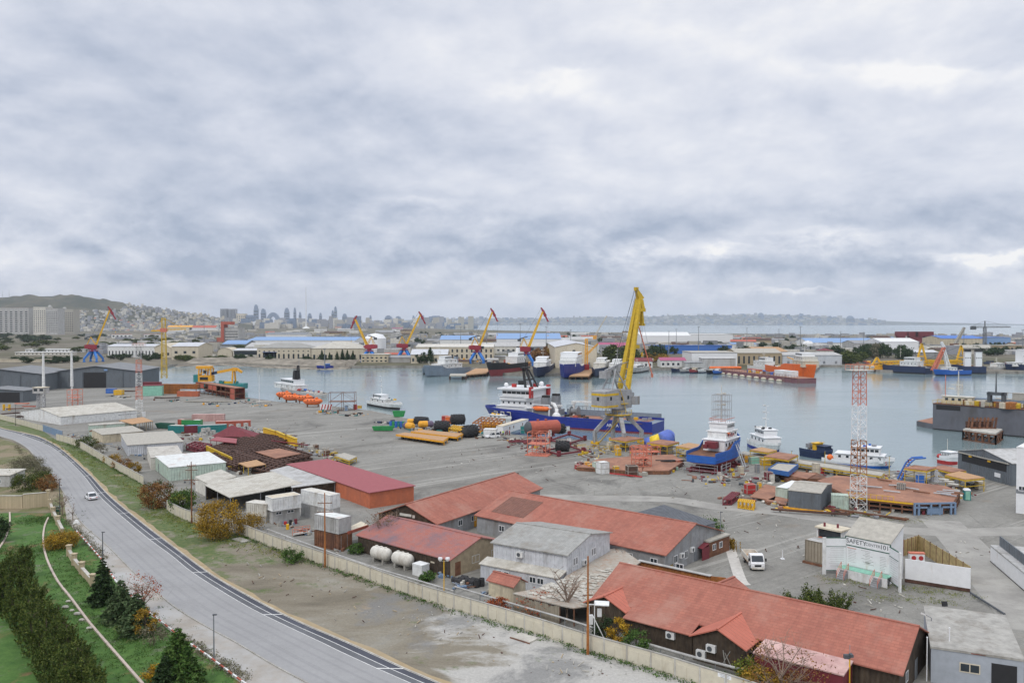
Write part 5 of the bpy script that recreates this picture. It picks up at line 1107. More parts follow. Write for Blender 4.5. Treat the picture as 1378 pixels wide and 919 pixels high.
def buoy(label, px, py, L, rad, m, ang, m2='violet', group='orange mooring buoys on the quay'):
 r = thing('mooring_buoy', label, 'buoy', G(px,py), ang, group); f = lambda prof, mm, nm: MB().loft([[(x,q*math.cos(2*math.pi*k/12),rad+q*math.sin(2*math.pi*k/12)) for k in range(12)] for x,q in prof]).build(nm, mm, r, False)
 f([(-L*.1,rad),(L*.42,rad),(L*.5,rad*.6),(L*.5,.1)], m, 'drum'); f([(-L*.5,.1),(-L*.5,rad*.7),(-L*.42,rad*.96),(-L*.101,rad*.96)], m2, 'painted_end'); return r
def beams(label, px, py, n, L, m, ang, name='steel_beams', cat='steel stock', z=0):
 r = thing(name, label, cat, G(px,py), ang); b = MB()
 for i in range(n):
  x = random.uniform(-.5,.5); y = (i-n/2)*.55+random.uniform(-.15,.15); b.beam((x-L/2,y,z+.25+random.uniform(0,.4)),(x+L/2,y+random.uniform(-.4,.4),z+.25+random.uniform(0,.4)),.25,.3)
 b.build('beam_stack', m, r); MB().box(-L*.3,-L*.3+.2,-n*.3,n*.3,0,.15).box(L*.3,L*.3+.2,-n*.3,n*.3,0,.15).build('bearer', 'hide', r); return r
def deck_table(label, pts, z, m='rust_deck', legm='crane_yellow', name='work_platform', rail=False):
 r = slab_roof(name, label, 'platform', pts, z, m, .22, posts=True, post_m=legm, step=5.5)
 P3 = [G(x,y,z)-r.location for x,y in pts]; e = MB()
 for a, c in zip(P3, P3[1:]+P3[:1]): e.beam(Vector((a.x,a.y,z-.15)),Vector((c.x,c.y,z-.15)),.2,.28); e.beam(Vector((a.x,a.y,z*.5)),Vector((c.x,c.y,z*.5)),.12)
 e.build('edge_frame', legm, r); return r
def grid(label, pts, z0, z1, m, n=(6,8), t=.25, name='steel_grid', layers=2):
 q = [G(x,y,z1) for x,y in pts]; c = sum(q, Vector())/4; r = thing(name, label, 'steel structure', (c.x,c.y,0)); b = MB(); q = [v-c for v in q]
 for v in q: v.z = 0
 for l in range(layers):
  z = z0+(z1-z0)*l/max(1,layers-1)
  for i in range(n[0]+1): f = i/n[0]; b.beam(q[0].lerp(q[3],f)+Vector((0,0,z)), q[1].lerp(q[2],f)+Vector((0,0,z)), t)
  for i in range(n[1]+1): f = i/n[1]; b.beam(q[0].lerp(q[1],f)+Vector((0,0,z-.02)), q[3].lerp(q[2],f)+Vector((0,0,z-.02)), t)
 for i in range(n[0]+1):
  for j in range(0,n[1]+1,2): p = q[0].lerp(q[3],i/n[0]).lerp(q[1].lerp(q[2],i/n[0]), j/n[1]); b.beam(p, p+Vector((0,0,z1)), t*.8)
 b.build('frame', m, r); return r
def scaffold(label, px, py, top, sx, sy, m, ang=0, name='scaffold_tower', cat='scaffold', lev=4, base=True):
 p = G(px,py); h = ZT(p,top); r = thing(name, label, cat, p, ang); b = MB()
 for x in (-sx/2,0,sx/2):
  for y in (-sy/2,sy/2): b.beam((x,y,0),(x,y,h),.16)
 for k in range(1,lev+1):
  z = h*k/lev
  for y in (-sy/2,sy/2): b.beam((-sx/2,y,z),(sx/2,y,z),.13); b.beam((-sx/2,y,z-h/lev),(0,y,z),.09); b.beam((0,y,z),(sx/2,y,z-h/lev),.09)
  for x in (-sx/2,0,sx/2): b.beam((x,-sy/2,z),(x,sy/2,z),.13)
 b.build('frame', m, r)
 if base: MB().box(-sx/2-.7,sx/2+.7,-sy/2-.4,sy/2+.4,0,.25).build('base', m, r)
 MB().box(-sx/2,sx/2,-sy/2,sy/2,h*.5,h*.5+.06).build('deck', m, r); return r
# ================= left yard =================
bld('rusty_block', 'two storey orange rust container block left of the yellow gantry', 'building', (192,519.5),(218,519), w=6, zr=5.2, he=5.2, kind='flat', wall='mint', roof='maroon', over=.1)
MB_ = None
container(192,527, 0.02, 'pale_green', 'pale green container under the maroon one beside lattice mast', L=9.5, h=2.6); container(192,527, .02, 'maroon', 'maroon container stacked on the pale green one by the lattice mast', L=9.5, h=2.6, z0=0).location.z = 2.62
for i, (px, py, z, L, lab) in enumerate([(217,530,0,9,'rust orange container at ground level, left of the rusty block'),(217,530,2.62,9,'rust orange container on top at the left of the rusty block'),(238,533.5,0,11,'rust orange container with black opening, lowest right of the rusty block'),(236,531,2.9,12,'rust orange container roofing the right of the rusty block')]):
 c = container(px, py, -.04, 'corten' if i != 2 else 'orange_wall', lab, L=L, h=2.6); c.location.z = z
# long two-storey rusty container frame (quay)
r = thing('container_tower', 'rusty two storey frame of cut containers below the yellow barge crane', 'frame', G(264,528)); e = G(316,538)-G(264,528); W_ = Vector((-e.y,e.x,0)).normalized()*5
b = MB(); dk = MB(); pn = MB()
for i in range(10):
 p = e*(i/9)
 for o_ in (Vector((0,0,0)), W_): b.beam(p+o_, p+o_+Vector((0,0,5.6)), .3)
 b.beam(p+Vector((0,0,5.6)), p+W_+Vector((0,0,5.6)), .25).beam(p+Vector((0,0,2.8)), p+W_+Vector((0,0,2.8)), .25)
for z in (2.8,5.6): b.beam(Vector((0,0,z)), e+Vector((0,0,z)), .3).beam(W_+Vector((0,0,z)), e+W_+Vector((0,0,z)), .3)
dk.add([Vector((0,0,2.9)),e+Vector((0,0,2.9)),e+W_+Vector((0,0,2.9)),W_+Vector((0,0,2.9))],[(0,1,2,3)]).add([Vector((0,0,5.75)),e+Vector((0,0,5.75)),e+W_+Vector((0,0,5.75)),W_+Vector((0,0,5.75))],[(0,1,2,3)])
for i in (0,1,3,4,8): pn.beam(e*(i/9)+Vector((0,0,4.2))+W_*.02, e*((i+1)/9)+Vector((0,0,4.2))+W_*.02, .1, 2.6)
pn.beam(e*(8/9)+Vector((0,0,1.4)), e+Vector((0,0,1.4)), .1, 2.6).beam(W_+Vector((0,0,2.8)), W_+e+Vector((0,0,2.8)), .1, 5.4)
b.build('frame', 'rust', r); dk.build('deck', 'rust_deck', r); pn.build('wall_panel', 'primer', r)
# yellow barge crane behind it
r = thing('barge_crane', 'yellow pedestal crane with long horizontal boom on dark green base', 'crane', G(272,522)); d_ = G(272,522); s_ = 1100/d_.y
X = lambda px: (px-272)/s_; Z = lambda py: ZT(d_, py)
MB().box(X(262),X(330),-4,5,-.5,Z(516)).build('base', 'teal', r); MB().box(X(262.5),X(268.5),-2.5,2.5,Z(514),Z(504)).build('winch_house', 'teal', r)
b = MB().box(X(268),X(287),-2.4,2.4,Z(513),Z(505));
for x in (269,278,285): b.beam((X(x),-2,Z(505)),(X(x+1),-2,Z(495)),.6).beam((X(x),2,Z(505)),(X(x+1),2,Z(495)),.6)
b.box(X(266),X(285),-2.6,2.6,Z(496),Z(492.5)).beam((X(268),-2,Z(504)),(X(284),-2,Z(497)),.5); b.build('crane_body', 'amber', r)
MB().box(X(276),X(280),-2.6,-2.4,Z(502),Z(498)).box(X(271),X(282),-2.5,-2.41,Z(511),Z(507)).build('opening', 'black', r)
b = MB().beam((X(284),0,Z(503)),(X(293),0,Z(501)),1.4,1.6); b.build('boom_root', 'dark_blue', r)
b = MB().beam((X(293),0,Z(501)),(X(313),0,Z(497)),1.5,1.5).beam((X(313),0,Z(497)),(X(319),0,Z(497)),1.6,2).beam((X(319),0,Z(496.5)),(X(326),0,Z(501)),1.3,1.3); b.build('boom', 'amber', r)
b = MB().beam((X(313),-1,Z(520)),(X(314),-.6,Z(498)),.8).beam((X(317),1,Z(520)),(X(315.5),.6,Z(498)),.8); b.build('boom_rest', 'amber', r)
MB().box(X(300),X(312),-1,1,Z(516),Z(513)).build('yellow_pipe', 'yellow', r); b = MB()
for i in range(14): b.cbox((X(random.uniform(288,322)),random.uniform(-3,3),Z(515.5)+.4),random.uniform(.6,1.6),1,random.uniform(.8,2))
b.build('deck_gear', 'teal', r)
beams('pale pallets and timber piled in front of the rusty frame', 280,541, 7, 22, 'hide', -.02, 'timber_pile', 'timber pile'); beams('low brown stack of planks before the rust orange containers', 225,536, 5, 12, 'rust_dark', 0, 'timber_pile', 'timber pile')
beams('pale boat wreck timbers by the white pole on the quay', 355,541.5, 4, 6, 'offwhite', 0.1, 'timber_pile', 'timber pile')
p = G(349,541); r = thing('thin_mast', 'thin white pole at the quay edge beside orange lifeboats', 'pole', p); MB().tube((0,0,0),(0,0,ZT(p,505)),.14,.08).build('shaft', 'white_clean', r)
def lifeboat(label, px, py, ang, L=9, m='orange', z0=.9, group='orange lifeboats on the quay'):
 r = thing('lifeboat', label, 'lifeboat', G(px,py)+Vector((0,0,z0)), ang, group); K = lambda t: max(.12, 1-abs(t)**4.5); lo_, up_ = [], []
 for t in np.linspace(-1,1,13):
  x = t*L/2; k = K(t); W = 1.5*k; zc = 1.25+.3*t*t
  lo_.append([(x,W*math.cos(a),zc+1.25*k*math.sin(a)) for a in np.linspace(math.pi,2*math.pi,8)]); up_.append([(x,W*.97*math.cos(a)*(1-.12*math.sin(a)),zc+.02+1.5*k**.5*max(0,math.sin(a))**.7) for a in np.linspace(0,math.pi,8)])
 MB().loft(lo_).build('hull', m, r, True); MB().loft(up_).build('canopy', 'orange', r, True); MB().lathe((L*.2,0,2.6),[(.7,0),(.65,.7),(.5,.85),(.01,.85)],8).build('conning_hatch', m, r)
 MB().loft([[(x,1.5*K(x/(L/2))*s,1.25+.3*(x/(L/2))**2+dz) for s, dz in ((1,-.12),(1.05,-.1),(1.05,.1),(1,.12),(-1,.12),(-1.05,.1),(-1.05,-.1),(-1,-.12))] for x in np.linspace(-L*.49,L*.49,11)]).build('fender_strip', 'primer', r)
 reps('window', MB().box(-.25,.25,-.04,.04,0,.4), 'glass', r, [(x,-1.42,2.05) for x in (-L*.25,-L*.08,L*.09)]); MB().box(-L*.3,-L*.26,-1.1,1.1,-z0,.5).box(L*.26,L*.3,-1.1,1.1,-z0,.5).build('cradle', 'rust', r); return r
lifeboat('orange lifeboat farthest left, behind another', 382,537.5, .08, 7.5); lifeboat('orange lifeboat second from left, overlapping the first', 392,541.5, .05, 8.2); lifeboat('orange lifeboat third, right of the funnel ship', 409.5,542.5, .1, 7.8); lifeboat('orange lifeboat nearest, rightmost on the quay', 421,547.5, .1, 8.6)
b = thing('barrier_board', 'red and white striped barrier boards on the quay', 'barrier', G(439,552)); MB().box(-2.6,2.6,-.15,.15,.2,2.6).build('board', 'white_clean', b); q = MB()
for i in range(4): q.add([(-2.3+i*1.25,-.17,.2),(-1.8+i*1.25,-.17,.2),(-1.2+i*1.25,-.17,2.6),(-1.7+i*1.25,-.17,2.6)],[(0,1,2,3)])
q.build('stripe', 'red', b)
sf = scaffold('dark red open steel frame on the quay behind the barrier', 461,552, 528, 11, 5, 'rust', .05, 'gantry_frame', 'frame', 2, False)
drum('red drum at the foot of the open steel frame', 478,551,'red',None,2.2,.8); crate('pale box under the open steel frame', 452,553,(2.5,2,1.6),'light_grey',.1); crate('yellow box beside the red drum', 484,549.5,(2,1.5,1.3),'yellow',.1); crate('blue grey cabinet under the open steel frame', 466,552.5,(1.5,1.5,2.2),'blue_grey',.1)
MB_ = skip('green roofed winch drum by the small white tug', 537,561,'green',5,2.6,2.4,0)
skip('bright green skip, left of the pair on the yard', 511,579.5,'green',5.2,2.4,1.5,.05); skip('bright green skip, right of the pair on the yard', 521,579.5,'green',5.2,2.4,1.6,.1)
for i, (px, m) in enumerate([(526,'blue'),(529.5,'green'),(533,'blue'),(536.5,'teal'),(540,'blue'),(543,'green')]): drum(f'{"blue" if m=="blue" else m} upright drum in the row behind the green skips', px, 575, m, 'drums behind the green skips', 2.2, .55)
buoy('violet ended orange buoy nearest the trailers', 550,577.5, 5.5,1.25,'amber',R(-50)); buoy('orange buoy with violet end in the middle of the heap', 573,575, 5.5,1.2,'amber',R(-160)); buoy('orange buoy lying behind the first, farther left', 558,571, 5.5,1.1,'amber',R(10),'amber'); buoy('orange buoy at the right behind the white box', 658,577, 5,1.3,'amber',R(20),'amber'); buoy('orange buoy next to the one behind the white box', 667,576.5, 5,1.2,'amber',R(-20),'orange')
fender('black fender left of the middle, between orange buoys', 567,572, 6,1.5,R(-20)); fender('black fender in front of the yellow frame', 595,580, 6,1.75,R(-10)); fender('black fender behind, nearest the water', 616,571, 6,1.85,R(10)); fender('black fender beside the white box and trailers', 633,588, 5.8,1.95,R(40)); fender('black fender lying inside the dark red frame', 757,607, 4.5,1.5,R(-10))
crate('red box stack behind the fenders', 599,568.5,(2.6,2.4,2.6),'red',0); crate('orange box right beside the red stack', 604,569.5,(2.6,2.4,2.6),'orange',0)
grid('yellow steel frame lying behind the black fenders', [(604,576),(622,579),(628,575),(610,572)], .3, 1.4, 'yellow', (3,6), .25); grid('brown rusty frame behind the white box', [(636,569),(668,572),(680,564),(648,561)], .4, 3.0, 'corten', (3,6), .3)
def trailer(label, pts, ang0):
 q = [G(x,y,1.5) for x,y in pts]; c = sum(q, Vector())/4; r = thing('flat_trailer', label, 'trailer', (c.x,c.y,0), 0, 'yellow flatbed trailers on the yard'); q = [v-c for v in q]
 MB().prism([(v.x,v.y) for v in q], 1.45, 1.6).build('deck', 'plank', r); e = MB()
 for a, b in zip(q, q[1:]+q[:1]): e.beam(Vector((a.x,a.y,1.25)),Vector((b.x,b.y,1.25)),.25,.5)
 e.build('chassis', 'amber', r); d = (q[1]-q[0]); d.z = 0
 for i in range(7):
  for s in (.12,.88):
   p = q[0].lerp(q[1], .12+.76*i/6).lerp(q[3].lerp(q[2], .12+.76*i/6), s); w = MB().tube((0,-.3,0),(0,.3,0),.5,n=10).build('wheel', 'rubber', r); w.location = (p.x,p.y,.5); w.rotation_euler = (0,0,math.atan2(d.y,d.x))
 for k in (0,1): a = q[1].lerp(q[2],.2+.6*k); MB().tube((a.x,a.y,0),(a.x,a.y,1.4),.18).build('landing_leg', 'amber', r)
trailer('yellow flatbed trailer nearest the camera', [(533,584.5),(596,593.5),(603,588.5),(545,582)], 0); trailer('yellow flatbed trailer behind the nearer one', [(553,580.5),(614,588),(623,583.5),(569,578.5)], 0)
container(650.5,589, R(-10), 'white', 'small white box cabin behind the station wagon', L=4.2, w=3, h=2.9)
r = thing('quay_office', 'long white quay cabin with small windows beside the red tank', 'cabin', G(677,584.5), math.atan2(*(lambda e:(e.y,e.x))(G(711,574)-G(677,584.5)))); L = (G(711,574)-G(677,584.5)).length
MB().box(0,L,0,2.6,0,2.7).build('wall', 'white_clean', r); MB().box(-.1,L+.1,-.1,2.7,2.7,2.85).build('roof', 'cream', r)
for x in (L*.25,L*.4,L*.75): window(r,'F',L,2.6,x,1.0,.9,1.1,wh_ if 0 else 'rust')
crate('teal box at the end of the white quay cabin', 706,583,(2.2,2,2.6),'teal',AB)
r = thing('red_tank', 'large red primed horizontal tank with grey dished end', 'tank', G(731,587), R(24)); L = 10.5; rad = 2.3
MB().loft([[(x,q*math.cos(2*math.pi*k/18),rad+.7+q*math.sin(2*math.pi*k/18)) for k in range(18)] for x,q in ((-L/2,rad),(L/2,rad),(L/2+.5,rad*.8),(L/2+.8,.1))]).build('shell', 'primer', r)
MB().loft([[(x,q*math.cos(2*math.pi*k/18),rad+.7+q*math.sin(2*math.pi*k/18)) for k in range(18)] for x,q in ((-L/2-1.3,.1),(-L/2-1.1,rad*.7),(-L/2-.5,rad*.97),(-L/2-.01,rad*1.01))]).build('dished_end', 'dark_grey', r, True)
for x in (-2,1): MB().lathe((x,0,rad*2+.7),[(.35,-.1),(.35,.35),(.5,.35),(.5,.5),(.01,.5)],10).build('nozzle', 'primer', r)
MB().box(-3.4,-2.8,-1.8,1.8,0,1.4).box(2.8,3.4,-1.8,1.8,0,1.4).build('saddle', 'maroon', r)
scaffold('coral painted scaffold tower before the red tank', 725,612, 581, 5.4, 4.2, 'coral', R(-20), lev=4)
def big_frame(label, pts, m='maroon', t=.45):
 q = [G(x,y,.6) for x,y in pts]; c = sum(q,Vector())/len(q); r = thing('lifting_frame', label, 'steel frame', (c.x,c.y,0)); b = MB(); k = MB()
 for a, d in zip(q, q[1:]+q[:1]): b.beam(a-Vector((c.x,c.y,0)), d-Vector((c.x,c.y,0)), t)
 for a in q: v = a-Vector((c.x,c.y,0)); k.cbox((v.x,v.y,.9),1.0,.7,1.5,.5); k.beam((v.x,v.y,0),(v.x,v.y,.7),.4)
 b.build('beam', m, r); k.build('corner_shoe', m, r); return r
big_frame('dark red steel frame ring nearest the coral scaffold', [(733,606),(752,611.5),(785,606.5),(766,600)]); big_frame('dark red steel frame ring behind, toward the ship', [(741,592),(762,597.5),(787,590.5),(766,584)]); beams('dark red bars lying left of the coral scaffold', 709,595.5, 5, 12, 'maroon', R(8))
fender('black round mooring reel beside the red tank', 754,583, 3,1.6,R(30)); crate('white float box on the frame by the ship', 764,582,(1.4,.6,2.2),'white_clean',.4); crate('white float box between the two dark red frames', 740,588.5,(1.2,.6,2.4),'white_clean',.8); crate('white float box at the right of the black fender', 766,598,(1.3,.6,2.0),'white_clean',.5)
for px, py in ((785,598),(790,596.5)):
 pass
r = thing('safety_railing', 'yellow and grey barrier rails around the crane foot', 'railing', G(795,606)); b = MB()
for i in range(9): x = -4+i*1.6; b.tube((x,0,0),(x,0,1.3),.06);
b.beam((-4,0,1.3),(8.8,0,1.3),.08).beam((-4,0,.7),(8.8,0,.7),.06); b.build('rail', 'crane_yellow', r)
# container group and crates by the rusty grids
for px, py, ang, L, z, m, rf, lab in [(239,574,AA+.5,6.1,0,'primer','pink_roof','primer red container with pink roof, far left of the coloured group'),(244,574.5,AA+.55,7,0,'green','white_rust','bright green sided container with worn white roof'),(266,583,AB-.5,9.5,0,'teal','light_grey','dark green container beside the bright green one'),(290,577,AB-.6,12,0,'primer','pink_roof','long primer red container with pink roof, right of the coloured group'),(247,583,AB-.6,5.5,0,'maroon','sky_blue','dark red container with light blue top'),(226,582.5,AA+.5,6,0,'teal','offwhite','teal container with cream lid at the left of the group'),(258,567,AB-.8,12,0,'pink_roof','pink_roof','pink container at the back of the coloured group')]:
 c = container(px, py, ang, m, lab, L=L, roof=rf)
CRL = 'pale caged tanks around the rusty grids'
k = 0
for px, py, z in [(272,586,0),(277,585.5,0),(282,584.5,0),(287,583.5,0),(275,588.5,0),(308,581,0),(313,580,0),(318,579.5,0),(323,579,0),(328,578.5,0),(333,578,0),(338,579,0),(311,580.5,1.25),(321,579.3,1.25),(331,578.3,1.25),(274,585.8,1.25),(280,585,1.25),(258,591,0),(263,591.5,0),(268,591,0),(343,581,0),(347,583,0)]:
 crate('pale caged tank in the row along the rusty grids' if z == 0 else 'pale caged tank stacked on top in the row by the rusty grids', px, py, (1.25,1.1,1.2), 'offwhite', AA+random.uniform(-.2,.2), z, CRL if z == 0 else 'pale caged tanks stacked on top', 'caged_tank', 'tank', 'galv')
grid('rusty brown steel grid, biggest and rearmost of the grid field', [(279,603),(322,610),(372,596),(328,588)], .3, 1.5, 'rust_dark', (8,12), .4)
grid('rusty brown steel grid at the left front of the grid field', [(276,613),(318,627),(352,617),(306,604)], .3, 1.5, 'rust_dark', (7,9), .4)
grid('rusty brown steel grid on the right of the grid field', [(325,611),(372,624),(420,612),(374,597)], .3, 1.4, 'rust_dark', (7,11), .4)
grid('rusty brown steel grid nearest the rose red roof', [(340,630),(372,637),(400,625),(362,618)], .3, 1.3, 'rust_dark', (5,6), .4)
grid('dark rusty steel grid behind the crimson plates', [(330,588),(372,596),(392,590),(350,583)], .3, 1.3, 'rust_dark', (5,8), .4)
r = slab_roof('crimson_plate', 'crimson steel plate lying tilted on the rusty grids', 'steel plate', [(283,593),(318,597),(319,591),(291,588.5)], 2.2, 'rose_roof', .25, post_m='maroon', step=4)
r = thing('crimson_hull_block', 'crimson peaked steel block section on the rusty grids', 'steel block', G(312,591)); MB().add([(-6,-2,1.2),(9,-4,1.2),(9,3,1.2),(-5,3,1.2),(0,0,4.6)],[(3,2,1,0),(0,1,4),(1,2,4),(2,3,4),(3,0,4)]).build('plating', 'maroon', r); MB().box(-5,8,-2,2,0,1.2).build('trestle', 'rust', r)
grid('crimson frame left of the tilted crimson plate', [(251,599),(272,604),(285,598),(262,594)], .4, 1.6, 'maroon', (3,4), .3); beams('crimson long tube lying on the peach plate', 391,605, 1, 17, 'maroon', R(-37), z=1.5)
r = slab_roof('peach_plate', 'flat peach brown plate on the right rusty grid', 'steel plate', [(344,608.5),(371,617.5),(405,611),(376,604)], 1.7, 'rust_deck', .2, posts=False); MB().box(-3,3,-3,3,0,1.69).build('support', 'rust', r)
r = slab_roof('ochre_plate', 'ochre plywood topped yellow platform in front of the grids', 'platform', [(321,624),(334,629.5),(358,625.5),(345,619.5)], 1.9, 'plank', .2, post_m='crane_yellow', step=3)
r = thing('yellow_ladder_beam', 'yellow punched beam along the left edge of the rusty grids', 'beam', G(278,610)); e = G(312,627)-G(278,610); b = MB();
b.beam(Vector((0,0,.3)),e+Vector((0,0,.3)),.3).beam(Vector((0,0,2.2)),e+Vector((0,0,2.2)),.3)
for i in range(22): b.beam(e*(i/21)+Vector((0,0,.3)),e*(i/21)+Vector((0,0,2.2)),.25)
b.build('frame', 'crane_yellow', r)
for i, (a, c_) in enumerate([((355,586),(371,591)),((371,590.5),(385,597)),((384,596),(399,602))]):
 p, q_ = G(*a), G(*c_); r = thing('yellow_spreader', ['yellow spreader beam, left of the three in line','yellow spreader beam, middle of the three in line','yellow spreader beam, right of the three in line'][i], 'beam', p); e = q_-p; MB().beam(Vector((0,0,1.6)),e+Vector((0,0,1.6)),.5,2.0).build('web', 'yellow', r); MB().beam(Vector((0,0,.5)),e+Vector((0,0,.5)),1.2,.25).beam(Vector((0,0,2.65)),e+Vector((0,0,2.65)),.9,.15).build('flange', 'crane_yellow', r); MB().box(-.4,.4,-1,1,0,.38).build('foot', 'rust', r)
for i in range(14):
 px, py = [(402,600),(408,602),(413,604),(418,607),(428,611),(436,610),(440,613),(446,609),(432,613),(450,613),(455,616),(425,606),(396,597),(445,618)][i]; m = ['hide','rust','galv','offwhite','crane_yellow'][i%5]
 crate(['weathered box','rusty crate','galvanised cage','cream box','yellow crate'][i%5]+' in the clutter right of the rusty grids', px, py, (random.uniform(1,1.8),1.2,random.uniform(.8,1.8)), m, random.uniform(0,1), 0, 'clutter boxes right of the grids')
deck_table('yellow edged rack with boards behind the rose red roof', [(452,614),(470,620),(480,615),(463,610)], 1.5, 'hide', 'crane_yellow')
skip('dark green skip beside the brown roof shed', 222,576.5,'dark_green',7,2.6,1.9,AA+.3)
r = slab_roof('plywood_lean_to', 'rust brown plywood roof beyond the pale green block', 'shed', [(160,566),(192,561.5),(206,567),(178,571)], 3.0, 'plank', post_m='tan', step=3)
crate('blue box on pallet in front of the open hangar', 150,529,(5,3,2.6),'blue',.05); crate('yellow truck body beside blue box before the hangar', 160,531,(4.5,3,2.6),'yellow',.05); beams('dark timber heap beside the hangar door', 170,527, 4, 10, 'rust_dark', 0, 'timber_pile', 'timber pile')
scaffold('coral lattice frame at the foot of the white mast', 101,546, 524, 5, 4, 'coral', 0, 'coral_scaffold', 'scaffold', 3, False)
for i, (px,py,L,m) in enumerate([(30,546,6,'coral'),(40,550,5,'primer'),(50,560,6,'coral'),(20,553,6,'rust'),(10,560,8,'rust_dark'),(35,563,7,'rust_dark')]): beams(['coral','primer red','coral','rusty','dark','dark'][i]+' steel stock '+['before the small dark shed','under the watch cabin','near the white shed gable','left of the watch cabin','behind the far beige wall','just inside the far beige wall'][i], px,py, 4, L, m, .2*i, z=.6)
r = thing('yellow_stand', 'yellow cable stand before the small dark shed', 'stand', G(9,552)); MB().box(-1.4,-1,-.6,.6,0,2.6).box(1,1.4,-.6,.6,0,2.6).box(-1,1,-.2,.2,1.2,1.5).build('frame', 'yellow', r)
# ================= ships =================
def ship(name, label, stern, bow, B, hb, bh, cols, houses=(), cat='ship', z=-2.0, draft=.9, boot=1.0, raise_at=.6, group=None, rail=True, L=None, transom=.85, blunt=.25, stern_rise=0.):
 s, e = (Vector((*p[:2],0)) if isinstance(p, Vector) else G(*p, z) for p in (stern, bow)); d = e-s; d.z = 0; L = L or d.length; az = math.atan2(d.y, d.x)
 r = thing(name, label, cat, (s.x,s.y,z), az, group); n = 18; vs = []; fs = []; mi = []; draft_ = lambda t: draft-stern_rise*max(0,1-t/.25)**1.2; hb_ = lambda t: hb+(bh-hb)*(.72*(lambda q: q*q*(3-2*q))(min(1,max(0,(t-raise_at)/.14)))+.28*max(0,(t-raise_at)/(1-raise_at))**1.5)
 for i in range(n+1):
  t = i/n; w = B/2*min(1, transom+(1-transom)*min(1,t/.2))*(1 if t < 1-blunt-.1 else max(.03, 1-((t-(1-blunt-.1))/(blunt+.1))**2.0)); ww = w*(1 if t < .6 else max(.02, 1-((t-.6)/.4)**1.6)) if t > .5 else w*.97
  kb_ = .55 if stern_rise else 1; x = L*t; xb = x-.11*L*max(0,(t-.72)/.28)**1.3; top = hb_(t)
  vs += [(x,w,top),(x*.6+xb*.4,(w+ww)/2,boot),(xb,ww*.95*kb_,-draft_(t)),(xb,-ww*.95*kb_,-draft_(t)),(x*.6+xb*.4,-(w+ww)/2,boot),(x,-w,top)]
 for i in range(n):
  a, b = i*6, (i+1)*6
  for k in range(6):
   fs.append((a+k,b+k,b+(k+1)%6,a+(k+1)%6)); mi.append([0,1,1,1,0,2][k])
 fs += [(0,1,2,3,4,5), tuple(n*6+k for k in (5,4,3,2,1,0))]; mi += [0,0]
 hbm = MB(); hbm.v = vs; hbm.f = fs; hbm.m = mi; hbm.build('hull', [cols[0], cols[1], cols[2] if len(cols) > 2 else 'hide'], r)
 bw = MB()
 for sd in (0, 5):
  for i in range(n): bw.beam(Vector(vs[i*6+sd])+Vector((0,0,.4)), Vector(vs[(i+1)*6+sd])+Vector((0,0,.4)), .16, .9)
 bw.build('bulwark', cols[0], r)
 for h in houses:
  nm, x0, x1, wf, z0, z1, m = h[:7]; w = B*wf/2
  o = MB().box(x0*L,x1*L,-w,w,z0,z1).build(nm, m, r)
  MB().box(x0*L-.3,x1*L+.3,-w-.35,w+.35,z1,z1+.14).build('deck_edge', m, o)
  if len(h) > 7 and h[7]:
   zz = z0+(z1-z0)*.45; hh = (z1-z0)*.34
   if h[7] == 'band': MB().box(x0*L-.04,x1*L+.04,-w-.04,w+.04,zz,zz+hh).build('window_band', 'glass', o); mm = MB(); [mm.box(x0*L+(x1-x0)*L*k/6-.12,x0*L+(x1-x0)*L*k/6+.12,-w-.07,w+.07,zz-.02,zz+hh+.02) for k in range(7)]; mm.build('mullion', m, o)
   else:
    k = h[7]
    for i in range(k):
     x = x0*L+(x1-x0)*L*(i+.5)/k
     for sd in (-1,1): MB().cbox((x,sd*w,zz+hh/2),.7,.1,min(.8,hh)).build('window', 'glass', o)
 r['len'] = L; return r
def ship_mast(r, x, z0, z1, m='white', arms=2, w=2.4):
 b = MB().tube((x,0,z0),(x,0,z1),.16,.08)
 for k in range(arms): zz = z0+(z1-z0)*(.45+.3*k); b.beam((x,-w/2,zz),(x,w/2,zz),.12); b.cbox((x,-w*.3,zz+.25),.5,.9,.3)
 return b.build('mast', m, r)
def funnel(r, x, y, z0, z1, m, s=1.0, cap='black'):
 o = MB().loft([[(x-1.1*s,y-.8*s,z0),(x+1.1*s,y-.8*s,z0),(x+1.1*s,y+.8*s,z0),(x-1.1*s,y+.8*s,z0)],[(x-1.2*s,y-.7*s,z1),(x+.7*s,y-.7*s,z1),(x+.7*s,y+.7*s,z1),(x-1.2*s,y+.7*s,z1)]]).build('funnel', m, r)
 MB().box(x-1.1*s,x+.6*s,y-.6*s,y+.6*s,z1,z1+.5*s).build('funnel_cap', cap, o); return o
def deck_crane(r, x, y, z, h, ln, az, m='white', up=.2, name='deck_crane'):
 b = MB().tube((x,y,z),(x,y,z+h),.45,n=8).cbox((x,y,z+h),1.4,1.4,1.2); e = Vector((x+ln*math.cos(az)*math.cos(up), y+ln*math.sin(az)*math.cos(up), z+h+ln*math.sin(up)))
 b.beam((x,y,z+h+.4), e, .7, .8, w2=.4); return b.build(name, m, r)
def gear(r, n, x0, x1, w, z, ms=('hide','rust','steel','yellow','white'), s=1.2, name='deck_gear'):
 bs = {}
 for i in range(n):
  m = random.choice(ms); bs.setdefault(m, MB()).cbox((random.uniform(x0,x1),random.uniform(-w,w),z+s*.35),random.uniform(.4,1.6)*s,random.uniform(.4,1.2)*s,random.uniform(.5,1)*s,random.uniform(0,1))
 for m, b in bs.items(): o = b.build(name, m, r); o['kind'] = 'stuff'
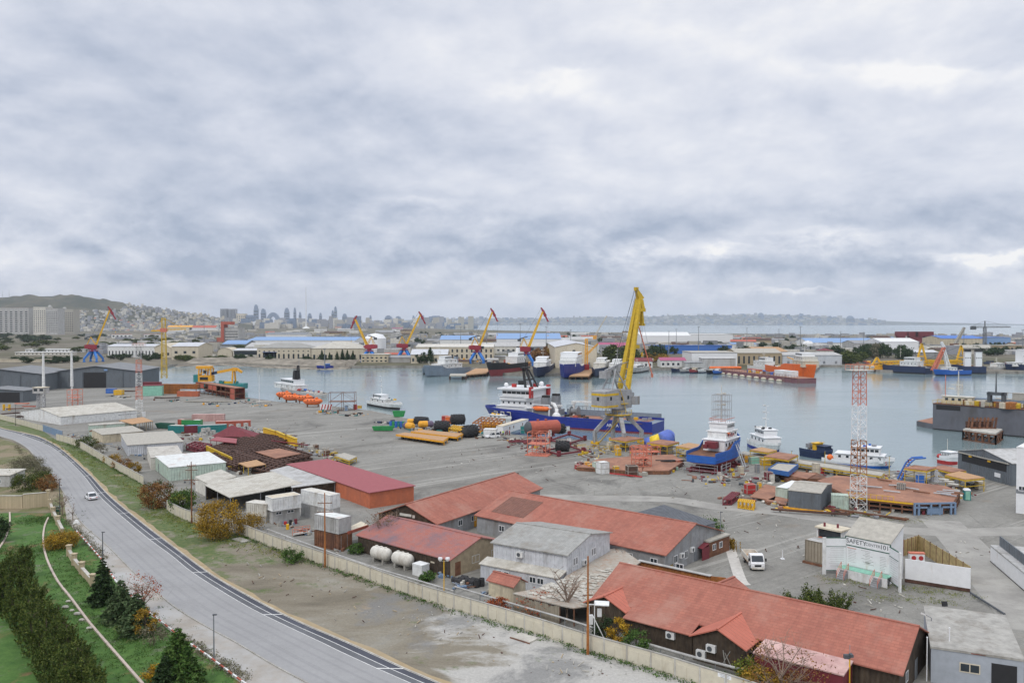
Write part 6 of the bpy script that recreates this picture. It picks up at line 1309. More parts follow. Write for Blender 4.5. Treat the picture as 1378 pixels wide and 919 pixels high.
# offshore supply ship
osv = ship('supply_ship', 'blue hulled offshore supply ship with white bridge moored behind the crane', G(892,586,-2)+Vector((0,9,0)), G(646,569,-2)+Vector((2,8,0)), 16, 3.6, 5.6, ('navy','antifoul','sea_grey'), raise_at=.56, boot=.6, blunt=.10,
 houses=[('forecastle',.64,.885,.74,6.0,9.6,'white_clean'),('deckhouse',.66,.86,.7,9.6,12.0,'white_clean',6),('bridge_deck',.655,.86,.80,12.0,13.3,'white_clean'),('wheelhouse',.67,.84,.86,13.4,16.2,'white_clean','band')])
L = osv['len']
MB().box(.65*L,.86*L,-8.3,8.3,16.3,16.9).build('bridge_roof', 'white_clean', osv); MB().box(.66*L,.70*L,-8.4,8.4,13.3,13.5).box(.63*L,.70*L,-8.0,8.0,9.4,9.6).build('bridge_wing', 'white_clean', osv)
b = MB()
for x in (.655,.72,.78,.855):
 for s_ in (-1,1): b.beam((x*L,s_*8.2,13.4),(x*L,s_*8.2,14.4),.08)
for s_ in (-1,1): b.beam((.655*L,s_*8.2,14.4),(.855*L,s_*8.2,14.4),.08); b.beam((.64*L,s_*7.9,10.6),(.9*L,s_*7.3,10.6),.08)
b.build('railing', 'white_clean', osv)
b = MB()
for s_ in (-1,1): b.beam((.73*L,s_*2.6,16.9),(.755*L,s_*1.2,24.5),.75).beam((.69*L,s_*2.4,16.9),(.74*L,s_*1.2,24),.6)
b.cbox((.75*L,0,24.6),1.6,5.5,.6).cbox((.72*L,0,20),1.2,4.6,.5).cbox((.77*L,0,18.6),2.4,2,1.6).tube((.75*L,0,24.6),(.75*L,0,28),.12); b.build('mast', 'black', osv)
MB().cbox((.80*L,2.5,17.6),1.6,1.2,1.3).cbox((.71*L,-3,17.6),1.4,1.4,1.2).build('fire_monitor', 'red', osv); MB().ball((.83*L,5,17.9),.9).ball((.69*L,-5.5,18.0),1.0).build('radome', 'white_clean', osv, True)
MB().box(.655*L,.668*L,-8.5,-6.5,13.4,17.6).box(.655*L,.668*L,6.5,8.5,13.4,17.6).build('wing_strut', 'red', osv)
for y in (-4.5,4.5): funnel(osv, .60*L, y, 5, 13.6, 'mid_grey', 1.6)
MB().box(.56*L,.65*L,-7,7,5,8.4).box(.57*L,.64*L,-5.5,5.5,8.4,11).build('engine_casing', 'steel', osv)
MB().loft([[(x,7.2+1.1*k*math.cos(a),9.4+(1.0*k*math.sin(a))+.25*((x-.605*L)/4)**2) for a in np.linspace(0,2*math.pi,9)[:-1]] for x, k in ((.605*L-4,.2),(.605*L-2.5,.9),(.605*L+2,1),(.605*L+4,.25))]).build('rescue_boat', 'orange', osv, True)
MB().beam((.56*L,7,5),(.555*L,7.4,11),.4).beam((.65*L,7,5),(.655*L,7.4,11),.4).beam((.555*L,7.4,11),(.655*L,7.4,11),.3).build('davit', 'white_clean', osv)
q = [(.60*L,2,11.2),(.555*L,3.4,11.0),(.53*L,4.8,9.4),(.525*L,5.6,7.2)]; MB().path(q,.75,9).ball((.525*L,5.8,6.4),1.9,1.5,1.9).build('hose_reel', 'white', osv, True)
deck_crane(osv, .50*L, -6, 5, 5.0, 11, R(180), 'white', .05)
MB().box(.02*L,.55*L,-8,-7.55,4.9,7.3).box(.10*L,.45*L,7.6,8,4.9,5.7).build('cargo_rail', 'sea_grey', osv); MB().box(.05*L,.53*L,-7.4,7.4,4.92,5.05).build('work_deck', 'rust_deck', osv)
b = MB()
for i in range(14): x = (.25+.3*i/13)*L; b.beam((x,-7.7,7.3),(x,-7.7,8.6),.1)
b.beam((.25*L,-7.7,8.6),(.55*L,-7.7,8.6),.14).beam((.25*L,-7.7,8.0),(.55*L,-7.7,8.0),.1); b.build('cargo_railing', 'dark_grey', osv)
MB().loft([[(x,q_*math.cos(2*math.pi*k/14)-1,7.2+q_*math.sin(2*math.pi*k/14)) for k in range(14)] for x,q_ in ((.44*L,1.9),(.44*L+.4,1.9),(.44*L+.41,1.1),(.44*L+3,1.1),(.44*L+3.01,1.9),(.44*L+3.4,1.9))]).build('winch', 'mid_grey', osv); gear(osv, 22, .06*L, .5*L, 6, 5.0, ('primer','rust','steel','yellow','rubber')); gear(osv, 16, .53*L, .66*L, 6.5, 8.4, ('white','steel','mid_grey','dark_blue'))
b = MB()
for i, x in enumerate((.78,.82,.86)): b.beam((x*L,8.0,2),(x*L,8.25,5),.25).beam((x*L,8.25,5),(x*L+1.6,8.2,5),.25)
b.build('hull_ladder', 'offwhite', osv); text(osv, 'ARINA', 1.6, (.20*L,8.02,2.4), math.pi, 'white_clean')
for o in osv.children:
 n_ = o.name.split('.')[0]
 if n_ in ('work_deck','cargo_rail','cargo_railing','winch','deck_gear','deck_crane'): o.location.z -= 1.4
 elif n_ not in ('hull','bulwark','hull_ladder','lettering'): o.location.z -= 2.5
r = thing('inflatable_fender', 'blue and yellow inflatable fender curving at the ship stern', 'fender', G(882,600)); b = MB(); y = MB(); o_ = r.location
pts_ = [G(868,597.5,1.0)-o_, G(877,597,1.2)-o_, G(889,594,2.0)-o_, G(898,589,2.8)-o_, G(901,583,4.0)-o_]
for i,(a,c) in enumerate(zip(pts_, pts_[1:])): (y if i == 1 else b).tube(a,c,(1.8,2.2,2.5,2.5)[i],(2.2,2.5,2.5,1.7)[i],n=12)
b.build('blue_chamber', mat('soft_blue', (.10,.16,.52), .6), r, True); y.build('yellow_chamber', mat('soft_yellow', (.8,.58,.03), .6), r, True)
# blue tug on the slip
tug = ship('tug', 'blue hulled white tug standing on red cradle frames ashore', G(943,637), G(962,626), 8.6, 2.0, 4.2, ('tug_blue','antifoul','rust'), cat='tug', z=2.5, draft=1.9, boot=.2, raise_at=.35, L=25, transom=.9, blunt=.4, stern_rise=2.0,
 houses=[('deckhouse',.34,.76,.68,2.1,4.9,'white_clean',5),('boat_deck',.42,.72,.6,5.0,6.9,'white',3),('wheelhouse',.46,.66,.56,7.0,9.0,'white_clean','band')])
L = tug['len']; tug.rotation_euler[2] = math.atan2(.81,.585)
MB().loft([[(x,-4.0,.9),(x,4.0,.9),(x,4.36,1.15),(x,-4.36,1.15)] for x in (.2,L*.62)]).build('rubbing_strake', 'tug_blue', tug)
b = MB()
for x in np.linspace(L*.47,L*.63,4):
 for y in (-1.9,0,1.9): b.beam((x,y,9.0),(x,y,16.5),.09)
for z in (10.8,12.4,14.6,16.4):
 for y in (-1.9,0,1.9): b.beam((L*.47,y,z),(L*.63,y,z),.09)
 for x in np.linspace(L*.47,L*.63,4): b.beam((x,-1.9,z),(x,1.9,z),.09)
b.build('mast_scaffold', 'galv', tug); ship_mast(tug, L*.54, 9.3, 19, 'offwhite', 2, 2.6)
b = MB()
for s_ in (-1,1): b.beam((L*.44,s_*2.3,10.2),(L*.68,s_*2.3,10.2),.12)
b.beam((L*.44,-2.3,10.2),(L*.44,2.3,10.2),.12).beam((L*.44,-2.3,9.8),(L*.44,2.3,9.8),.1); b.build('bridge_rail', 'coral', tug)
MB().cbox((L*.44,1.2,6.6),.3,1.6,.7).cbox((L*.40,2.7,4.2),.2,.6,.6).build('locker', 'tug_blue', tug); MB().cbox((L*.28,0,3.9),2.2,3,1.6).cbox((L*.22,1,3.6),1.2,1,1).build('tow_winch', 'maroon', tug); MB().lathe((L*.44,-2.9,6.6),[(.2,0),(.5,0),(.5,.2),(.2,.2)],10).build('life_ring','orange',tug)
text(tug, 'PASA', 1.3, (L*.55,-2.66,5.9), 0, 'red', 1.5)
b = MB()
for a in ((L*.50,-4.3),(L*.56,-4.3)): b.beam((a[0],-4.25,3.9),(a[0]-2.6,-7.5,-1.6),.16)
for k in range(14): t = k/13; b.beam((L*.50-2.6*t,-4.25-3.25*t,3.9-5.5*t),(L*.56-2.6*t,-4.25-3.25*t,3.9-5.5*t),.09)
b.build('ladder', 'galv', tug)
cr = thing('slip_cradle', 'dark red steel cradle under the blue tug', 'cradle', tug.location+Vector((0,0,-2.5)), tug.rotation_euler[2]); b = MB()
for x in (1.5,5,8.5,12,15.5): b.beam((x,-4.5,.5),(x,4.5,.5),.5); b.beam((x,-3.6,.5),(x,-2.9,1.5),.4).beam((x,3.6,.5),(x,2.9,1.5),.4)
for y in (-3,0,3): b.beam((0,y,.25),(18,y,.25),.4)
b.build('frame', 'maroon', cr); q = MB()
for x in (-.6,2.5,5.6):
 for y in (-5.6,-4.6): q.beam((x,y,0),(x,y,2.6),.1)
 for y in (-4,0,4): q.beam((-.8,y,0),(-.8,y,2.2),.08)
for z in (.9,1.8,2.5): q.beam((-.8,-4.5,z),(-.8,4.5,z),.08).beam((-.6,-5.6,z),(5.6,-5.6,z),.08)
q.build('staging', 'galv', cr)
# small craft around the basin
s_ = ship('workboat', 'white workboat with mast behind the blue tug', G(1016,600,-2), G(1046,611,-2), 6.5, 1.8, 2.6, ('white','navy','hide'), cat='boat', houses=[('deckhouse',.15,.8,.8,2,4.4,'white_clean',4),('wheelhouse',.3,.7,.66,4.5,6.6,'white_clean','band')]); L=s_['len']; ship_mast(s_, L*.5, 6.7, 13.5, 'white', 3, 2); gear(s_, 8, L*.3, L*.7, 2, 6.7, ('white','black'), .7)
s_ = ship('ferry_boat', 'white boat with blue hull stripe behind the lattice mast barge', G(1108,623,-2), G(1204,631,-2), 6.5, 1.2, 2.2, ('white_clean','tug_blue','hide'), cat='boat', boot=.8, houses=[('deckhouse',.2,.86,.8,1.6,3.5,'white_clean',6),('wheelhouse',.42,.80,.7,3.6,5.6,'white_clean','band')]); L=s_['len']; ship_mast(s_, L*.5, 5.7, 11.5, 'white', 3, 2); gear(s_, 7, L*.4, L*.75, 2, 5.7, ('blue','white','steel'), .7); MB().ball((L*.12,-2.6,2.2),.9,.9,.9).build('orange_float','orange',s_,True); text(s_, 'S', 1.4, (L*.9,-2.9,1.7), 0, 'red')
s_ = ship('small_tug', 'small white tug with tall thin mast at the quay corner', G(500,545,-2), G(541,552,-2), 6, 1.6, 2.4, ('white','black','hide'), cat='boat', houses=[('deckhouse',.1,.6,.75,1.8,3.9,'white',3),('wheelhouse',.2,.45,.6,4.0,5.8,'white_clean','band')]); L=s_['len']; ship_mast(s_, L*.35, 5.8, 14, 'white', 3, 2); gear(s_, 10, L*.1, L*.8, 2, 4.0, ('black','yellow','white','teal'), .9); funnel(s_, L*.12, 0, 3.9, 5.4, 'black', .8)
s_ = ship('workboat', 'white ship with black mast behind the orange lifeboats', G(432,536,-2), G(376,526,-2), 9, 1.9, 2.6, ('light_grey','antifoul','hide'), cat='ship', houses=[('deckhouse',.45,.97,.82,2.5,5.2,'white',4),('wheelhouse',.5,.82,.7,5.3,8.0,'white_clean','band')]); L=s_['len']; funnel(s_, L*.58, 0, 8, 12.5, 'black', 1.6); b = MB().lattice((L*.52,0,8),(L*.52,0,16),1.6,.8,4,.2); b.build('mast','black',s_); gear(s_, 14, L*.05, L*.5, 3, 2.5, ('blue','red','white','steel')); MB().tube((L*.5,0,16),(L*.5,0,21),.1).build('aerial','steel',s_)
s_ = ship('motor_boat', 'white and red launch beside the dark shed', G(1266,622,-2), G(1290,626,-2), 4, 1.5, 2.2, ('white_clean','red','hide'), cat='boat', houses=[('deckhouse',.25,.75,.7,1.6,3.4,'white_clean','band')]); MB().tube((2,0,3.4),(2,0,7),.06).build('mast','offwhite',s_); MB().ball((.6,-1.5,2),.7).build('buoy','red',s_)
s_ = ship('pilot_boat', 'white pilot launch with wheelhouse moored before the blue ship bow', G(655,570.5,-2), G(688,574,-2), 4.5, 2.0, 2.6, ('white','black','hide'), cat='boat', houses=[('deckhouse',.2,.7,.7,2.2,3.6,'white_clean',3)]); s_.location.z = -1.6; gear(s_, 6, 2, 7, 1.4, 3.6, ('yellow','white'), .8)
s_ = ship('workboat', 'dark blue work barge with yellow box behind the rusty barge', G(1083,612,-2), G(1120,618,-2), 6, 1.6, 2, ('dark_blue','dark_blue','hide'), cat='boat', houses=[('yellow_locker',.4,.55,.5,1.8,4.2,'yellow'),('blue_locker',.57,.85,.5,1.8,3.6,'dark_blue')]); deck_crane(s_, 1.5, 0, 1.6, 1.5, 4, .3, 'steel', .3)
# far quay ships
def fship(label, st, bo, B, hb, bh, cols, houses, name='cargo_ship', mastx=.5, mh=6, fun=None, n=10, **k):
 s = ship(name, label, G(*st,-2), G(*bo,-2), B, hb, bh, cols, houses=houses, **k); L = s['len']; zt = max(h[5] for h in houses) if houses else hb
 ship_mast(s, L*mastx, zt, zt+mh, 'offwhite', 2, B*.3)
 if fun: funnel(s, L*fun[0], 0, fun[1], fun[2], fun[3], fun[4] if len(fun) > 4 else 1.5)
 if n: gear(s, n, L*.1, L*.8, B*.3, hb, ('hide','white','yellow','rust','steel'), 1.6)
 return s
fship('black and red freighter with white afterhouse moored below a portal crane', (702,500.5),(655,507), 14, 7.5, 9.5, ('black','antifoul','rust'), [('deckhouse',.05,.32,.7,7.6,13,'white',4),('wheelhouse',.08,.26,.6,13,16,'white_clean','band')], boot=4.8, mastx=.7, mh=3, fun=(.12,16,20,'white'))
s_ = fship('grey hulled ship with white upper decks, bow left, beside the timber jetty', (627,503),(570,507.5), 12, 5, 8, ('sea_grey','sea_grey','hide'), [('deckhouse',.2,.72,.75,5.2,9,'white',5),('bridge_deck',.3,.6,.6,9,12,'white',3),('wheelhouse',.42,.58,.5,12,14.5,'white_clean','band')], mastx=.62, mh=8, fun=(.25,9,14,'sea_grey'));
MB().ball((s_['len']*.18,-3,11),3.2,1.6,1.5).build('lifeboat','coral',s_,True)
fship('small grey tug ahead of the grey hulled ship', (586,501),(569,504), 7, 3, 4.5, ('sea_grey','black','hide'), [('deckhouse',.2,.6,.6,3,6,'offwhite',2)], mh=4, n=3)
s_ = fship('bright blue hulled ship seen from the bow, far quay centre', (784,497),(758,511), 15, 6, 10, ('navy','navy','hide'), [('deckhouse',.45,.82,.8,8,12,'white',4),('bridge_deck',.48,.78,.8,12.2,14.5,'white',4),('wheelhouse',.52,.74,.85,14.6,17.5,'white_clean','band')], mastx=.6, mh=5, fun=(.5,14.5,18,'black'))
fship('dark hulled ship with white house left of the bright blue ship', (738,497),(722,509), 12, 5, 7, ('dark_blue','dark_blue','hide'), [('deckhouse',.3,.75,.8,6,10,'white',4),('wheelhouse',.42,.65,.7,10.2,13,'white_clean','band')], mh=7)
fship('dark hulled vessel with white house right of the timber pontoon', (818,496.5),(800,509), 11, 4, 6, ('dark_blue','black','hide'), [('deckhouse',.25,.7,.8,5,9,'offwhite',4),('wheelhouse',.4,.6,.6,9,12,'white','band')], mh=8)
fship('white vessel partly behind the yellow boom', (838,497),(822,506), 10, 4, 6, ('light_grey','dark_blue','hide'), [('deckhouse',.25,.75,.8,4.5,8,'white',4),('wheelhouse',.4,.6,.6,8,10.5,'white','band')], mh=9)
fship('low workboat moored under the yellow boom near the quay road', (868,499),(846,503), 8, 3, 4, ('light_grey','black','hide'), [('deckhouse',.3,.7,.7,3.2,6,'white','band')], mh=5)
s_ = fship('bright orange hulled ship with cream superstructure at the bow', (1040,502),(1098,513), 15, 6, 10.5, ('orange_hull' if 0 else 'coral','antifoul','hide'), [('deckhouse',.66,.90,.72,9,13,'cream',4),('bridge_deck',.68,.88,.7,13,16,'offwhite',4),('wheelhouse',.70,.84,.6,16,18.5,'white_clean','band')], mastx=.76, mh=6, raise_at=.4)
mat('orange_hull', (.8,.15,.02), .55, stain=(.5,.1,.03), sf=.36)
for o in s_.children:
 if o.name.startswith(('hull','bulwark')): o.data.materials[0] = MATS['orange_hull']
deck_crane(s_, s_['len']*.5, 2, 6, 6, 18, R(180), 'amber', .1)
r = thing('deck_barge', 'long purple red barge with railings and a row of pale floats alongside', 'barge', G(970,503,-2)); e = G(1073,516,-2)-G(970,503,-2); W_ = Vector((-e.y,e.x,0)).normalized()*14
MB().prism([(0,0),(e.x,e.y),(e.x+W_.x,e.y+W_.y),(W_.x,W_.y)], -1.5, 3.2).build('hull', 'purple', r); MB().prism([(.5,.3),(e.x-.5,e.y+.3),(e.x+W_.x,e.y+W_.y-.5),(W_.x+.5,W_.y-.5)], 3.2, 3.3).build('deck', 'rust_deck', r); b = MB()
for i in range(30): p = e*(i/29); b.beam(p+Vector((0,0,3.2)),p+Vector((0,0,5)),.14); b.beam(e*(i/29)+Vector((0,-.1,-.5)),e*(i/29)+Vector((0,-.1,3.2)),.3)
b.beam(Vector((0,0,5)),e+Vector((0,0,5)),.14).beam(Vector((0,0,4.2)),e+Vector((0,0,4.2)),.12); b.build('railing', 'purple', r)
reps('float', MB().ball((0,0,.5),3.2,1.3,1.0,10,6), 'cream', r, [(e.x*t,e.y*t-2.2,0,math.atan2(e.y,e.x)) for t in np.linspace(.02,.78,9)])
MB().cbox(e*.75+W_*.4+Vector((0,0,5.2)),12,6,4,math.atan2(e.y,e.x)).cbox(e*.86+W_*.4+Vector((0,0,5.2)),6,5,4.4,math.atan2(e.y,e.x)).build('deck_cabin', 'white', r); MB().cbox(e*.35+W_*.6+Vector((0,0,4.4)),16,3,2.4,math.atan2(e.y,e.x)).build('deck_pipe', 'primer', r); gear_r = thing('deck_cargo', 'mixed white and blue cargo on the purple barge', 'cargo', r.location+e*.5+W_*.5+Vector((0,0,3.3)), math.atan2(e.y,e.x)); gear(gear_r, 26, -22, 14, 5, 0, ('white','blue','rust','steel','yellow'), 2.2, 'cargo_item')
fship('small white ship behind the purple barge', (1012,499),(1045,503), 10, 4, 5, ('white','dark_blue','hide'), [('deckhouse',.25,.75,.8,4,9,'white',4),('wheelhouse',.45,.7,.7,9,12,'white','band')], mh=6)
fship('long dark hulled ship with white house at the right far quay', (1250,503.5),(1175,499.5), 12, 5, 6, ('dark_blue','black','hide'), [('deckhouse',.15,.45,.8,5,9.5,'white',5),('wheelhouse',.2,.38,.7,9.5,12.5,'white','band')], mh=8, n=16)
fship('blue hulled small ship with red and white derrick between dark ships', (1302,504.5),(1256,505.5), 9, 3, 4, ('tug_blue','dark_blue','hide'), [('deckhouse',.4,.7,.7,3,6,'white',3)], mh=3)
s_ = fship('dark ship with twin white towers at the right far quay', (1326,503),(1278,502), 12, 5, 6, ('dark_blue','black','hide'), [('tower_house',.12,.3,.8,5,17,'white_clean',3),('tower_house',.42,.6,.8,5,17,'white_clean',3)], mh=5); MB().box(s_['len']*.42,s_['len']*.6,-4,4,17.2,19).box(s_['len']*.12,s_['len']*.3,-4,4,17.2,19).build('funnel_top','black',s_)
s_ = fship('dark blue ship with single white tower at the right picture edge', (1420,501),(1352,501), 12, 5, 6, ('dark_blue','black','hide'), [('tower_house',.55,.72,.8,5,18,'white_clean',3),('deckhouse',.72,.9,.8,5,8,'white',3)], mh=5)
fship('low white boat between the twin tower ship and edge ship', (1352,500),(1330,501), 8, 3, 4, ('light_grey','black','hide'), [('deckhouse',.2,.7,.7,3,7,'white',3)], mh=5)
r = thing('derrick', 'red and white lattice derrick on the small blue ship', 'derrick', G(1270,505,-2)+Vector((0,4,3)))
MB().lattice((-6,0,0),(2,0,18),2.5,1.5,6,.4).build('lower_boom','coral',r); MB().lattice((2,0,18),(0,0,22),1.5,1,2,.4).build('head','white_clean',r); MB().lattice((6,0,0),(2,0,16),2.5,1.5,6,.35).build('back_leg','white',r)
for px, py, top, jx, lab in [(1240,497,462,30,'yellow floating crane with low lattice boom, left of the pair'),(1293,497,465,-30,'yellow floating crane with low boom behind the twin tower ship'),(1180,497,481,34,'low yellow deck crane at the bow of the long dark ship')]:
 p = G(px,py); h = ZT(p,top); r = thing('floating_crane', lab, 'crane', p, 0, 'yellow cranes on the right far quay'); MB().beam((-5,0,2),(0,0,h),1.2).beam((5,0,2),(0,0,h),1.2).beam((-3,0,h*.5),(3,0,h*.5),.8).build('mast_frame','yellow',r); MB().box(-7,7,-4,4,0,3.5).build('machine_house','amber',r); MB().lattice((0,-3,5),(jx,-3,7),2.6,1.8,8,.45).build('boom','yellow',r); MB().beam((0,0,h),(jx,-3,8),.25).build('stay','dark_grey',r)
for i,(x,y,dx,lab,m,m2) in enumerate([(906,500,7,'small navy boat at the left end of the row by the purple barge','dark_blue','offwhite'),(917,500.8,11,'grey workboat second in the row by the purple barge','light_grey','white'),(930,501.5,9,'dark red hulled boat in the row by the purple barge','antifoul','cream'),(941,501,12,'white motor boat in the row by the purple barge','white','white'),(953,502.5,9,'black tug shaped boat in the row by the purple barge','black','offwhite'),(962,503,8,'small blue boat touching the purple barge','blue','white')]): ship('moored_boat', lab, G(x+dx,y,-2), G(x-2,y+1.2,-2), 4.5, 1.4, 2.4, (m,'dark_blue','hide'), [('deckhouse',.15+.05*(i%3),.5+.06*(i%2),.7,1.4,3.2+.5*(i%3),m2,'band')], cat='boat')
ship('workboat', 'blue barge boat tied at the far left rubble bank', G(448,496.5,-2), G(426,497,-2), 6, 2, 2.4, ('navy','dark_blue','hide'), [('deckhouse',.2,.5,.7,2,4.5,'blue','band')], cat='boat')
# jetties and pontoons on the far side
def jetty(label, pts, z, m='plank', pile=4, name='jetty'):
 q = [G(x,y,z) for x,y in pts]; c = sum(q,Vector())/len(q); r = thing(name, label, 'jetty', (c.x,c.y,-2)); q = [v-c for v in q]; MB().prism([(v.x,v.y) for v in q], z+1.4, z+2.2).build('deck', m, r); sp = []
 for a, b in zip(q, q[1:]+q[:1]):
  n = max(1,int((b-a).length/pile)); sp += [(a.x+(b.x-a.x)*i/n, a.y+(b.y-a.y)*i/n, 0) for i in range(n)]
 reps('pile', MB().tube((0,0,-.9),(0,0,z+1.5),.4), 'rust_dark', r, sp[:60]); return r
jetty('timber jetty between the grey ship and the freighter', [(622,504.5),(655,502),(660,496),(640,496)], .4); jetty('open rusty dolphin platform in front of the grey ship', [(605,505.5),(627,505.5),(628,503),(606,503)], .8, 'hide', 6)
pj = jetty('timber pontoon with a yellow crane between dark ships', [(766,506),(792,506),(803,496.5),(786,496.5)], .6)
r = thing('jib_crane', 'thin yellow lattice crane on the timber pontoon', 'crane', G(789,499)); h = ZT(r.location,456); MB().box(-2,2,-2,2,0,5).build('base','red',r); MB().lattice((0,0,5),(0,0,h),2.2,1.6,8,.35).build('mast_section','amber',r); MB().lattice((0,0,h*.5),(9,0,h*.85),1.3,.7,6,.25).build('boom','amber',r)
r = thing('jib_crane', 'pale lattice crane boom rising behind the cream boatyard hall', 'crane', G(800,458)); MB().lattice((0,0,8),(26,0,52),2.6,1.4,9,.4).build('boom','cream',r); MB().box(-8,4,-4,4,0,10).build('machine_house','amber',r)
# ================= right hand yard =================
deck_table('rust plate platform under the portal crane', [(820,591),(844,587),(866,590.5),(842,594.5)], 3.0); deck_table('rust plate platform right of the portal crane', [(870.5,596),(890,592),(914,595.5),(898,600)], 3.0)
deck_table('platform with open rust frames left of the blue tug', [(910,601),(927,596.5),(950,600),(935,605)], 3.0, 'plank'); deck_table('tan platform in front of the white workboat', [(1009,606),(1025,602.5),(1045,606.5),(1034,609.5)], 3.0, 'plank'); deck_table('largest orange brown platform behind the blue trailer', [(1028,614.5),(1047,609),(1074,613),(1061,619.5)], 3.3)
for i, pts in enumerate([[(776,629),(806,618),(835,616),(823,632)],[(823,632),(835,616),(872,612),(864,636)],[(864,634),(868,614),(905,612),(920,622),(900,634)]]):
 r = slab_roof('deck_plate', ['rust plate on the ground, left of three by the crane foot','rust plate on the ground, middle of three by the crane foot','rust plate on the ground, right of three with black hoses'][i], 'steel plate', pts, .8, 'rust_deck', .2, posts=False); P3 = [G(x,y,.8)-r.location for x,y in pts]; e = MB()
 for a, c in zip(P3,P3[1:]+P3[:1]): e.beam((a.x,a.y,.35),(c.x,c.y,.35),.25,.7)
 e.build('edge_beam','rust',r)
r = thing('hose_coil','black hoses lying on the right rust plate','hose',G(897,621,1.05)); b = MB()
for k in range(7): b.path([(random.uniform(-3,3)+.6*i,random.uniform(-.8,.8),.15+.1*(k%3)) for i in range(5)],.14)
b.build('hose','black',r)
scaffold('coral scaffold tower standing on the rust plates', 863,632, 600, 4.2, 3.2, 'coral', .2, lev=5, base=False); scaffold('coral lattice gangway left of the right rust platform', 868,614, 601, 8, 3, 'coral', .1, 'lattice_gangway', 'gangway', 2, False)
for i, (px,py,s,m,lab) in enumerate([(811,637,(2.6,2.4,3.0),'white','white cabinet nearest the camera by the rust plates'),(803,634,(1.6,2.2,2.4),'pale_green','pale cabinet half behind the white one'),(790,630,(1.5,1.5,1.7),'amber','amber box left of the white cabinet'),(795,632,(1.3,1.3,1.5),'amber','smaller amber box touching the white cabinet'),(829,636,(1.5,1.2,1.7),'yellow','yellow box right of the white cabinet'),(832,613,(1.4,1.4,2.1),'yellow','yellow upright box at the crane foot'),(822,605,(2.2,1.6,2.4),'cream','cream cabinet under the rust platform'),(830,607,(1.4,1.2,1.8),'amber','amber box beside the cream cabinet'),(850,640,(2.6,2.4,2.6),'rust_dark','dark caged box at the foot of the coral scaffold'),(778,631,(1.4,1.6,1.2),'red','red box in the pair, left end'),(781,627.5,(1.4,1.6,1.2),'maroon','maroon box in the pair, left end'),(876,609,(1.3,1,1.8),'white_clean','white double box below the right rust platform'),(882,608,(1.2,1,1.6),'amber','amber box next to the white double box'),(890,610,(2.2,1.4,1.4),'light_grey','grey cage under the right rust platform'),(900,610,(1.8,1.4,2),'cream','cream box under the right rust platform'),(913,626,(2.2,1.5,1.6),'coral','coral boxes at the right end of rust plates'),(905,632,(2.6,1.6,.8),'mint','mint pallet below the coral boxes'),(884,637,(1.6,1.6,1.0),'maroon','maroon box right of the coral scaffold'),(864,640,(2.4,1.6,.9),'hide','open brown crate right of the dark caged box'),(818,611,(1.2,1,1.2),'hide','small brown crate by the crane stair')]):
 crate(lab, px, py, s, m, .3+random.uniform(-.3,.3))
beams('long red tube lying on the gravel before the rust plates', 843,641, 1, 8.5, 'red', R(-30), 'steel_tube');
r = slab_roof('blue_trailer','blue sided trailer with pale load behind the pale green container','trailer',[(1034,632),(1046,624),(1074,626),(1061,636.5)],2.3,'hide',.15,posts=False); P3=[G(x,y,2.3)-r.location for x,y in [(1034,632),(1046,624),(1074,626),(1061,636.5)]]; e=MB()
for a,c in zip(P3,P3[1:]+P3[:1]): e.beam((a.x,a.y,2.1),(c.x,c.y,2.1),.2,1.1)
e.build('side_board',mat('trailer_blue',(.04,.13,.36),.6),r); reps('wheel', MB().tube((0,-.3,0),(0,.3,0),.6,n=10),'rubber',r,[(P3[0].x*.6+P3[3].x*.4*k,P3[0].y*.6+P3[3].y*.4*k,.6,.3) for k in (-.4,.3,1,1.6)]); MB().cbox((-.5,-1,1.2),5,2,.6).build('chassis','red',r)
crate('dark red box beside the blue trailer',1034,648,(1.6,1.6,2.4),'maroon',.2); crate('white panel board beside the blue trailer',1039,650,(1.2,.4,2.1),'offwhite',.2); crate('red upper box of the pair near the tug stern',1009,664,(2.2,1.6,2.2),'red',.2); crate('yellow upright cabinet near the red pair',1022,660,(.9,.9,1.9),'yellow',.1); drum('grey drum between red pair and yellow cabinet',1017,660,'steel',None,1.4,.45)
r = slab_roof('deck_plate','low rust plate platform between trailer and big rusty barge','platform',[(1060,640.5),(1072,634.5),(1098,638.5),(1086,645)],1.0,'rust_deck',.2,posts=False); MB().box(-5,5,-4,4,0,1).build('edge_beam','rust',r)
for i,pts in enumerate([[(1009,669),(1030,652),(1048,656),(1042,674)],[(1030,682-8),(1045,668),(1060,672),(1058,680)]]):
 r = slab_roof('deck_plate',['rusty plate on the ground left of the pale green container','rusty plate on the ground before the pale green container'][i],'steel plate',pts,.5,'rust_deck',.15,posts=False); MB().box(-3,3,-2,2,0,.5).build('edge_beam','rust',r)
grid('yellow slatted trestle at the edge of the gravel track',[(993,674),(1014,677),(1016,673.5),(995,671)],.2,1.5,'yellow',(2,8),.16); grid('dark red channel frame lying by the track',[(973,672),(984,672),(995,663),(985,662)],.2,1.2,'maroon',(2,4),.25)
container(1059.5,674,AB,'pale_green','pale green container with white roof beside the grey ribbed hut',L=9.5,w=2.6,h=2.7,roof='white_clean')
h_=bld('grey_hut','grey ribbed metal hut on yellow skids','hut',(1061,682),(1104.4,687),(1121,673),zr=.4,he=3.4,rise=.7,wall='hangar',roof='hide',over=.15)
L,w=h_['dims'][:2]; MB().box(-.3,L+.5,.3,.6,-.0,.01).build('skid','crane_yellow',h_); MB().box(-1.2,L+1.5,-.3,.1,-.35,0.0).box(-.5,L+1,w-.6,w-.2,-.35,0).build('skid','amber',h_); h_.location.z=.4
container(1118.5,684,R(-20),'pale_green','square pale green box cabin left of the lattice mast',L=3.3,w=2.4,h=2.8)
